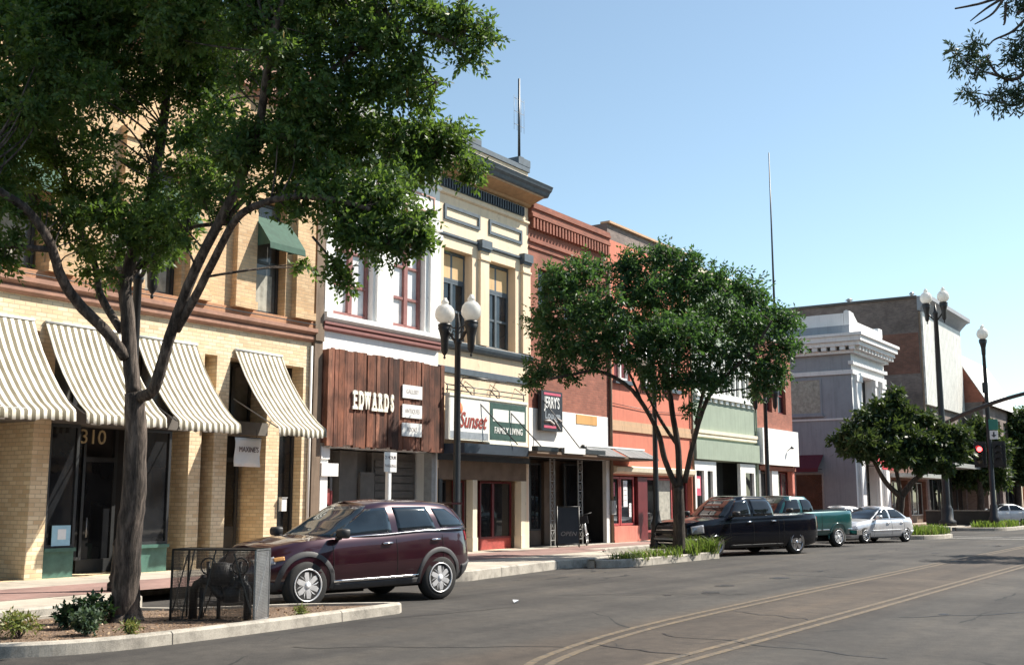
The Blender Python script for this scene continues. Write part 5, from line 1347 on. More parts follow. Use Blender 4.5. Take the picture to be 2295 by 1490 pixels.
def wheel(parent, x, y, r, wdt, sg, style, rim_r, rim_mat):
    """wheel empty-less: tyre mesh is the part, rim its sub-part; sg = outward side"""
    ty = MB(); h = wdt / 2
    ty.lathe([(rim_r - .01, -h * .9), (r * .9, -h), (r * .985, -h * .72), (r, -h * .4), (r, h * .4), (r * .985, h * .72), (r * .9, h), (rim_r - .01, h * .9)], (0, 0, 0), n=40, axis='y')
    t = ty.build('wheel', M['tyre'], parent, (x, y, r)); t.rotation_euler = (0, 0, 0 if sg < 0 else PI)
    mb = MB(); o = -h            # outward is local -y
    mb.lathe([(.03, o + .1), (rim_r - .005, o + .09)], n=36, m=1, axis='y')
    mb.lathe([(rim_r - .03, o + .1), (rim_r - .012, o - .002), (rim_r + .006, o - .004), (rim_r + .004, o + .03)], n=36, m=0, axis='y')
    nsp, sw, sw2 = {'six': (6, .068, .05), 'five': (5, .075, .06), 'star': (5, .11, .05), 'cap': (10, .05, .045)}[style]
    for k in range(nsp):
        q = 2 * PI * k / nsp + PI / 2
        c, s_ = math.cos(q), math.sin(q)
        def P(rr, ww, yy): return (rr * c - ww * s_, yy, rr * s_ + ww * c)
        r0, r1 = .05, rim_r - .014
        v = [P(r0, -sw2 * .7, o + .012), P(r0, sw2 * .7, o + .012), P(r1 * .6, sw, o + .008), P(r1, sw2, o + .014), P(r1, -sw2, o + .014), P(r1 * .6, -sw, o + .008)]
        v2 = [(p[0], p[1] + .05, p[2]) for p in v]
        mb.add(v + v2, [(5, 4, 3, 2, 1, 0), (6, 7, 8, 9, 10, 11)] + [(i, (i + 1) % 6, (i + 1) % 6 + 6, i + 6) for i in range(6)], 0)
    mb.lathe([(.0, o + .0), (.045, o + .0), (.06, o + .014), (.06, o + .06)], n=16, m=0, axis='y')
    mb.build('rim', [rim_mat, M['well']], t)
    return t

def arch_cutter(x, y0, y1, r, z):
    mb = MB(); mb.lathe([(r, y0), (r, y1)], (x, 0, z), n=40, axis='y'); o = mb.build('cutter', M['well']); weld(o); return o

def vehicle(sp):
    t = thing(sp['name'], sp['label'], sp['cat'], sp['loc'], sp['rz'], sp.get('group'), world=False)
    pm, wb, tr, wr = M[sp['paint']], sp['wb'], sp['track'], sp['wr']
    body = Shell(sp['xf'], sp['xr'], sp['b'], sp['zb'], sp['zt'], crown=sp.get('crown', .05), n=sp.get('n', 5.5), m=sp.get('nm', 3.0))
    mb = MB(); body.mesh(mb, [0, .1, .22, .36, .5, .64, .76, .86, .94, 1])
    bo = mb.build('body', [pm], t); weld(bo); bo.data.materials.append(M['well'])
    cs = []
    for x in (wb / 2, -wb / 2):
        for sg in (1, -1): cs.append(arch_cutter(x, sg * (tr / 2 - .17), sg * (tr / 2 + .5), sp['arch'], wr + .015))
    if sp.get('bed'):
        a, b, w_, z = sp['bed']; m2 = MB(); m2.box(a, b, -w_, w_, z, 2.5); cs.append(m2.build('cutter', M['trim_black']))
    cut(bo, cs)
    # arch lips / cladding
    if sp.get('lips'):
        for x in (wb / 2, -wb / 2):
            for sg in (1, -1):
                m2 = MB(); P = []
                for i in range(25):
                    q = PI * (-.06 + 1.12 * i / 24)
                    row = []
                    for rr, dy in ((sp['arch'] - .006, -.03), (sp['arch'] - .006, .012), (sp['arch'] + sp['lips'] * .8, .018), (sp['arch'] + sp['lips'], .004), (sp['arch'] + sp['lips'], -.03)):
                        px, pz = x + rr * math.cos(q), wr + .015 + rr * math.sin(q)
                        tt = max(0.0, min(1, body.t_of(px, pz)))
                        row.append(Vector((px, sg * (body.w(px, tt) + dy), pz)))
                    P.append(row)
                m2.grid(P); o = m2.build('wheel_arch', M[sp.get('lip_mat', 'cladding')], t); sharp(o, 50)
    # cabin
    cab = Shell(sp['cxf'], sp['cxr'], sp['cb'], sp['czb'], sp['czt'], crown=sp.get('roof_crown', .05), n=sp.get('cn', 7), m=sp.get('cm', 3.0))
    mb = MB(); cab.mesh(mb, [0, .2, .4, .6, .8, .9, .96, 1], bottom=False)
    co = mb.build('roof', [pm], t); weld(co); sharp(co, 40)
    gm = M[sp.get('glass', 'car_glass')]
    mb = MB(); patch(mb, lambda v, q: cab.end(v, q, 1), lin(-.86, .86, 17), lin(.06, .93, 9)); mb.build('windshield', gm, t)
    mb = MB(); patch(mb, lambda v, q: cab.end(v, q, -1), lin(-.84, .84, 15), lin(.15 if not sp.get('bed') else .1, .9, 9)); mb.build('rear_window', gm, t)
    for (xa0, xa1, xb0, xb1, t0, t1) in sp['side_glass']:
        for sg in (1, -1):
            m2 = MB(); n1, n2 = 12, 8
            us, vs = lin(0, 1, n1), lin(t0, t1, n2)
            def fn(u, v):
                k = (v - t0) / (t1 - t0); a = xa0 + (xa1 - xa0) * k; b = xb0 + (xb1 - xb0) * k
                return cab.side(a + (b - a) * u, v, sg)
            patch(m2, fn, us, vs, .005)
            m2.build('side_window', gm, t)
    if sp.get('beltline'):
        for sg in (1, -1):
            m2 = MB(); a, b = sp['beltline']
            m2.tube([cab.side(x, .03, sg) + Vector((0, sg * .012, .012)) for x in lin(a, b, 14)], .012, n=6); m2.build('belt_trim', M['chrome'], t)
    # door seams, handles, mirrors
    for x in sp['seams']:
        for sg in (1, -1):
            m2 = MB(); m2.tube([body.side(x, q, sg) + Vector((0, sg * .0005, 0)) for q in lin(.12, .97, 9)], .005, n=4, cap=False); m2.build('door_seam', M['well'], t)
    for x, z in sp['handles']:
        for sg in (1, -1):
            q = body.t_of(x, z); p = body.side(x, q, sg)
            m2 = MB(); m2.tube([p + Vector((.1, 0, 0)), p + Vector((.08, sg * .03, 0)), p + Vector((-.08, sg * .03, .004)), p + Vector((-.1, 0, .004))], [.012, .018, .018, .012], n=8); m2.build('door_handle', M[sp.get('handle_mat', 'chrome')], t)
    mx, mz = sp['mirror']
    for sg in (1, -1):
        yb = body.w(mx, .98)
        m2 = MB(); m2.tube([(mx, sg * (yb - .06), mz - .05), (mx - .02, sg * (yb + .08), mz - .02)], .035, n=6)
        yc = yb + .17; P = []
        for q, k in ((.09, .55), (.05, .95), (-.02, 1.0), (-.06, .97), (-.065, .85)):
            P.append([Vector((mx + q, sg * (yc + .125 * k * math.cos(a_)**1 * (abs(math.cos(a_)) ** -.5 if abs(math.cos(a_)) > 1e-3 else 0)), mz + .05 + .08 * k * math.sin(a_) * (abs(math.sin(a_)) ** -.5 if abs(math.sin(a_)) > 1e-3 else 0))) for a_ in [2 * PI * i_ / 20 for i_ in range(21)]])
        m2.grid(P); nb_ = len(m2.v); m2.add(P[0][:-1], [tuple(range(20))]); m2.add(P[-1][:-1], [tuple(range(19, -1, -1))])
        o = m2.build('mirror', M[sp.get('mirror_mat', 'trim_black')], t); weld(o); sharp(o, 50)
    # lower trims given as strips (x0, x1, t0, t1, material)
    for (nm, x0, x1, t0, t1, mt, d) in sp.get('strips', ()):
        for sg in (1, -1):
            m2 = MB(); patch(m2, lambda u, v: body.side(u, v, sg), lin(x0, x1, 12), lin(t0, t1, 4), d); m2.build(nm, M[mt], t)
    for (nm, v0, v1, t0, t1, sgx, mt, d) in sp.get('ends', ()):
        m2 = MB(); patch(m2, lambda u, v: body.end(u, v, sgx), lin(v0, v1, 15), lin(t0, t1, 5), d); m2.build(nm, M[mt], t)
    for (nm, x0, x1, t0, t1, mt, d) in sp.get('corner', ()):      # lamps wrapped round the corner of nose or tail, on the side skin near the end
        for sg in (1, -1):
            m2 = MB(); patch(m2, lambda u, v: body.side(u, v, sg), lin(x0, x1, 10), lin(t0, t1, 6), d); m2.build(nm, M[mt], t)
    # wheels and underside
    for x in (wb / 2, -wb / 2):
        for sg in (1, -1): wheel(t, x, sg * tr / 2, wr, sp['tw'], sg, sp['wheel'] if not (x > 0 and sp.get('wheel_front')) else sp['wheel_front'], sp['rim'], M[sp['rim_mat']])
    m2 = MB(); m2.box(-wb / 2 - .5, wb / 2 + .4, -tr / 2 + .25, tr / 2 - .25, wr * .62, wr * 1.1); m2.box(-.2, .6, -.25, .25, wr * .45, wr * .7); m2.tube([(wb / 2, -tr / 2 + .1, wr), (wb / 2, tr / 2 - .1, wr)], .05, n=6); m2.tube([(-wb / 2, -tr / 2 + .1, wr), (-wb / 2, tr / 2 - .1, wr)], .06, n=6)
    m2.build('chassis', M['well'], t)
    for ex in sp.get('extra', ()): ex(t, body, cab)
    return t

def place(rear_left, delta, wb, half):
    """origin and heading from the outer face of the rear left wheel; delta = degrees the nose turns in to the kerb"""
    a = math.radians(delta); h = Vector((-math.sin(a), -math.cos(a))); n_ = Vector((math.cos(a), -math.sin(a)))
    o = Vector(rear_left) + h * wb / 2 - n_ * half
    return (o.x, o.y, 0.0), math.atan2(h.y, h.x)

# ---- maroon SUV
def suv_extra(t, body, cab):
    m2 = MB()
    m2.box(-2.12, -1.86, -.6, .6, cab.z(-1.9, 1) + .0, cab.z(-1.9, 1) + .035); m2.build('roof_spoiler', M['paint_maroon'], t)
    m2 = MB()
    for sg in (1, -1): m2.tube([(cab.xa(0)[0] + cab.xa(0)[1] - .12, sg * .3, 1.15), (.75, sg * .05, 1.22)], .008, n=5)
    m2.build('wiper', M['trim_black'], t)
    m2 = MB(); m2.tube([(1.9, .5, .5), (1.9, .5, .5 + .001)], .05, n=8); m2.build('fog_lamp', M['lamp_clear'], t)
    m2 = MB(); m2.box(-2.43, -2.41, -.26, .26, .92, 1.05); m2.build('license_plate', M['plate'], t)
loc, rz = place((-12.02, 15.6), 13, 2.70, .94)
suv = vehicle(dict(name='suv', label='dark maroon SUV parked nose in behind the metal cage', cat='suv', loc=loc, rz=rz, paint='paint_maroon', wb=2.70, track=1.62, wr=.376, tw=.24, arch=.437, lips=.075, crown=.06,
    xf=[(0, 2.1), (.18, 2.24), (.45, 2.29), (.7, 2.24), (.9, 2.1), (1, 1.98)], xr=[(0, -2.2), (.15, -2.36), (.3, -2.41), (.6, -2.38), (.85, -2.33), (1, -2.28)],
    b=[(0, .86), (.15, .91), (.38, .942), (.6, .935), (.8, .915), (.93, .885), (1, .85)], n=4.6,
    zb=[(-2.45, .42), (-2.0, .3), (1.9, .27), (2.3, .34)], zt=[(-2.45, 1.22), (-2.2, 1.25), (-1.2, 1.19), (0, 1.12), (.9, 1.09), (1.3, 1.06), (1.75, .99), (2.1, .9), (2.3, .82)],
    cxf=[(0, 1.08), (.5, .62), (.85, .26), (1, .08)], cxr=[(0, -2.3), (.4, -2.2), (.8, -2.05), (1, -1.92)], cb=[(0, .86), (.3, .82), (.6, .755), (.85, .675), (.95, .62), (1, .56)],
    czb=[(-2.4, 1.2), (-1.2, 1.165), (0, 1.1), (1.1, 1.06)], czt=[(-2.4, 1.58), (-1.9, 1.63), (-1.2, 1.675), (-.4, 1.68), (.1, 1.64), (.5, 1.6)], roof_crown=.045, cn=6,
    glass='car_glass_blue', side_glass=[(.82, .06, -.33, -.3, .1, .84), (-.47, -.44, -1.28, -1.17, .1, .84), (-1.4, -1.28, -2.06, -1.62, .14, .8)], beltline=(.9, -2.05),
    seams=(.88, -.4, -1.42), handles=((-.2, .99), (-1.25, 1.03)), mirror=(.78, 1.12), handle_mat='chrome',
    strips=[('sill_cladding', .88, -.88, .0, .13, 'cladding', .012), ('chrome_strip', .86, -.86, .145, .19, 'chrome', .02)],
    ends=[('bumper', -.97, .97, .02, .3, -1, 'cladding', .012), ('bumper', -.9, .9, .0, .24, 1, 'cladding', .01), ('grille', -.5, .5, .5, .68, 1, 'trim_black', .01)],
    corner=[('headlight', 1.86, 2.12, .64, .8, 'lamp_clear', .01), ('indicator', 1.72, 1.88, .69, .77, 'lamp_amber', .012), ('taillight', -2.1, -2.34, .72, .94, 'lamp_red', .012), ('bumper_corner', -1.92, -2.34, .04, .3, 'cladding', .011)],
    wheel='six', rim=.25, rim_mat='alloy', extra=[suv_extra]))

# ---- black crew-cab pickup
def truck_extra(t, body, cab):
    m2 = MB()
    patch(m2, lambda u, v: body.end(u, v, 1), lin(-.62, .62, 15), lin(.58, .9, 5), .012); g = m2.build('grille', M['trim_black'], t)
    m2 = MB(); patch(m2, lambda u, v: body.end(u, v, 1), lin(-.62, .62, 15), lin(.7, .745, 3), .03); m2.build('grille_bar', M['chrome'], g)
    m2 = MB(); patch(m2, lambda u, v: body.end(u, v, 1), lin(-.9, .9, 15), lin(.3, .37, 3), .04); m2.build('bumper', M['frame_grey'], t)
    m2 = MB(); patch(m2, lambda u, v: body.end(u, v, 1), lin(-.6, .6, 15), lin(.08, .2, 3), .02); m2.build('lower_grille', M['chrome'], t)
loc, rz = place((-12.62, 35.1), 21, 3.64, .99)
vehicle(dict(name='pickup_truck', label='black lowered crew cab pickup with bright alloy wheels, behind small tree', cat='pickup truck', loc=loc, rz=rz, paint='paint_black', wb=3.64, track=1.72, wr=.38, tw=.26, arch=.43, n=9,
    nm=4.6, xf=[(0, 2.66), (.2, 2.82), (.5, 2.86), (.85, 2.83), (1, 2.74)], xr=[(0, -3.15), (.25, -3.2), (1, -3.18)], b=[(0, .9), (.15, .97), (.4, 1.0), (.7, .99), (.9, .965), (1, .92)],
    zb=[(-3.2, .36), (-2.4, .27), (2.3, .25), (2.8, .3)], zt=[(-3.2, 1.25), (-1.2, 1.23), (.9, 1.19), (1.5, 1.16), (2.3, 1.09), (2.78, 1.0)],
    cxf=[(0, 1.45), (.5, 1.05), (.85, .72), (1, .52)], cxr=[(0, -1.15), (.6, -1.1), (1, -.9)], cb=[(0, .93), (.3, .89), (.7, .79), (.95, .69), (1, .64)],
    czb=[(-1.2, 1.2), (1.5, 1.13)], czt=[(-1.2, 1.78), (-.5, 1.82), (.3, 1.82), (.6, 1.79), (1.3, 1.78)], roof_crown=.03, bed=(-3.1, -1.25, .82, .85),
    side_glass=[(1.15, .62, .22, .22, .08, .85), (.1, .1, -.9, -.76, .08, .85)], seams=(1.2, .17, -.98, -1.22), handles=((.35, 1.04), (-.75, 1.06)), mirror=(1.05, 1.24),
    ends=[('tailgate_trim', -.9, .9, .05, .22, -1, 'trim_black', .012)], corner=[('headlight', 2.3, 2.68, .56, .86, 'lamp_clear', .012), ('taillight', -3.02, -3.16, .5, .92, 'lamp_red', .012)],
    strips=[('sill_trim', 1.2, -1.2, .02, .1, 'trim_black', .012)], wheel='five', rim=.27, rim_mat='dark_alloy', extra=[truck_extra]))

# ---- dark green extended-cab pickup
def green_extra(t, body, cab):
    m2 = MB(); m2.box(-3.2, -2.9, -.92, .92, .42, .6); m2.build('rear_bumper', M['chrome'], t)
    m2 = MB(); m2.box(-2.24, -2.2, .78, .9, .2, .52); m2.build('mud_flap', M['frame_grey'], t)
loc, rz = place((-13.2, 41.2), 21, 3.6, .98)
vehicle(dict(name='pickup_truck', label='dark green extended cab pickup parked right behind the black one', cat='pickup truck', loc=loc, rz=rz, paint='paint_green', wb=3.6, track=1.68, wr=.375, tw=.245, arch=.45, lips=.05, lip_mat='paint_green', n=9, nm=4.6,
    xf=[(0, 2.5), (.3, 2.62), (.8, 2.6), (1, 2.5)], xr=[(0, -2.85), (.25, -2.93), (1, -2.93)], b=[(0, .88), (.15, .95), (.45, .98), (.8, .97), (.95, .94), (1, .9)],
    zb=[(-3, .46), (2.3, .42), (2.8, .45)], zt=[(-3, 1.33), (.9, 1.25), (2.3, 1.15), (2.7, 1.08)],
    cxf=[(0, 1.4), (.5, 1.1), (1, .65)], cxr=[(0, -.82), (.6, -.72), (1, -.48)], cb=[(0, .9), (.35, .87), (.75, .78), (1, .66)], czb=[(-.9, 1.26), (1.5, 1.18)], czt=[(-.9, 1.82), (.5, 1.85), (1.4, 1.8)], roof_crown=.03, bed=(-2.85, -.95, .8, .95),
    side_glass=[(1.12, .72, .2, .2, .08, .84), (.08, .08, -.62, -.5, .08, .84)], seams=(1.15, .14, -.88), handles=((.35, 1.06),), mirror=(1.0, 1.3),
    strips=[('chrome_strip', -2.35, -2.9, .2, .245, 'chrome', .022), ('chrome_strip', -.9, -1.28, .2, .245, 'chrome', .022), ('chrome_strip', 1.1, -.85, .2, .245, 'chrome', .022)], corner=[('headlight', 2.2, 2.5, .6, .85, 'lamp_clear', .012), ('taillight', -2.83, -2.92, .4, .95, 'lamp_red', .012)],
    wheel='star', rim=.235, rim_mat='alloy', extra=[green_extra]))

# ---- sedans
def sedan(name, label, cat, rl, delta, pm, wheel_front=None, lift=0.0, wheel_='five', rim_mat='alloy'):
    loc, rz = place(rl, delta, 2.70, .88)
    return vehicle(dict(name=name, label=label, cat=cat, loc=loc, rz=rz, paint=pm, wb=2.70, track=1.53, wr=.32, tw=.205, arch=.365, n=4.6, crown=.05,
        xf=[(0, 2.15), (.3, 2.3), (.6, 2.3), (1, 2.05)], xr=[(0, -2.2), (.3, -2.38), (.7, -2.36), (1, -2.25)], b=[(0, .8), (.2, .87), (.5, .89), (.8, .87), (1, .8)],
        zb=[(-2.4, .34), (-1.8, .22), (1.9, .2), (2.3, .26)], zt=[(-2.4, .95), (-1.8, 1.0), (-.4, .96), (.9, .93), (1.5, .86), (2.3, .7)],
        cxf=[(0, 1.1), (.5, .55), (1, -.12)], cxr=[(0, -1.95), (.5, -1.55), (.85, -1.15), (1, -.9)], cb=[(0, .8), (.4, .74), (.8, .63), (1, .52)], czb=[(-2, .97), (-.4, .94), (1.1, .9)], czt=[(-2, 1.34), (-.9, 1.42), (-.3, 1.44), (.2, 1.41), (1, 1.38)], roof_crown=.04, cn=6,
        side_glass=[(.72, .0, -.3, -.3, .1, .82), (-.4, -.4, -1.42, -.98, .1, .82)], seams=(.8, -.36, -1.2), handles=((-.12, .8), (-1.05, .82)), mirror=(.62, .98), mirror_mat=pm, handle_mat=pm, beltline=(.7, -1.4),
        strips=[('side_moulding', 1.0, -1.0, .36, .43, pm, .014), ('sill_trim', 1.0, -1.0, .0, .07, 'cladding', .008)],
        ends=[('grille', -.4, .4, .5, .72, 1, 'trim_black', .01), ('bumper', -.9, .9, .02, .3, -1, pm, .02), ('license_plate', -.28, .28, .45, .6, -1, 'plate', .012)],
        corner=[('headlight', 1.75, 2.15, .6, .84, 'lamp_clear', .01), ('taillight', -1.98, -2.3, .58, .85, 'lamp_red', .01)], wheel=wheel_, wheel_front=wheel_front, rim=.205, rim_mat=rim_mat))
sedan('sedan', 'silver sedan at the end of the parked row beside the grassy kerb island', 'car', (-12.45, 47.7), 20, 'paint_silver', wheel_front='cap')
sedan('sedan', 'white sedan whose roof shows above the green pickup bed', 'car', (-14.4, 49.4), 20, 'paint_white')
c_ = sedan('sedan', 'white car across the intersection behind the traffic signal pole', 'car', (-14.5, 87.4), 56, 'paint_white')

# ------------------------------------------------------------------ street furniture
def globe_mat():
    m, n, l, b = new_mat('globe_glass')
    tc = N(n, 'ShaderNodeTexCoord'); nz = N(n, 'ShaderNodeTexNoise', i_Scale=6.0, i_Detail=3.0); l.new(tc.outputs['Object'], nz.inputs['Vector'])
    r = ramp(n, [(0.35, (0.72, 0.7, 0.66)), (0.65, (0.9, 0.89, 0.86))]); l.new(nz.outputs[0], r.inputs[0]); l.new(r.outputs[0], b.inputs['Base Color'])
    b.inputs['Roughness'].default_value = 0.12; b.inputs['Coat Weight'].default_value = 0.6
    tr = N(n, 'ShaderNodeBsdfTranslucent'); tr.inputs[0].default_value = (0.85, 0.84, 0.8, 1)
    mx = N(n, 'ShaderNodeMixShader'); mx.inputs[0].default_value = 0.4
    l.new(b.outputs[0], mx.inputs[1]); l.new(tr.outputs[0], mx.inputs[2]); l.new(mx.outputs[0], n['Material Output'].inputs[0])
    return m
M['globe'] = globe_mat()

def lantern(t, x, y, z, k=1.0, arm=None):
    """cast holder with acorn globe; z = underside of the drop finial"""
    mb = MB()
    mb.lathe([(.0, 0), (.025 * k, .01 * k), (.03 * k, .05 * k), (.015 * k, .08 * k), (.06 * k, .14 * k), (.085 * k, .2 * k), (.1 * k, .5 * k), (.135 * k, .66 * k), (.175 * k, .76 * k), (.15 * k, .78 * k), (.175 * k, .81 * k), (.165 * k, .86 * k), (.12 * k, .88 * k)], (x, y, z), n=16)
    h = mb.build('lamp_holder', M['black_iron'], t)
    mb = MB()
    gz = [(.1, .885), (.18, .93), (.235, 1.02), (.248, 1.11), (.225, 1.22), (.16, 1.31), (.09, 1.345), (.085, 1.37), (.1, 1.39), (.085, 1.43), (.055, 1.46), (.05, 1.49), (.015, 1.52)]
    mb.lathe([(a * k, b * k) for a, b in gz], (x, y, z), n=24)
    mb.build('globe', M['globe'], h)

def street_lamp(label):
    t = thing('street_lamp', label, 'street lamp', (0, 0, 0), group='twin globe street lamps', world=False)
    mb = MB()
    mb.lathe([(.24, 0), (.24, .12), (.2, .16), (.22, .22), (.19, .3), (.17, .7), (.19, .76), (.14, .86), (.115, 1.0), (.1, 1.1), (.105, 1.14), (.09, 1.18), (.08, 3.5), (.072, 5.2), (.1, 5.24), (.1, 5.3), (.07, 5.34), (.065, 5.7), (.05, 5.76), (.02, 5.95), (.0, 6.0)], n=18)
    mb.build('post', M['black_iron'], t)
    for sg in (1, -1):
        mb = MB()
        mb.tube([(0, 0, 5.28), (sg * .12, 0, 5.34), (sg * .24, 0, 5.5), (sg * .33, 0, 5.58), (sg * .4, 0, 5.6)], [.045, .04, .035, .03, .03], n=8)
        mb.tube([(0, 0, 5.62), (sg * .14, 0, 5.62), (sg * .26, 0, 5.72), (sg * .38, 0, 5.74)], .018, n=6)
        mb.tube([(sg * .06, 0, 5.5), (sg * .13, 0, 5.56), (sg * .18, 0, 5.5), (sg * .13, 0, 5.45)], .014, n=6)
        mb.build('arm', M['black_iron'], t)
        lantern(t, sg * .4, 0, 4.88)
    return t
lp = street_lamp('black twin globe street lamp rising behind the maroon SUV')
lp.location = (-15.9, 21.2, .22)
for (x, y), lb in (((-15.9, 11.95), 'black twin globe street lamp mostly hidden behind the large tree trunk'), ((-15.9, 31.65), 'black twin globe street lamp half hidden in the small tree crown'), ((-15.9, 41.2), 'black twin globe street lamp in front of the white fascia, above the green pickup')):
    c = copy_tree(lp); c.location = (x, y, .22); c['label'] = lb

# tall double lamp with the signal arm
t = thing('tall_street_lamp', 'very tall black twin globe lamp at far corner, carrying the long signal arm', 'street lamp', (-15.7, 69.2, .2))
mb = MB(); mb.lathe([(.5, .2), (.5, .5), (.36, .6), (.34, 1.2), (.26, 1.35), (.22, 1.5), (.17, 9), (.13, 12.85), (.18, 12.9), (.1, 13.05), (.03, 13.5)], (-15.7, 69.2, 0), n=16); mb.build('post', M['black_iron'], t)
for sg in (1, -1):
    mb = MB(); mb.tube([(-15.7 + sg * .05, 69.2, 12.45), (-15.7 + sg * .3, 69.2, 12.75), (-15.7 + sg * .48, 69.2, 13.0)], .05, n=6); mb.build('arm', M['black_iron'], t)
    lantern(t, -15.7 + sg * .5, 69.2, 12.3, 1.45)
pts = [p for p in smooth_path([(-15.7, 69.0, 6.1), (-14.2, 68.0, 6.65), (-12.2, 66.6, 7.15), (-10.0, 65.0, 7.5), (-7.0, 62.8, 7.75), (-4, 60.6, 7.8)], 4)]
mb = MB(); mb.tube(pts, .15, .07, n=8); mb.build('signal_arm', M['black_iron'], t)
mb = MB(); mb.box(-4.3, -3.9, 60.25, 60.65, 7.1, 8.2); mb.build('signal_head', M['black_iron'], t)

# signal post with its own lamp
def emit(name, col, s):
    m, n, l, b = new_mat(name); b.inputs['Base Color'].default_value = rgba(col); b.inputs['Emission Color'].default_value = rgba(col); b.inputs['Emission Strength'].default_value = s
    nz = N(n, 'ShaderNodeTexVoronoi', i_Scale=60.0); tc = N(n, 'ShaderNodeTexCoord'); l.new(tc.outputs['Object'], nz.inputs['Vector'])
    r = ramp(n, [(0.1, [min(1, c * 1.2) for c in col]), (0.7, [c * .6 for c in col])]); l.new(nz.outputs['Distance'], r.inputs[0]); l.new(r.outputs[0], b.inputs['Emission Color'])
    return m
M['signal_red'] = emit('signal_red', (1.0, 0.05, 0.05), 7.0)
M['signal_off'] = flat('signal_off', (0.05, 0.045, 0.03), 0.3)
sx, sy = -13.05, 68.9
t = thing('signal_pole', 'black traffic signal post with lit red light and a single globe on top', 'traffic signal', (sx, sy, .2))
mb = MB(); mb.lathe([(.3, .2), (.3, .7), (.22, .8), (.2, 1.4), (.15, 1.5), (.13, 6), (.09, 11.0), (.12, 11.05), (.06, 11.2), (.05, 11.25)], (sx, sy, 0), n=14); mb.build('post', M['black_iron'], t)
lantern(t, sx, sy, 9.9, 1.35)
for dx, lit in ((-.55, True), (.5, False)):
    mb = MB(); mb.box(sx + dx - .2, sx + dx + .2, sy - .1, sy + .16, 3.75, 4.95); mb.box(sx + dx - .34, sx + dx + .34, sy + .0, sy + .03, 3.6, 5.1)
    for z in (4.65, 4.3, 3.95):
        vs = []
        for j in range(9):
            q = PI * j / 8; vs.append((sx + dx + .17 * math.cos(q), sy - .1, z + .03 + .16 * math.sin(q))); vs.append((sx + dx + .17 * math.cos(q), sy - .34, z + .06 + .14 * math.sin(q)))
        mb.add(vs, [(2 * j, 2 * j + 1, 2 * j + 3, 2 * j + 2) for j in range(8)])
    mb.tube([(sx + dx * .6, sy + .05, 4.9), (sx, sy, 5.0)], .03, n=6); mb.tube([(sx + dx * .6, sy + .05, 3.8), (sx, sy, 3.75)], .03, n=6)
    h = mb.build('signal_head', M['black_iron'], t)
    if lit:
        for z, m_ in ((4.65, 'signal_red'), (4.3, 'signal_off'), (3.95, 'signal_off')):
            mb = MB(); mb.lathe([(.15, 0), (.14, -.03), (.0, -.05)], (sx + dx, sy - .1, z), n=18, axis='y'); mb.build('signal_light', M[m_], h)
M['street_green'] = flat('street_green', (0.03, 0.2, 0.15), 0.4)
mb = MB(); mb.box(sx + .05, sx + .55, sy - .18, sy - .15, 5.75, 6.35); mb.build('street_name_plate', M['street_green'], t)
mb = MB(); mb.box(sx + .08, sx + .52, sy - .18, sy - .15, 5.2, 5.7); pl = mb.build('arrow_plate', M['sign_white'], t)
mb = MB(); mb.prism_y([(sx + .16, 5.45), (sx + .3, 5.3), (sx + .44, 5.45), (sx + .34, 5.45), (sx + .34, 5.62), (sx + .26, 5.62), (sx + .26, 5.45)], sy - .188, sy - .182); mb.build('arrow', M['sign_black'], pl)
mb = MB(); mb.box(sx - .15, sx + .15, sy - .3, sy - .1, 7.9, 8.5); mb.box(sx - .1, sx + .1, sy - .32, sy - .3, 8.0, 8.4); mb.build('detector_box', M['black_iron'], t)

# posted notice on a white pole
t = thing('posted_sign', 'white square notice on a white pole behind the maroon SUV roof', 'sign', (-17.0, 20.0, .22))
mb = MB(); mb.box(-17.04, -16.96, 19.94, 20.06, .22, 2.4); mb.build('post', M['sign_white'], t)
mb = MB(); mb.box(-16.955, -16.94, 19.78, 20.22, 2.36, 2.82); bo_ = mb.build('board', M['sign_white'], t)
o1 = text_obj('a', '2 HOUR', .11, M['letter_dark'], None, (-16.936, 20.0, 2.69), extrude=.002)
o2 = text_obj('b', 'PARKING', .1, M['letter_grey'], None, (-16.936, 20.0, 2.5), extrude=.002)
join_meshes([o1, o2], 'lettering', bo_)

# pavement chalkboard
def orient(o, x, y, z, rz): o.location = (x, y, z); o.rotation_euler = (0, 0, rz)
t = thing('chalkboard', 'black A frame chalkboard standing on the pavement, chalked OPEN', 'chalkboard', (0, 0, 0), world=False)
for sg, nm in ((-1, 'panel'), (1, 'panel')):
    mb = MB(); P = [[(-.34, sg * .26, .08), (.34, sg * .26, .08)], [(-.34, sg * .02, 1.28), (.34, sg * .02, 1.28)]]
    mb.grid(P, smooth=False, thick=(0, .02, 0)); p = mb.build(nm, M['sign_black'], t)
    mb = MB(); f0 = lambda u: sg * (.26 - .24 * u) - .01
    for x in (-.35, .35): mb.tube([(x, f0(0), .0), (x, f0(1), 1.3)], .02, n=4)
    for u, z in ((0.06, .1), (1, 1.28)): mb.tube([(-.35, f0(u), z), (.35, f0(u), z)], .02, n=4)
    mb.build('frame', M['frame_dark'], p)
    if sg < 0: text_obj('chalk_lettering', 'OPEN', .2, M['chalk'], p, (0.0, -.2 - .012, .42), xdir=(1, 0, 0), ydir=(0, .2, 1), extrude=.002, shear=.25)
orient(t, -18.75, 31.0, .22, math.radians(33))

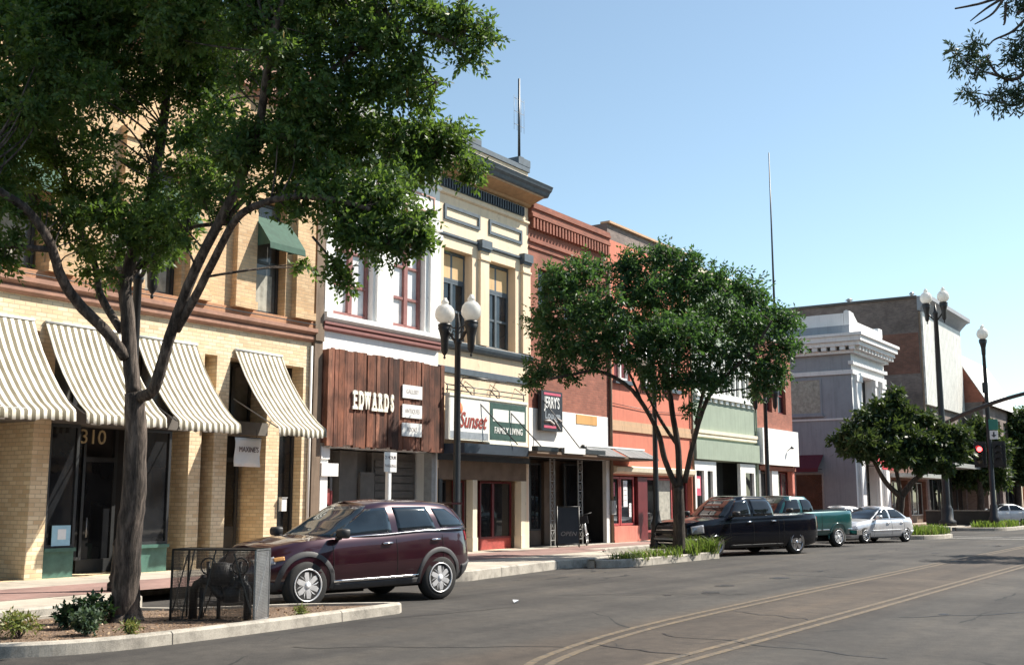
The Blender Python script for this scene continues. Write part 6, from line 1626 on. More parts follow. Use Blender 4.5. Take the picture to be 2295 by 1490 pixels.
# bicycle
t = thing('bicycle', 'bicycle leaning by the lattice post beside the chalkboard', 'bicycle', (0, 0, 0), world=False)
def torus(mb, c, R, r, n=28, m=6, ax='y', mi=0):
    vs = []; 
    for i in range(n):
        q = 2 * PI * i / n
        for j in range(m):
            p = 2 * PI * j / m; rr = R + r * math.cos(p); vs.append((c[0] + rr * math.cos(q), c[1] + r * math.sin(p), c[2] + rr * math.sin(q)))
    mb.add(vs, [(i * m + j, ((i + 1) % n) * m + j, ((i + 1) % n) * m + (j + 1) % m, i * m + (j + 1) % m) for i in range(n) for j in range(m)], mi, True)
for x in (-.52, .52):
    mb = MB(); torus(mb, (x, 0, .34), .32, .022); w_ = mb.build('wheel', M['tyre'], t)
    mb = MB(); torus(mb, (x, 0, .34), .295, .01)
    for k in range(14):
        q = PI * 2 * k / 14; mb.tube([(x, 0, .34), (x + .29 * math.cos(q), 0, .34 + .29 * math.sin(q))], .003, n=4)
    mb.tube([(x, -.05, .34), (x, .05, .34)], .025, n=8); mb.build('rim', M['alloy'], w_)
mb = MB()
for a, b in (((-.52, 0, .34), (-.12, 0, .3)), ((-.12, 0, .3), (-.22, 0, .8)), ((-.12, 0, .3), (.36, 0, .72)), ((-.2, 0, .74), (.34, 0, .82)), ((-.52, 0, .34), (-.2, 0, .74)), ((.52, 0, .34), (.33, 0, .9))): mb.tube([a, b], .018, n=8)
mb.build('frame', M['alloy'], t)
mb = MB(); mb.tube([(.33, 0, .88), (.3, 0, 1.02)], .015, n=6); mb.tube([(.26, -.28, 1.05), (.32, -.1, 1.02), (.32, .1, 1.02), (.26, .28, 1.05)], .014, n=6); mb.build('handlebar', M['trim_black'], t)
mb = MB(); mb.tube([(-.36, 0, .9), (-.2, 0, .92), (-.08, 0, .91)], [.07, .05, .02], n=8); mb.tube([(-.22, 0, .8), (-.23, 0, .9)], .013, n=6); mb.build('saddle', M['trim_black'], t)
mb = MB(); torus(mb, (-.12, .02, .3), .09, .01, 20, 5); mb.tube([(-.12, .05, .3), (-.05, .06, .15)], .01, n=5); mb.box(-.09, -.01, .05, .13, .13, .16); mb.tube([(-.12, -.05, .3), (-.19, -.06, .45)], .01, n=5); mb.box(-.23, -.15, -.13, -.05, .44, .47); mb.build('crankset', M['trim_black'], t)
mb = MB(); mb.box(.3, .5, -.14, .14, .72, .98); mb.build('basket', M['trim_black'], t)
orient(t, -19.05, 32.75, .22, math.radians(-62)); t.rotation_euler[0] = math.radians(7)

# caged backflow valve in the planting island
t = thing('valve_cage', 'wire mesh cage over dark water pipes, between tree trunk and SUV', 'cage', (0, 0, 0), world=False)
CL, CW, CH = 1.18, .5, .93
def panel(org, ux, uz, du, dz, name, step=.02, wr_=.0026, diag=()):
    mb = MB(); ux, uz = Vector(ux), Vector(uz); o = Vector(org)
    for i in range(1, int(du / step)): mb.tube([o + ux * i * step, o + ux * i * step + uz * dz], wr_, n=3, smooth=False, cap=False)
    for i in range(1, int(dz / step)): mb.tube([o + uz * i * step, o + uz * i * step + ux * du], wr_, n=3, smooth=False, cap=False)
    p = mb.build(name, M['galv'] if wr_ > .003 else M['black_iron'], t)  # sunlit end panel gets pale metal, the others black: light put into colour
    mb = MB(); c = [o, o + ux * du, o + ux * du + uz * dz, o + uz * dz]
    for a, b in zip(c, c[1:] + c[:1]): mb.tube([a, b], .016, n=4, smooth=False)
    for a, b in diag: mb.tube([o + ux * du * a[0] + uz * dz * a[1], o + ux * du * b[0] + uz * dz * b[1]], .011, n=4, smooth=False)
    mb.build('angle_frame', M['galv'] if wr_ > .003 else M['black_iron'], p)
panel((0, 0, 0), (1, 0, 0), (0, 0, 1), CL, CH, 'mesh_panel', diag=(((.14, 0), (.26, 1)), ((.34, 0), (.52, 1)), ((.74, .95), (.97, .1))))
panel((0, CW, 0), (1, 0, 0), (0, 0, 1), CL, CH, 'mesh_panel', diag=(((.2, 0), (.5, 1)),))
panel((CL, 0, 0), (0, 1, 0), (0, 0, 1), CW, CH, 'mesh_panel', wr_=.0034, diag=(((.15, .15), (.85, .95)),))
panel((0, 0, 0), (0, 1, 0), (0, 0, 1), CW, CH, 'mesh_panel', diag=(((.1, .1), (.9, .9)),))
panel((0, 0, CH), (1, 0, 0), (0, 1, 0), CL, CW, 'mesh_panel')
orient(t, -12.3, 10.03, .115, math.radians(25))
pc = thing('backflow_valve', 'dark water pipes and valves standing inside the mesh cage', 'pipe valve', (0, 0, 0), world=False)
mb = MB()
mb.tube([(.2, .26, 0), (.2, .26, .38), (.24, .26, .46), (.32, .26, .5), (.86, .26, .5), (.94, .26, .46), (.98, .26, .38), (.98, .26, 0)], .055, n=10)
mb.tube([(.45, .26, .5), (.55, .26, .36), (.62, .26, .3), (.75, .26, .38), (.85, .26, .5)], .075, n=10); mb.build('pipe', M['black_iron'], pc)
mb = MB(); mb.lathe([(.0, -.16), (.13, -.14), (.17, 0), (.13, .14), (.0, .16)], (.6, .26, .6), n=16); mb.lathe([(.11, -.1), (.12, .1)], (.74, .26, .33), n=14); mb.build('valve_body', M['trim_black'], pc)
for x in (.4, .86):
    mb = MB(); mb.tube([(x, .26, .5), (x, .26, .76)], .025, n=8); torus(mb, (x, .26, .7), .11, .012, 20, 5); mb.build('hand_wheel', M['trim_black'], pc)
    mb = MB(); mb.lathe([(.09, -.012), (.09, .012)], (x - .07, .26, .5), n=16, axis='x'); mb.lathe([(.09, -.012), (.09, .012)], (x + .07, .26, .5), n=16, axis='x'); mb.build('flange', M['black_iron'], pc)
for x in (.3, .55): mb = MB(); mb.tube([(x, .3, 0), (x, .3, .45)], .03, n=6); mb.build('support', M['black_iron'], pc)
orient(pc, -12.3, 10.03, .115, math.radians(25))

# crumpled paper on the road
mb = MB(); rnd = random.Random(5); vs = [(-10.6 + rnd.uniform(-.06, .06), 15.8 + rnd.uniform(-.06, .06), .005 + rnd.uniform(0, .05)) for _ in range(9)]
bm = bmesh.new(); [bm.verts.new(v) for v in vs]; bmesh.ops.convex_hull(bm, input=bm.verts); me = bpy.data.meshes.new('paper_scrap'); bm.to_mesh(me); bm.free(); me.materials.append(M['paper_white'])
o = bpy.data.objects.new('paper_scrap', me); COL.objects.link(o); tag(o, 'tiny crumpled white paper lying on the open road', 'litter')

# low planter wall at the far corner and its pale stone
t = thing('planter_wall', 'low dark planter wall in shade beside the signal pole', 'planter', (-14.5, 72.5, .2))
mb = MB(); mb.box(-17.4, -13.7, 71.2, 71.6, .22, 1.05); mb.build('wall', M['shop_dark'], t); mb = MB(); mb.box(-17.45, -13.65, 71.15, 71.65, 1.05, 1.12); mb.build('coping', M['shop_grey'], t)
T1_LIMBS=[(0.24,0.155,[(-12.72,9.63,0.14),(-12.66,9.58,0.65),(-12.56,9.52,1.35),(-12.46,9.48,1.94),(-12.39,9.4,2.65),(-12.37,9.33,3.12)]),
(0.13,0.07,[(-12.37,9.33,3.12),(-12.42,9.26,3.65),(-12.44,9.21,4.19),(-12.48,9.18,4.55),(-12.46,9.28,5.06),(-12.43,9.43,5.65),(-12.44,9.56,6.26),(-12.43,9.65,7.13),(-12.38,9.63,8.1)]),
(0.1,0.05,[(-12.42,9.21,3.58),(-12.45,8.88,3.91),(-12.54,8.53,4.22),(-12.51,8.24,4.52),(-12.42,7.98,4.93),(-12.44,7.67,5.26),(-12.51,7.34,5.43),(-12.67,7.08,5.61)]),
(0.06,0.03,[(-12.43,8.06,4.83),(-12.57,7.78,4.82),(-12.75,7.53,4.85)]),
(0.1,0.055,[(-12.33,9.37,3.06),(-11.9,9.28,3.14),(-11.62,9.24,3.7),(-11.39,9.2,4.09),(-11.07,9.19,4.63),(-10.69,9.13,5.04),(-10.28,9.17,5.67),(-9.97,9.15,6.3),(-9.67,8.99,6.94),(-9.46,8.91,7.49)]),
(0.075,0.035,[(-11.51,9.28,3.88),(-11.1,9.24,4.3),(-10.72,9.18,4.7),(-10.14,9,5.1),(-9.71,9.03,5.24),(-9.25,9.09,5.26),(-8.77,9.19,5.18),(-8.32,9.39,5.03)]),
(0.07,0.03,[(-12.53,9.19,3.95),(-12.98,9.16,4.48),(-13.17,9.2,4.88),(-13.51,9.07,5.67),(-13.81,8.92,6.66),(-14.13,8.79,7.55),(-14.32,8.64,8.35)]),
(0.06,0.03,[(-12.46,9.23,4.68),(-12.46,9.43,4.9),(-12.41,9.68,5.07),(-12.4,9.94,5.69),(-12.29,10.2,6.66),(-12.13,10.26,7.59)]),
(0.05,0.02,[(-10.16,9.2,5.95),(-9.75,9.38,6.5),(-9.24,9.63,7),(-8.69,9.82,7.34),(-8.26,10.09,7.45),(-7.89,10.24,7.3),(-7.69,10.43,7.03)]),
(0.045,0.02,[(-10.59,9.18,5.15),(-10.22,9.56,5.76),(-9.87,10,5.99),(-9.36,10.46,6.02),(-8.77,10.84,6.13),(-8.29,11.16,6.19)]),
(0.03,0.012,[(-8.77,9.19,5.18),(-8.58,9.38,4.8),(-8.27,9.49,4.67),(-8.06,9.65,4.57)]),
(0.02,0.008,[(-9.05,9.2,4.77),(-8.89,9.35,4.51),(-8.81,9.43,4.33)]),
(0.02,0.006,[(-8.31,10.1,7.23),(-8.21,10.2,7.01),(-8.07,10.34,6.79)]),
(0.04,0.02,[(-10.5,9.25,5.15),(-11.39,9.36,5.24),(-11.76,9.38,5.08)])]
T1_CL=[(-7.55,10.4686,7.32819,0.29),(-7.63678,10.4499,7.11089,0.25),(-7.77057,10.2749,7.57266,0.27),(-8.11445,10.1618,7.58848,0.36),(-8.43921,10.0314,7.76927,0.42),(-8.29162,10.1274,7.12331,0.23),(-7.94724,10.3098,7.39694,0.21),(-7.47014,10.4977,7.46401,0.18),(-8.58062,10.2229,6.86933,0.42),(-8.43424,10.3574,6.675,0.27),(-8.66623,9.96906,7.27315,0.54),(-8.97052,9.7968,7.75773,0.60),(-9.38631,9.57882,8.08093,0.65),(-9.27064,9.98745,6.94371,0.65),(-9.41494,9.48368,7.1629,0.36),(-8.34768,11.0882,6.33626,0.33),(-8.22993,11.2257,6.01989,0.25),(-8.52378,10.9851,6.24998,0.30),(-8.68458,10.7184,6.44687,0.33),(-8.21804,11.2601,5.87608,0.17),(-8.9913,10.5531,6.21838,0.54),(-9.37436,10.2945,6.21838,0.60),(-9.67472,9.94419,6.35695,0.57),(-8.68799,10.9164,6.01989,0.33),(-8.67975,10.3697,5.70332,0.30),(-8.42176,9.65776,5.21127,0.42),(-8.69808,9.56897,5.34353,0.48),(-8.03633,9.61349,4.8752,0.33),(-7.92297,9.72285,4.69625,0.25),(-8.14814,9.59423,4.56842,0.25),(-8.32824,9.56222,4.74542,0.36),(-8.57864,9.37423,4.84848,0.36),(-8.75807,9.33256,5.08061,0.39),(-7.79874,9.81612,4.64512,0.09),(-7.86055,9.72283,4.92633,0.21),(-8.8243,9.43063,4.30166,0.23),(-8.87635,9.36693,4.45745,0.12),(-8.74607,9.5025,4.19781,0.13),(-10.4781,10.5413,4.80095,0.13),(-9.94677,9.60017,5.89989,0.42),(-9.6329,9.57343,6.53619,0.42),(-9.64987,9.27043,6.79496,0.27),(-10.029,8.99824,7.54877,0.54),(-10.8893,9.08194,7.91811,0.71),(-9.58008,9.16708,7.61584,0.42),(-10.1556,9.18563,6.06039,0.36),(-10.5413,9.22234,6.4368,0.42),(-9.70944,9.23699,5.42634,0.27),(-9.18428,9.24066,5.34353,0.30),(-9.19386,9.54562,5.64204,0.36),(-11.5897,9.39258,7.63793,0.54),(-11.9261,8.97429,8.01498,0.71),(-12.6372,8.71158,8.16006,0.71),(-13.3733,8.45411,8.18451,0.71),(-13.5226,7.89618,8.01498,0.65),(-13.8433,7.47259,7.81277,0.71),(-12.6707,8.91446,7.59567,0.54),(-13.3636,8.69903,7.55021,0.60),(-13.534,8.15654,7.2185,0.60),(-13.4462,7.5662,6.76767,0.60),(-12.1601,9.41903,7.38999,0.42),(-12.4236,9.04934,7.10449,0.33),(-11.9459,9.71276,7.24263,0.36),(-11.7376,9.91209,7.5882,0.42),(-11.2909,9.5299,5.99245,0.36),(-11.7622,9.53972,6.19988,0.30),(-10.7311,9.35562,5.67628,0.30),(-11.7562,9.81503,6.7177,0.27),(-13.4496,8.21828,6.527,0.45),(-13.5602,8.80621,6.90712,0.33),(-13.2147,7.7221,6.10413,0.36),(-13.0627,7.31346,5.56427,0.48),(-13.4045,8.23011,5.96253,0.30),(-13.3083,8.95065,6.3814,0.33),(-13.664,8.69915,6.44291,0.30),(-13.3382,9.14902,5.85455,0.36),(-13.4996,8.9004,5.95078,0.27),(-13.0384,9.17323,5.49536,0.30),(-13.1472,9.36088,6.0683,0.27),(-13.086,9.0904,5.10625,0.24),(-12.5866,9.33857,5.59199,0.27),(-12.4437,9.50761,5.86206,0.36),(-12.3409,9.3137,5.30111,0.33),(-12.1704,9.54651,5.32511,0.29),(-11.7695,9.38967,4.9942,0.24),(-12.3125,9.53898,4.84257,0.18),(-12.8418,9.27754,4.98482,0.21),(-11.6657,9.50184,5.43045,0.27),(-11.7477,9.62644,5.78045,0.30),(-12.6243,7.54274,5.26264,0.21),(-12.6569,7.70878,4.90277,0.21),(-12.8189,7.64987,4.62714,0.21),(-12.8909,7.44297,4.82483,0.36),(-12.7522,8.04278,5.39266,0.18),(-13.0764,9.18593,4.62051,0.11),(-13.2749,9.13679,4.82308,0.15),(-11.9333,8.09465,6.79468,0.42),(-10.9244,8.62216,7.63354,0.54),(-12.4948,7.73794,7.33798,0.54),(-11.0536,9.01305,6.35695,0.33),(-12.1883,8.51051,6.24998,0.30),(-10.1248,8.87742,5.85775,0.33),(-10.7154,8.91874,5.45402,0.27),(-9.40343,9.2089,6.04106,0.36),(-12.6873,7.97353,6.67536,0.36),(-12.6867,8.44949,5.41275,0.30),(-12.2497,8.74457,5.41275,0.33),(-11.5732,8.85977,5.27922,0.33),(-12.0851,8.91947,5.06523,0.27),(-12.7634,8.32251,5.15706,0.24),(-12.5186,7.62477,6.53619,0.36),(-12.5804,8.60619,4.94938,0.21),(-9.34102,8.95963,6.96496,0.36),(-9.183,9.26944,6.52281,0.33),(-13.0162,7.69562,5.64827,0.30),(-12.4475,8.86732,4.68019,0.15),(-11.1796,8.7529,5.31465,0.27),(-11.1851,9.056,4.97239,0.18),(-9.90673,8.98677,5.39873,0.18),(-12.4341,9.60065,6.72138,0.27),(-12.7252,9.47218,6.34988,0.21),(-10.0806,9.07459,6.94239,0.27),(-10.0029,9.25842,6.22577,0.27),(-9.33929,9.18431,5.07989,0.18),(-10.6554,9.23444,5.28473,0.17)]
T2_LIMBS=[(0.19,0.14,[(-13.95,29.14,0.23),(-13.87,29.02,1.21),(-13.81,28.9,2.09)]),
(0.09,0.03,[(-13.87,28.86,2.09),(-14.02,28.5,2.84),(-14.02,28.12,3.57),(-14.18,27.5,4.36),(-14.45,26.98,4.89),(-14.94,26.34,5.21),(-15.51,25.86,5.1),(-16.02,25.53,4.98)]),
(0.1,0.04,[(-13.79,28.91,2.09),(-13.77,28.86,3.1),(-13.86,28.74,4.11),(-13.92,28.68,4.88),(-13.99,28.57,5.9),(-14.19,28.46,7.08),(-14.36,28.27,8.12)]),
(0.08,0.03,[(-13.65,28.99,2.21),(-13.3,28.8,3.21),(-12.89,28.65,4.19),(-12.56,28.54,4.66),(-11.96,28.59,5.25),(-11.36,28.76,5.85),(-10.86,28.85,6.57)]),
(0.06,0.02,[(-13.76,28.85,3.22),(-14.3,28.83,4),(-14.73,28.73,4.93),(-15.12,28.52,5.98),(-15.46,28.36,6.92)]),
(0.06,0.02,[(-13.12,28.68,3.82),(-13.02,29.14,4.99),(-12.83,29.42,6.17),(-12.68,29.46,7.21)]),
(0.03,0.01,[(-12.45,28.61,4.66),(-11.88,28.98,4.76),(-11.43,29.16,4.8)]),
(0.04,0.015,[(-14.18,27.5,4.36),(-14.63,27.08,5.66),(-15.29,26.5,6.4),(-15.86,26,7.02)])]
T2_CL=[(-16.1928,26.3013,7.47802,0.76),(-16.5194,26.2186,6.726,0.70),(-16.1647,26.2374,5.93312,0.76),(-16.5246,25.7483,5.27755,0.48),(-16.7053,25.6826,4.9702,0.32),(-15.9305,26.8601,8.05942,0.76),(-15.4737,27.3585,8.35491,0.57),(-15.5099,26.3785,6.90941,0.82),(-15.2799,26.2147,5.98715,0.76),(-16.2553,26.1672,7.97937,0.51),(-15.8546,26.0809,5.26593,0.44),(-14.8312,27.7923,8.35491,0.63),(-14.3021,27.8899,8.44023,0.57),(-13.8166,28.0648,8.60882,0.48),(-13.6468,28.1563,8.73535,0.35),(-14.5337,27.7545,7.6598,0.76),(-14.6674,26.6644,7.12165,0.70),(-14.3353,26.5469,6.32314,0.70),(-14.6817,26.4019,5.83777,0.51),(-13.8973,27.6141,7.44119,0.76),(-13.2488,28.6244,8.31329,0.57),(-13.1208,28.6643,8.56716,0.32),(-13.4305,28.3809,7.64099,0.76),(-12.8664,28.9757,7.80555,0.63),(-12.7115,29.2706,8.09945,0.44),(-12.1597,29.5715,7.82477,0.57),(-12.3374,28.9737,7.10201,0.76),(-11.7175,29.7981,7.55168,0.57),(-11.5008,29.8954,7.15366,0.57),(-11.1441,29.9676,6.74202,0.61),(-10.7935,30.0852,6.726,0.44),(-11.5999,29.0869,6.53819,0.82),(-11.0302,29.5851,5.9195,0.63),(-10.7085,29.7796,6.04324,0.44),(-11.2173,29.3323,5.27755,0.63),(-11.428,29.1599,4.77577,0.44),(-10.9701,29.5217,5.15461,0.38),(-11.8043,28.8683,5.64637,0.70),(-13.3315,26.9862,6.2927,0.76),(-12.7078,27.6459,6.32314,0.76),(-13.6756,26.8422,5.81052,0.70),(-12.9888,27.3502,5.56944,0.70),(-12.3829,28.0738,5.85139,0.70),(-12.923,27.7452,4.98837,0.57),(-13.6761,27.0834,5.15896,0.44),(-12.5986,28.2045,5.01002,0.51),(-12.2289,28.5742,5.02085,0.44),(-13.5986,27.4537,4.75571,0.35),(-14.147,26.6878,5.58226,0.44),(-13.7404,29.001,7.11121,0.70),(-14.806,28.805,6.91822,0.63),(-13.3603,30.0195,6.95026,0.70),(-15.8746,28.0357,7.17848,0.63),(-12.4283,30.4584,6.65796,0.63),(-14.127,29.2617,8.25955,0.63),(-12.9818,27.9706,4.20788,0.28),(-15.0281,26.257,5.3524,0.35),(-15.4659,26.0281,4.98837,0.23)]
T3_LIMBS=[(0.05,0.02,[(-1.32,14.08,7.93),(-1.74,13.85,7.61),(-1.98,13.72,7.45)]),
(0.025,0.01,[(-1.74,13.85,7.61),(-2.11,13.71,7.68),(-2.38,13.54,7.6),(-2.61,13.4,7.55)]),
(0.02,0.006,[(-2.09,13.61,7.64),(-2.3,13.61,7.55),(-2.47,13.52,7.4)]),
(0.02,0.006,[(-2.09,13.61,7.64),(-2.22,13.56,7.45),(-2.41,13.45,7.32)]),
(0.02,0.006,[(-1.84,13.81,7.45),(-2.04,13.72,7.24),(-2.23,13.61,7.14),(-2.3,13.58,7.06)]),
(0.03,0.01,[(-1.65,13.99,7.19),(-2,13.84,6.71),(-2.22,13.69,6.71),(-2.33,13.57,6.95)]),
(0.02,0.008,[(-2.22,13.69,6.71),(-2.39,13.57,6.77)]),
(0.02,0.006,[(-2.08,13.63,7.58),(-2.11,13.65,7.35),(-2.13,13.64,7.31)]),
(0.025,0.008,[(-1.92,13.92,6.56),(-2.07,13.86,6.37),(-2.29,13.7,6.42)])]
T3_CL=[(-2.42852,13.4837,7.08356,0.13),(-2.654,13.3411,7.03083,0.11),(-2.46183,13.4854,6.95174,0.13),(-2.61408,13.4973,6.99153,0.11),(-2.40674,13.5468,6.81992,0.12),(-2.53933,13.4572,6.81992,0.09),(-2.64983,13.3826,6.81992,0.06),(-2.39593,13.6544,6.9384,0.10),(-2.4599,13.5302,6.71446,0.05),(-2.56399,13.4937,6.52992,0.09),(-2.50217,13.5451,6.47719,0.10),(-2.4647,13.585,6.39809,0.06),(-1.9859,13.686,7.61085,0.15),(-1.90422,13.7556,7.53175,0.13),(-2.05282,13.7374,7.08356,0.13),(-1.97787,13.817,6.92538,0.17),(-2.10419,13.8465,6.96496,0.11),(-2.17485,13.7275,6.6881,0.11),(-2.23698,13.7242,6.47719,0.13),(-2.18188,13.7856,6.34537,0.12),(-2.05345,13.8337,6.55628,0.17),(-2.0227,13.8834,6.39809,0.15),(-2.31,13.6894,6.39809,0.10),(-1.91574,13.8203,7.13629,0.16),(-1.79651,14.1004,7.37924,0.27),(-1.77922,14.0855,6.85871,0.32),(-1.72487,13.8236,7.82176,0.32),(-1.45133,14.0856,7.39993,0.43),(-1.53475,14.4804,6.93628,0.37)]
T4_CL=[(-17.8304,56.9601,4.79659,0.55),(-17.3145,57.2249,5.25197,0.64),(-17.5542,56.7453,4.32268,0.51),(-16.7717,57.8284,5.95733,0.69),(-16.7429,56.7466,4.64088,0.78),(-16.2135,58.3624,6.43157,0.64),(-15.7848,58.9501,6.80258,0.51),(-15.8734,58.1773,5.36582,0.83),(-15.7742,57.22,4.29487,0.74),(-15.1839,59.1209,6.08704,0.64),(-14.8791,58.5691,4.89354,0.83),(-14.9183,58.1022,3.9674,0.69),(-14.3522,59.8243,5.97962,0.60),(-14.1086,59.4733,4.79659,0.78),(-14.1562,59.0014,3.86666,0.69),(-13.592,60.2223,5.2769,0.60),(-13.489,59.9961,4.22736,0.69),(-13.8169,59.4524,3.98757,0.51),(-15.5405,57.4804,3.73563,0.55),(-16.4305,56.7768,4.29487,0.46),(-15.6059,59.2268,7.28361,0.37),(-13.1373,60.5134,4.69844,0.51),(-12.9164,60.3827,4.22736,0.55),(-12.6481,60.397,5.13813,0.46),(-13.4854,59.7801,3.42134,0.46),(-14.5471,58.6987,3.41223,0.41),(-16.8001,56.8314,3.9674,0.41)]
T4_LIMBS=[(0.26,0.2,[(-15.9,59.13,0.08),(-15.76,59.04,1.04),(-15.59,58.99,1.95)]),
(0.16,0.06,[(-15.63,58.97,1.9),(-16.2,58.46,2.63),(-16.56,58.05,3.54),(-16.91,57.65,4.46)]),
(0.17,0.06,[(-15.6,59,1.9),(-14.95,59.28,2.75),(-14.22,59.65,3.43),(-13.87,59.74,4.23)]),
(0.12,0.05,[(-15.6,59,1.9),(-15.69,58.72,3.09),(-15.76,58.42,4.46),(-15.64,58.25,5.82)])]
T5_CL=[(-18.9634,88.8795,6.2634,0.81),(-18.2174,89.291,6.76671,0.81),(-17.4857,89.7236,7.10226,0.75),(-18.7677,89.1962,5.25677,0.88),(-17.8953,89.7237,5.59231,0.95),(-18.5577,89.4917,4.41791,0.75),(-17.1351,90.1141,6.2634,0.81),(-17.2492,90.2831,4.92122,0.88),(-16.489,90.6734,5.59231,0.75),(-17.8973,90.0299,3.91459,0.68),(-16.7437,90.7474,4.25013,0.68),(-18.8734,89.9498,3.41942,0.75),(-17.4747,90.9252,3.25085,0.68),(-19.5976,89.6422,3.76144,0.61),(-16.7284,91.1857,3.24718,0.61)]
T5_LIMBS=[(0.3,0.2,[(-18.13,90.56,0.19),(-18,90.36,1.73),(-17.97,90.14,3.08)]),
(0.2,0.08,[(-17.97,90.14,3.08),(-18.45,89.63,4.08),(-18.75,89.18,5.42)]),
(0.2,0.08,[(-17.97,90.14,3.08),(-17.18,90.48,4.08),(-16.9,90.37,5.76)])]
T6_CL=[(-18.3764,103.627,7.87401,0.93),(-17.5239,104.097,8.44923,0.93),(-16.6876,104.591,8.83271,1.01),(-18.3135,103.88,6.72357,1.01),(-17.3165,104.483,7.10705,1.09),(-18.1061,104.266,5.3814,0.93),(-17.1255,104.893,5.57314,1.09),(-15.9655,105.255,7.87401,1.16),(-15.9678,105.605,5.95661,1.16),(-17.5447,104.821,4.4227,0.70),(-18.616,104.568,3.85419,0.78),(-17.1748,105.562,3.73879,0.85),(-16.0982,105.798,4.4227,0.93)]
T6_LIMBS=[(0.3,0.2,[(-17.97,105.31,0.2),(-17.84,105.05,2.12),(-17.77,104.81,3.66)]),
(0.2,0.08,[(-17.77,104.81,3.66),(-18.25,104.27,4.81),(-18.35,103.93,6.34)]),
(0.2,0.08,[(-17.77,104.81,3.66),(-17,105.05,5.19),(-16.51,105.03,7.11)])]

# ------------------------------------------------------------------ trees and plants
def bark_mat(name, c0, c1):
    m, n, l, b = new_mat(name)
    tc = N(n, 'ShaderNodeTexCoord'); mp = N(n, 'ShaderNodeMapping'); mp.inputs['Scale'].default_value = (14, 14, 2.2); l.new(tc.outputs['Object'], mp.inputs[0])
    nz = N(n, 'ShaderNodeTexNoise', i_Scale=1.0, i_Detail=8.0, i_Roughness=0.7); l.new(mp.outputs[0], nz.inputs['Vector'])
    n2 = N(n, 'ShaderNodeTexNoise', i_Scale=1.5, i_Detail=4.0); l.new(tc.outputs['Object'], n2.inputs['Vector'])
    r = ramp(n, [(0.38, c0), (0.5, [(a + b_) * .42 for a, b_ in zip(c0, c1)]), (0.62, c1)]); l.new(nz.outputs[0], r.inputs[0])
    r2 = ramp(n, [(0.35, (0.7, 0.7, 0.7)), (0.65, (1.2, 1.15, 1.1))]); l.new(n2.outputs[0], r2.inputs[0])
    c = mix(n, l, r.outputs[0], r2.outputs[0], 1.0, 'MULTIPLY'); l.new(c, b.inputs['Base Color']); b.inputs['Roughness'].default_value = 0.95
    bp = N(n, 'ShaderNodeBump', i_Strength=1.0, i_Distance=0.045); l.new(nz.outputs[0], bp.inputs['Height']); l.new(bp.outputs[0], b.inputs['Normal'])
    return m
M['bark'] = bark_mat('bark', (0.024, 0.019, 0.016), (0.17, 0.138, 0.118))
M['bark_dark'] = bark_mat('bark_dark', (0.03, 0.024, 0.02), (0.1, 0.08, 0.065))
M['leaf_ash'] = leaf_mat('leaf_ash', [(0, (0.022, 0.056, 0.019)), (0.4, (0.046, 0.098, 0.028)), (0.8, (0.092, 0.148, 0.042)), (0.96, (0.16, 0.175, 0.055)), (1, (0.28, 0.17, 0.06))], 0.42, (0.15, 0.25, 0.035))
M['leaf_small'] = leaf_mat('leaf_small', [(0, (0.016, 0.046, 0.022)), (0.5, (0.033, 0.08, 0.03)), (0.9, (0.065, 0.122, 0.038)), (0.985, (0.12, 0.15, 0.055)), (1, (0.22, 0.13, 0.05))], 0.35, (0.1, 0.21, 0.04))
M['leaf_far'] = leaf_mat('leaf_far', [(0, (0.011, 0.027, 0.011)), (0.5, (0.024, 0.05, 0.016)), (0.9, (0.055, 0.082, 0.024)), (1, (0.1, 0.1, 0.04))], 0.25, (0.1, 0.15, 0.03))
M['leaf_grey'] = leaf_mat('leaf_grey', [(0, (0.02, 0.045, 0.026)), (0.6, (0.06, 0.095, 0.055)), (1, (0.16, 0.19, 0.13))], 0.25, (0.08, 0.13, 0.05))
M['leaf_dark'] = leaf_mat('leaf_dark', [(0, (0.008, 0.02, 0.012)), (0.7, (0.018, 0.042, 0.02)), (1, (0.05, 0.09, 0.04))], 0.15, (0.04, 0.09, 0.02))
M['leaf_weed'] = leaf_mat('leaf_weed', [(0, (0.07, 0.11, 0.025)), (0.6, (0.17, 0.2, 0.05)), (1, (0.32, 0.2, 0.07))], 0.3, (0.2, 0.25, 0.05))
M['leaf_grass'] = leaf_mat('leaf_grass', [(0, (0.035, 0.08, 0.016)), (0.5, (0.085, 0.14, 0.03)), (0.75, (0.24, 0.25, 0.07)), (1, (0.45, 0.33, 0.14))], 0.35, (0.22, 0.34, 0.05))

def leaves_mesh(name, V, tint, mat, parent=None, k=4):
    """V: (n, k, 3) one polygon per leaf"""
    n = V.shape[0]
    me = bpy.data.meshes.new(name)
    me.vertices.add(n * k); me.vertices.foreach_set('co', V.reshape(-1).astype(np.float32))
    me.loops.add(n * k); me.loops.foreach_set('vertex_index', np.arange(n * k, dtype=np.int32))
    me.polygons.add(n); me.polygons.foreach_set('loop_start', np.arange(0, n * k, k, dtype=np.int32))
    try: me.polygons.foreach_set('loop_total', np.full(n, k, dtype=np.int32))
    except Exception: pass
    a = me.attributes.new('tint', 'FLOAT', 'FACE'); a.data.foreach_set('value', tint.astype(np.float32))
    me.materials.append(mat); me.update(calc_edges=True); me.validate()
    o = bpy.data.objects.new(name, me); COL.objects.link(o)
    put(o, parent)
    return o

def unit(a): return a / np.maximum(1e-9, np.linalg.norm(a, axis=-1, keepdims=True))

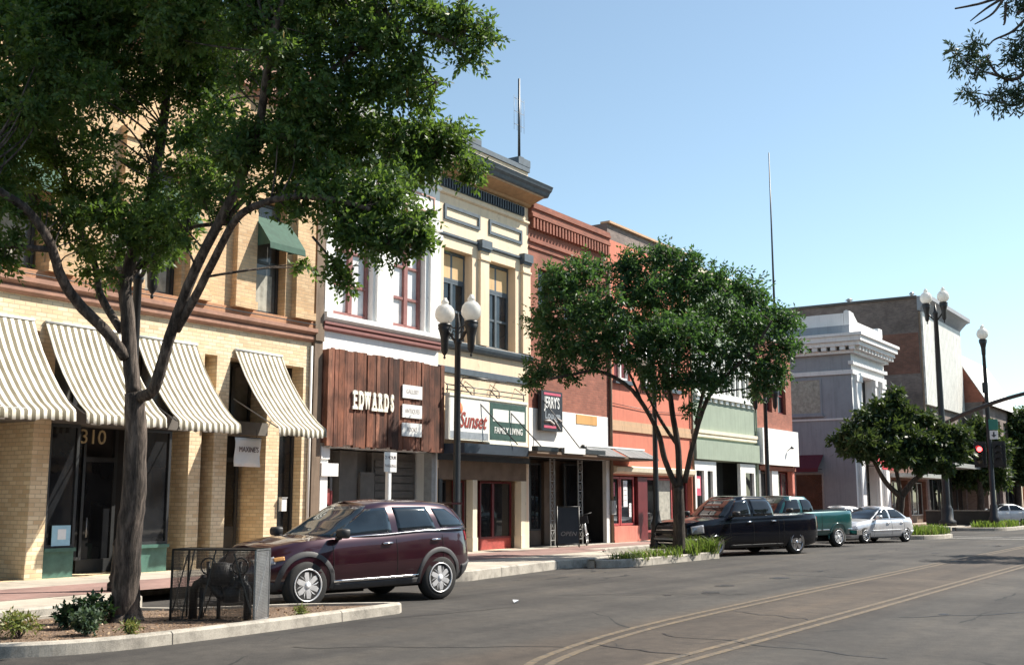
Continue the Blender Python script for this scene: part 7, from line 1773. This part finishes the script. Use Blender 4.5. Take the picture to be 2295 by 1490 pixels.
def foliage(clumps, density, L, W, seed, per=9, squash=.8, stem=.3, droop=.35, power=.45):
    """sprigs of leaflets scattered through the clumps; returns leaf quads and tints"""
    rg = np.random.default_rng(seed); VV = []; TT = []
    for (cx, cy, cz, r) in clumps:
        ns = max(6, int(density * (r ** 2) * rg.uniform(.85, 1.15)))
        d = unit(rg.normal(size=(ns, 3))); rad = r * rg.random(ns) ** power * rg.uniform(.8, 1.12, ns)
        # lumpy outline
        f = rg.normal(size=(3, 3)); lump = 1 + .22 * np.sin(d @ f[0] * 3 + cx * 7) + .16 * np.sin(d @ f[1] * 5 + cy * 5)
        p = np.array([cx, cy, cz]) + d * (rad * lump)[:, None] * np.array([1, 1, squash])
        ax = unit(d + rg.normal(size=(ns, 3)) * .7 + np.array([0, 0, -droop]))
        sd = unit(np.cross(ax, rg.normal(size=(ns, 3)))); base_t = rg.random(ns)
        ct = rg.normal() * .12
        for j in range(per):
            s = (j + 1) / per; side = 1 if j % 2 else -1
            o = p + ax * (stem * (s - .5))[..., None] if np.ndim(s) else p + ax * (stem * (s - .5))
            ld = unit(ax * .75 + sd * side * .9 + rg.normal(size=(ns, 3)) * .35 + np.array([0, 0, -.15])) if j < per - 1 else unit(ax + rg.normal(size=(ns, 3)) * .2)
            nn = unit(np.cross(ld, rg.normal(size=(ns, 3)) + sd * .6))
            l_ = (L * rg.uniform(.7, 1.25, ns))[:, None]; w_ = (W * rg.uniform(.8, 1.2, ns))[:, None]
            q = np.stack([o, o + ld * l_ * .45 + nn * w_ * .5, o + ld * l_, o + ld * l_ * .45 - nn * w_ * .5], axis=1)
            VV.append(q); TT.append(np.clip(base_t * .5 + ct + .25 + rg.normal(size=ns) * .16, 0, .96) + (rg.random(ns) > .993) * .5)
    V = np.concatenate(VV); T = np.clip(np.concatenate(TT), 0, 1)
    return V, T

def limbs(mb, L, rnd, n=10, wob=.02):
    for (r0, r1, pts) in L:
        sm = smooth_path(pts, 5); k = len(sm)
        sm = [p + Vector((rnd.uniform(-1, 1), rnd.uniform(-1, 1), rnd.uniform(-.5, .5))) * wob * (r0 / .15 if 0 < i < k - 1 else 0) for i, p in enumerate(sm)]
        rad = [(r0 + (r1 - r0) * i / (k - 1)) * (1 + rnd.uniform(-.025, .025)) for i in range(k)]
        mb.tube(sm, rad, n=n)

def twigs(mb, L, clumps, rnd, r=.014, frac=1.0):
    """fine branches from the nearest limb point to each clump"""
    P = [Vector(p) for (_, _, pts) in L for p in smooth_path(pts, 4)[4:]]
    for (cx, cy, cz, cr) in clumps:
        if rnd.random() > frac: continue
        c = Vector((cx, cy, cz))
        near = sorted(P, key=lambda p: (p - c).length + max(0, (p.z - c.z)) * .8)[:4]; p = rnd.choice(near)
        d = (c - p).length
        if d < .15: continue
        m = (p + c) / 2 + Vector((rnd.uniform(-1, 1), rnd.uniform(-1, 1), rnd.uniform(-.2, .6))) * d * .12
        mb.tube(smooth_path([p, m, c], 4), r * (.6 + d * .5), r * .4, n=5)
        for _ in range(4):
            e = c + Vector((rnd.gauss(0, 1), rnd.gauss(0, 1), rnd.gauss(0, .8))).normalized() * cr * .8
            mb.tube([c, (c + e) / 2 + Vector((0, 0, .04)), e], r * .45, r * .2, n=4)

def tree(label, base, L, clumps, lm, bm_, density, leafL, leafW, seed, group=None, trunk_n=12, name='street_tree', **kw):
    rnd = random.Random(seed); t = thing(name, label, 'tree', base, group=group)
    mb = MB(); limbs(mb, L, rnd, n=trunk_n, wob=.007); twigs(mb, L, clumps, rnd, r=kw.pop('twig', .014)); mb.build('trunk', bm_, t)
    V, T = foliage(clumps, density, leafL, leafW, seed, **kw)
    leaves_mesh('crown', V, T, lm, t)
    return t

rg_ = random.Random(9)
# fill the crown above the frame and behind the visible clumps so that the tree is whole
def dense(cl, k, seed):
    '''smaller clumps clinging to the big ones, mostly on their outer and upper sides'''
    r_ = random.Random(seed); out = list(cl)
    for (x, y, z, r) in cl:
        for _ in range(2 if r > .3 else 1):
            d = Vector((r_.gauss(0, 1), r_.gauss(0, 1), r_.gauss(.1, .9))).normalized()
            if d.z < -.3: d.z *= .4
            out.append((x + d.x * r * .75, y + d.y * r * .75, z + d.z * r * .7, r * r_.uniform(.4, .62)))
    return out
fill = []
for _ in range(46):
    a, e = rg_.uniform(0, 2 * PI), rg_.uniform(-.1, 1)
    fill.append((-11.6 + 3.0 * math.cos(a) * rg_.uniform(.2, 1), 9.6 + 2.6 * math.sin(a) * rg_.uniform(.2, 1), 8.7 + 2.6 * e, rg_.uniform(.5, .75)))
t1 = tree('large leafy street tree in the foreground with forked dark limbs', (-12.72, 9.63, .15), [(.255, .185, [(-12.72, 9.64, .09), (-12.72, 9.635, .17), (-12.7, 9.61, .38)])] + [(a * .8, b * .82, p) for a, b, p in T1_LIMBS], dense(T1_CL, 1.0, 5) + fill, M['leaf_ash'], M['bark'], 560, .085, .038, 11, trunk_n=16, per=9, stem=.22, power=.5)
t2 = tree('small round headed street tree on the kerb island in front of the black pickup', (-13.95, 29.15, .2), T2_LIMBS, [(x, y, z, r * .86) for (x, y, z, r) in T2_CL], M['leaf_small'], M['bark_dark'], 430, .13, .06, 12, per=8, stem=.34, power=.42, squash=.85)
t3 = tree('tree on the right whose sparse leafy branch hangs in at the top right corner', (.6, 15.5, .2), T3_LIMBS + [(.22, .12, [(.9, 15.6, .15), (.85, 15.5, 2.2), (.5, 15.0, 4.2), (-.2, 14.4, 6.2), (-1.0, 13.9, 7.6)]), (.1, .05, [(.5, 15.0, 4.2), (1.4, 14.6, 6.2), (2.2, 14.2, 8)]), (.09, .04, [(-.2, 14.4, 6.2), (-.9, 13.8, 6.9), (-1.55, 13.55, 7.1)]), (.05, .02, [(-.9, 13.8, 6.9), (-1.5, 13.6, 6.5)])],
    T3_CL + [(.2 + 1.6 * math.cos(i * 2.4) * (.3 + .7 * ((i * 37) % 10) / 10), 14.6 + 1.6 * math.sin(i * 2.4), 7.6 + ((i * 53) % 20) / 10, .55) for i in range(14)], M['leaf_grey'], M['bark'], 750, .085, .022, 13, per=9, stem=.16, power=.6, twig=.008)
tree('low spreading street tree in front of the grey corner building', (-15.91, 58.2, .15) if False else (-16.2, 59.3, .2), T4_LIMBS, T4_CL, M['leaf_far'], M['bark_dark'], 240, .3, .14, 14, per=7, stem=.45, squash=.6, power=.45, group='far street trees')
tree('far street tree just left of the signal pole', (-15.0, 82, .2), T5_LIMBS, [(x, y, z, r * 1.3) for (x, y, z, r) in T5_CL], M['leaf_far'], M['bark_dark'], 130, .36, .17, 15, per=7, stem=.6, squash=.7, group='far street trees')
tree('far street tree at the right edge above the white car', (-13.5, 96, .2), T6_LIMBS, [(x, y, z, r * 1.3) for (x, y, z, r) in T6_CL], M['leaf_far'], M['bark_dark'], 130, .36, .17, 16, per=7, stem=.6, squash=.7, group='far street trees')
# the street tree on the far right kerb whose shadow lies on the road
rr = random.Random(3)
tree('street tree on the right kerb outside the view, shading the centre lines', (-1.0, 40.2, .2), [(.2, .12, [(-.9, 40.4, 0), (-1.0, 40.2, 2.0), (-1.6, 40, 3.6)]), (.1, .03, [(-1.6, 40, 3.6), (-2.6, 39.8, 5), (-3.6, 39.6, 6)]), (.1, .03, [(-1.6, 40, 3.6), (-.6, 40.4, 5.2), (0, 40.8, 6.6)])],
     [(-3.0 + rr.uniform(-1.6, 2.8), 39.6 + rr.uniform(-1.8, 1.8), 5.8 + rr.uniform(-.9, 1.2), rr.uniform(.6, .85)) for _ in range(24)], M['leaf_small'], M['bark_dark'], 70, .26, .09, 17, per=7, stem=.4)

def blades(cx, cy, z, n, h, spread, seed, w=.012, lean=.7, rx=1.0, ry=1.0):
    rg = np.random.default_rng(seed); a = rg.uniform(0, 2 * PI, n); r = spread * np.sqrt(rg.random(n))
    o = np.stack([cx + r * np.cos(a) * rx, cy + r * np.sin(a) * ry, np.full(n, z)], 1)
    b = rg.uniform(0, 2 * PI, n); hh = h * rg.uniform(.5, 1.1, n); ln = lean * rg.uniform(.2, 1.1, n) * hh
    dirv = np.stack([np.cos(b), np.sin(b), np.zeros(n)], 1); sd = np.stack([-np.sin(b), np.cos(b), np.zeros(n)], 1)
    m1 = o + dirv * (ln * .35)[:, None] + np.array([0, 0, 1]) * (hh * .65)[:, None]; tip = o + dirv * ln[:, None] + np.array([0, 0, 1]) * (hh * .95)[:, None]
    Q = np.stack([o - sd * w, m1 - sd * w * .8, tip, m1 + sd * w * .8, o + sd * w], 1)
    return Q, np.clip(rg.random(n) ** 1.4, 0, 1)
def grass(name, spots, z, mat, w=.012, lean=.7):
    Q, T = zip(*[blades(x, y, z, n, h, s, 100 + i, w, lean) for i, (x, y, n, h, s) in enumerate(spots)])
    o = leaves_mesh(name, np.concatenate(Q), np.concatenate(T), mat, None, 5); o['kind'] = 'stuff'; return o
rr = random.Random(21)
sp = [(-14.05 + rr.uniform(-.22, .3), 25.9 + i * .27 + rr.uniform(-.1, .1), 42, .26 + .16 * (i / 20), .2) for i in range(20)] + [(-13.85 + rr.uniform(-.12, .14), 30.0 + rr.uniform(-.9, 1.2), 46, .55, .2) for i in range(9)]
o = grass('long_grass', sp, .15, M['leaf_grass'], .013, 1.25); tag(o, 'bright long grass spilling over the kerb island before the black pickup', 'grass')
sp = [(-13.1 + rr.uniform(-.6, .7), 52.8 + rr.uniform(-1.2, 1.6), 34, .5, .35) for i in range(26)]
o = grass('verge_grass', sp, .16, M['leaf_grass'], .022, .6); tag(o, 'green grass clump behind the silver sedan', 'grass')
sp = [(-13.3 + rr.uniform(-.7, .7), 70.5 + rr.uniform(-2.5, 4), 34, .42, .4) for i in range(30)]
o = grass('corner_grass', sp, .16, M['leaf_grass'], .03, .6); tag(o, 'green grass on the far corner island below the white car', 'grass')

def shrub(label, x, y, h, r, mat, n, leafL, leafW, seed, name='shrub'):
    rnd = random.Random(seed); t = thing(name, label, 'shrub', (x, y, .115)); mb = MB(); cl = []
    for k in range(9):
        a = rnd.uniform(0, 2 * PI); e = (x + r * .8 * math.cos(a) * rnd.random(), y + r * .8 * math.sin(a) * rnd.random(), .115 + h * rnd.uniform(.4, .95))
        mb.tube([(x, y, .1), ((x + e[0]) / 2, (y + e[1]) / 2, .115 + h * .4), e], .012, .005, n=5); cl.append((*e, r * rnd.uniform(.3, .5)))
    mb.build('stem', M['bark_dark'], t)
    V, T = foliage(cl, n, leafL, leafW, seed, per=6, stem=.1, droop=-.2); leaves_mesh('foliage', V, T, mat, t)
    return t
shrub('dark leafy shrub left of the large tree trunk', -12.5, 8.75, .3, .3, M['leaf_dark'], 900, .08, .05, 31)
shrub('green shrub nearest the kerb, in front of the dark one', -11.8, 8.4, .22, .22, M['leaf_grey'], 1100, .07, .045, 32)
shrub('dark shrub hugging the base of the large tree trunk', -12.72, 9.3, .3, .16, M['leaf_dark'], 1300, .08, .05, 33)
shrub('sprawling yellow green weed bush at the left edge of the island', -12.15, 7.75, .26, .3, M['leaf_weed'], 900, .06, .025, 34)
shrub('small orange tinged weed between the green shrub and kerb', -11.25, 8.6, .14, .12, M['leaf_weed'], 1800, .05, .018, 35, name='weed')
shrub('tiny dry weed right of the mesh cage', -11.2, 11.35, .12, .11, M['leaf_weed'], 1600, .045, .014, 36, name='weed')
# bark chips and dry leaves on the soil
rg = np.random.default_rng(77); n = 2600
pts = np.stack([rg.uniform(-13.7, -11.15, n), rg.uniform(6.4, 13.2, n)], 1)
def inside(p, poly):
    x, y = p; c = False
    for i in range(len(poly)):
        (x1, y1), (x2, y2) = poly[i - 1], poly[i]
        if (y1 > y) != (y2 > y) and x < (x2 - x1) * (y - y1) / (y2 - y1) + x1: c = not c
    return c
cx_ = sum(p[0] for p in isl1) / len(isl1); cy_ = sum(p[1] for p in isl1) / len(isl1)
small = [((p[0] - cx_) * .88 + cx_, (p[1] - cy_) * .94 + cy_) for p in isl1]
pts = np.array([p for p in pts if inside(p, small)]); n = len(pts)
o3 = np.stack([pts[:, 0], pts[:, 1], .117 + .012 * rg.random(n)], 1); d = unit(rg.normal(size=(n, 3)) * np.array([1, 1, .25])); s_ = unit(np.cross(d, np.array([0, 0, 1.0]) + rg.normal(size=(n, 3)) * .3))
l_ = rg.uniform(.02, .05, n)[:, None]; w_ = rg.uniform(.008, .02, n)[:, None]
M['chips'] = leaf_mat('chips', [(0, (0.1, 0.055, 0.03)), (0.6, (0.26, 0.16, 0.09)), (1, (0.45, 0.33, 0.2))], 0.0)
o = leaves_mesh('dry_leaves', np.stack([o3, o3 + d * l_ * .5 + s_ * w_, o3 + d * l_, o3 + d * l_ * .5 - s_ * w_], 1), rg.random(n), M['chips']); o['kind'] = 'stuff'; tag(o, 'dry leaves and bark chips littering the soil of the tree island', 'litter')

# ------------------------------------------------------------------ the other side of the street (unseen blocks added to be mirrored in paint and glass)
for (y0, y1, h, m_, lb) in ((-30, -6, 9, 'brick_dark', 'unseen dark brick block added opposite for reflections, behind the viewer'), (-5.9, 22, 8, 'brick_red', 'unseen red brick block added opposite for reflections'), (22.1, 40, 9.5, 'cream', 'unseen cream block added opposite for reflections'), (40.1, 56, 7.5, 'brick_orange', 'unseen orange brick block added on the opposite corner for reflections'), (63.5, 120, 9, 'brick_dark', 'unseen dark brick block added opposite for reflections beyond the side street')):
    t = thing('unseen_building', lb, 'building', (12, (y0 + y1) / 2, 0))
    def f(mb):
        mb.box(12, 30, y0, y1, 0, h)
    part('wall', f, M[m_], t)
    mb = MB()
    k = int((y1 - y0) / 3.2)
    for i in range(k):
        y = y0 + .6 + i * 3.2; mb.box(11.96, 12.02, y, y + 2.2, .6, 3.2); mb.box(11.96, 12.02, y + .4, y + 1.6, 4.9, 6.8)
    mb.build('window', M['glass_shop'], t)
    mb = MB(); mb.box(10.2, 12, y0 + .1, y1 - .1, 3.5, 3.8); mb.build('canopy', M['shop_brown'], t)
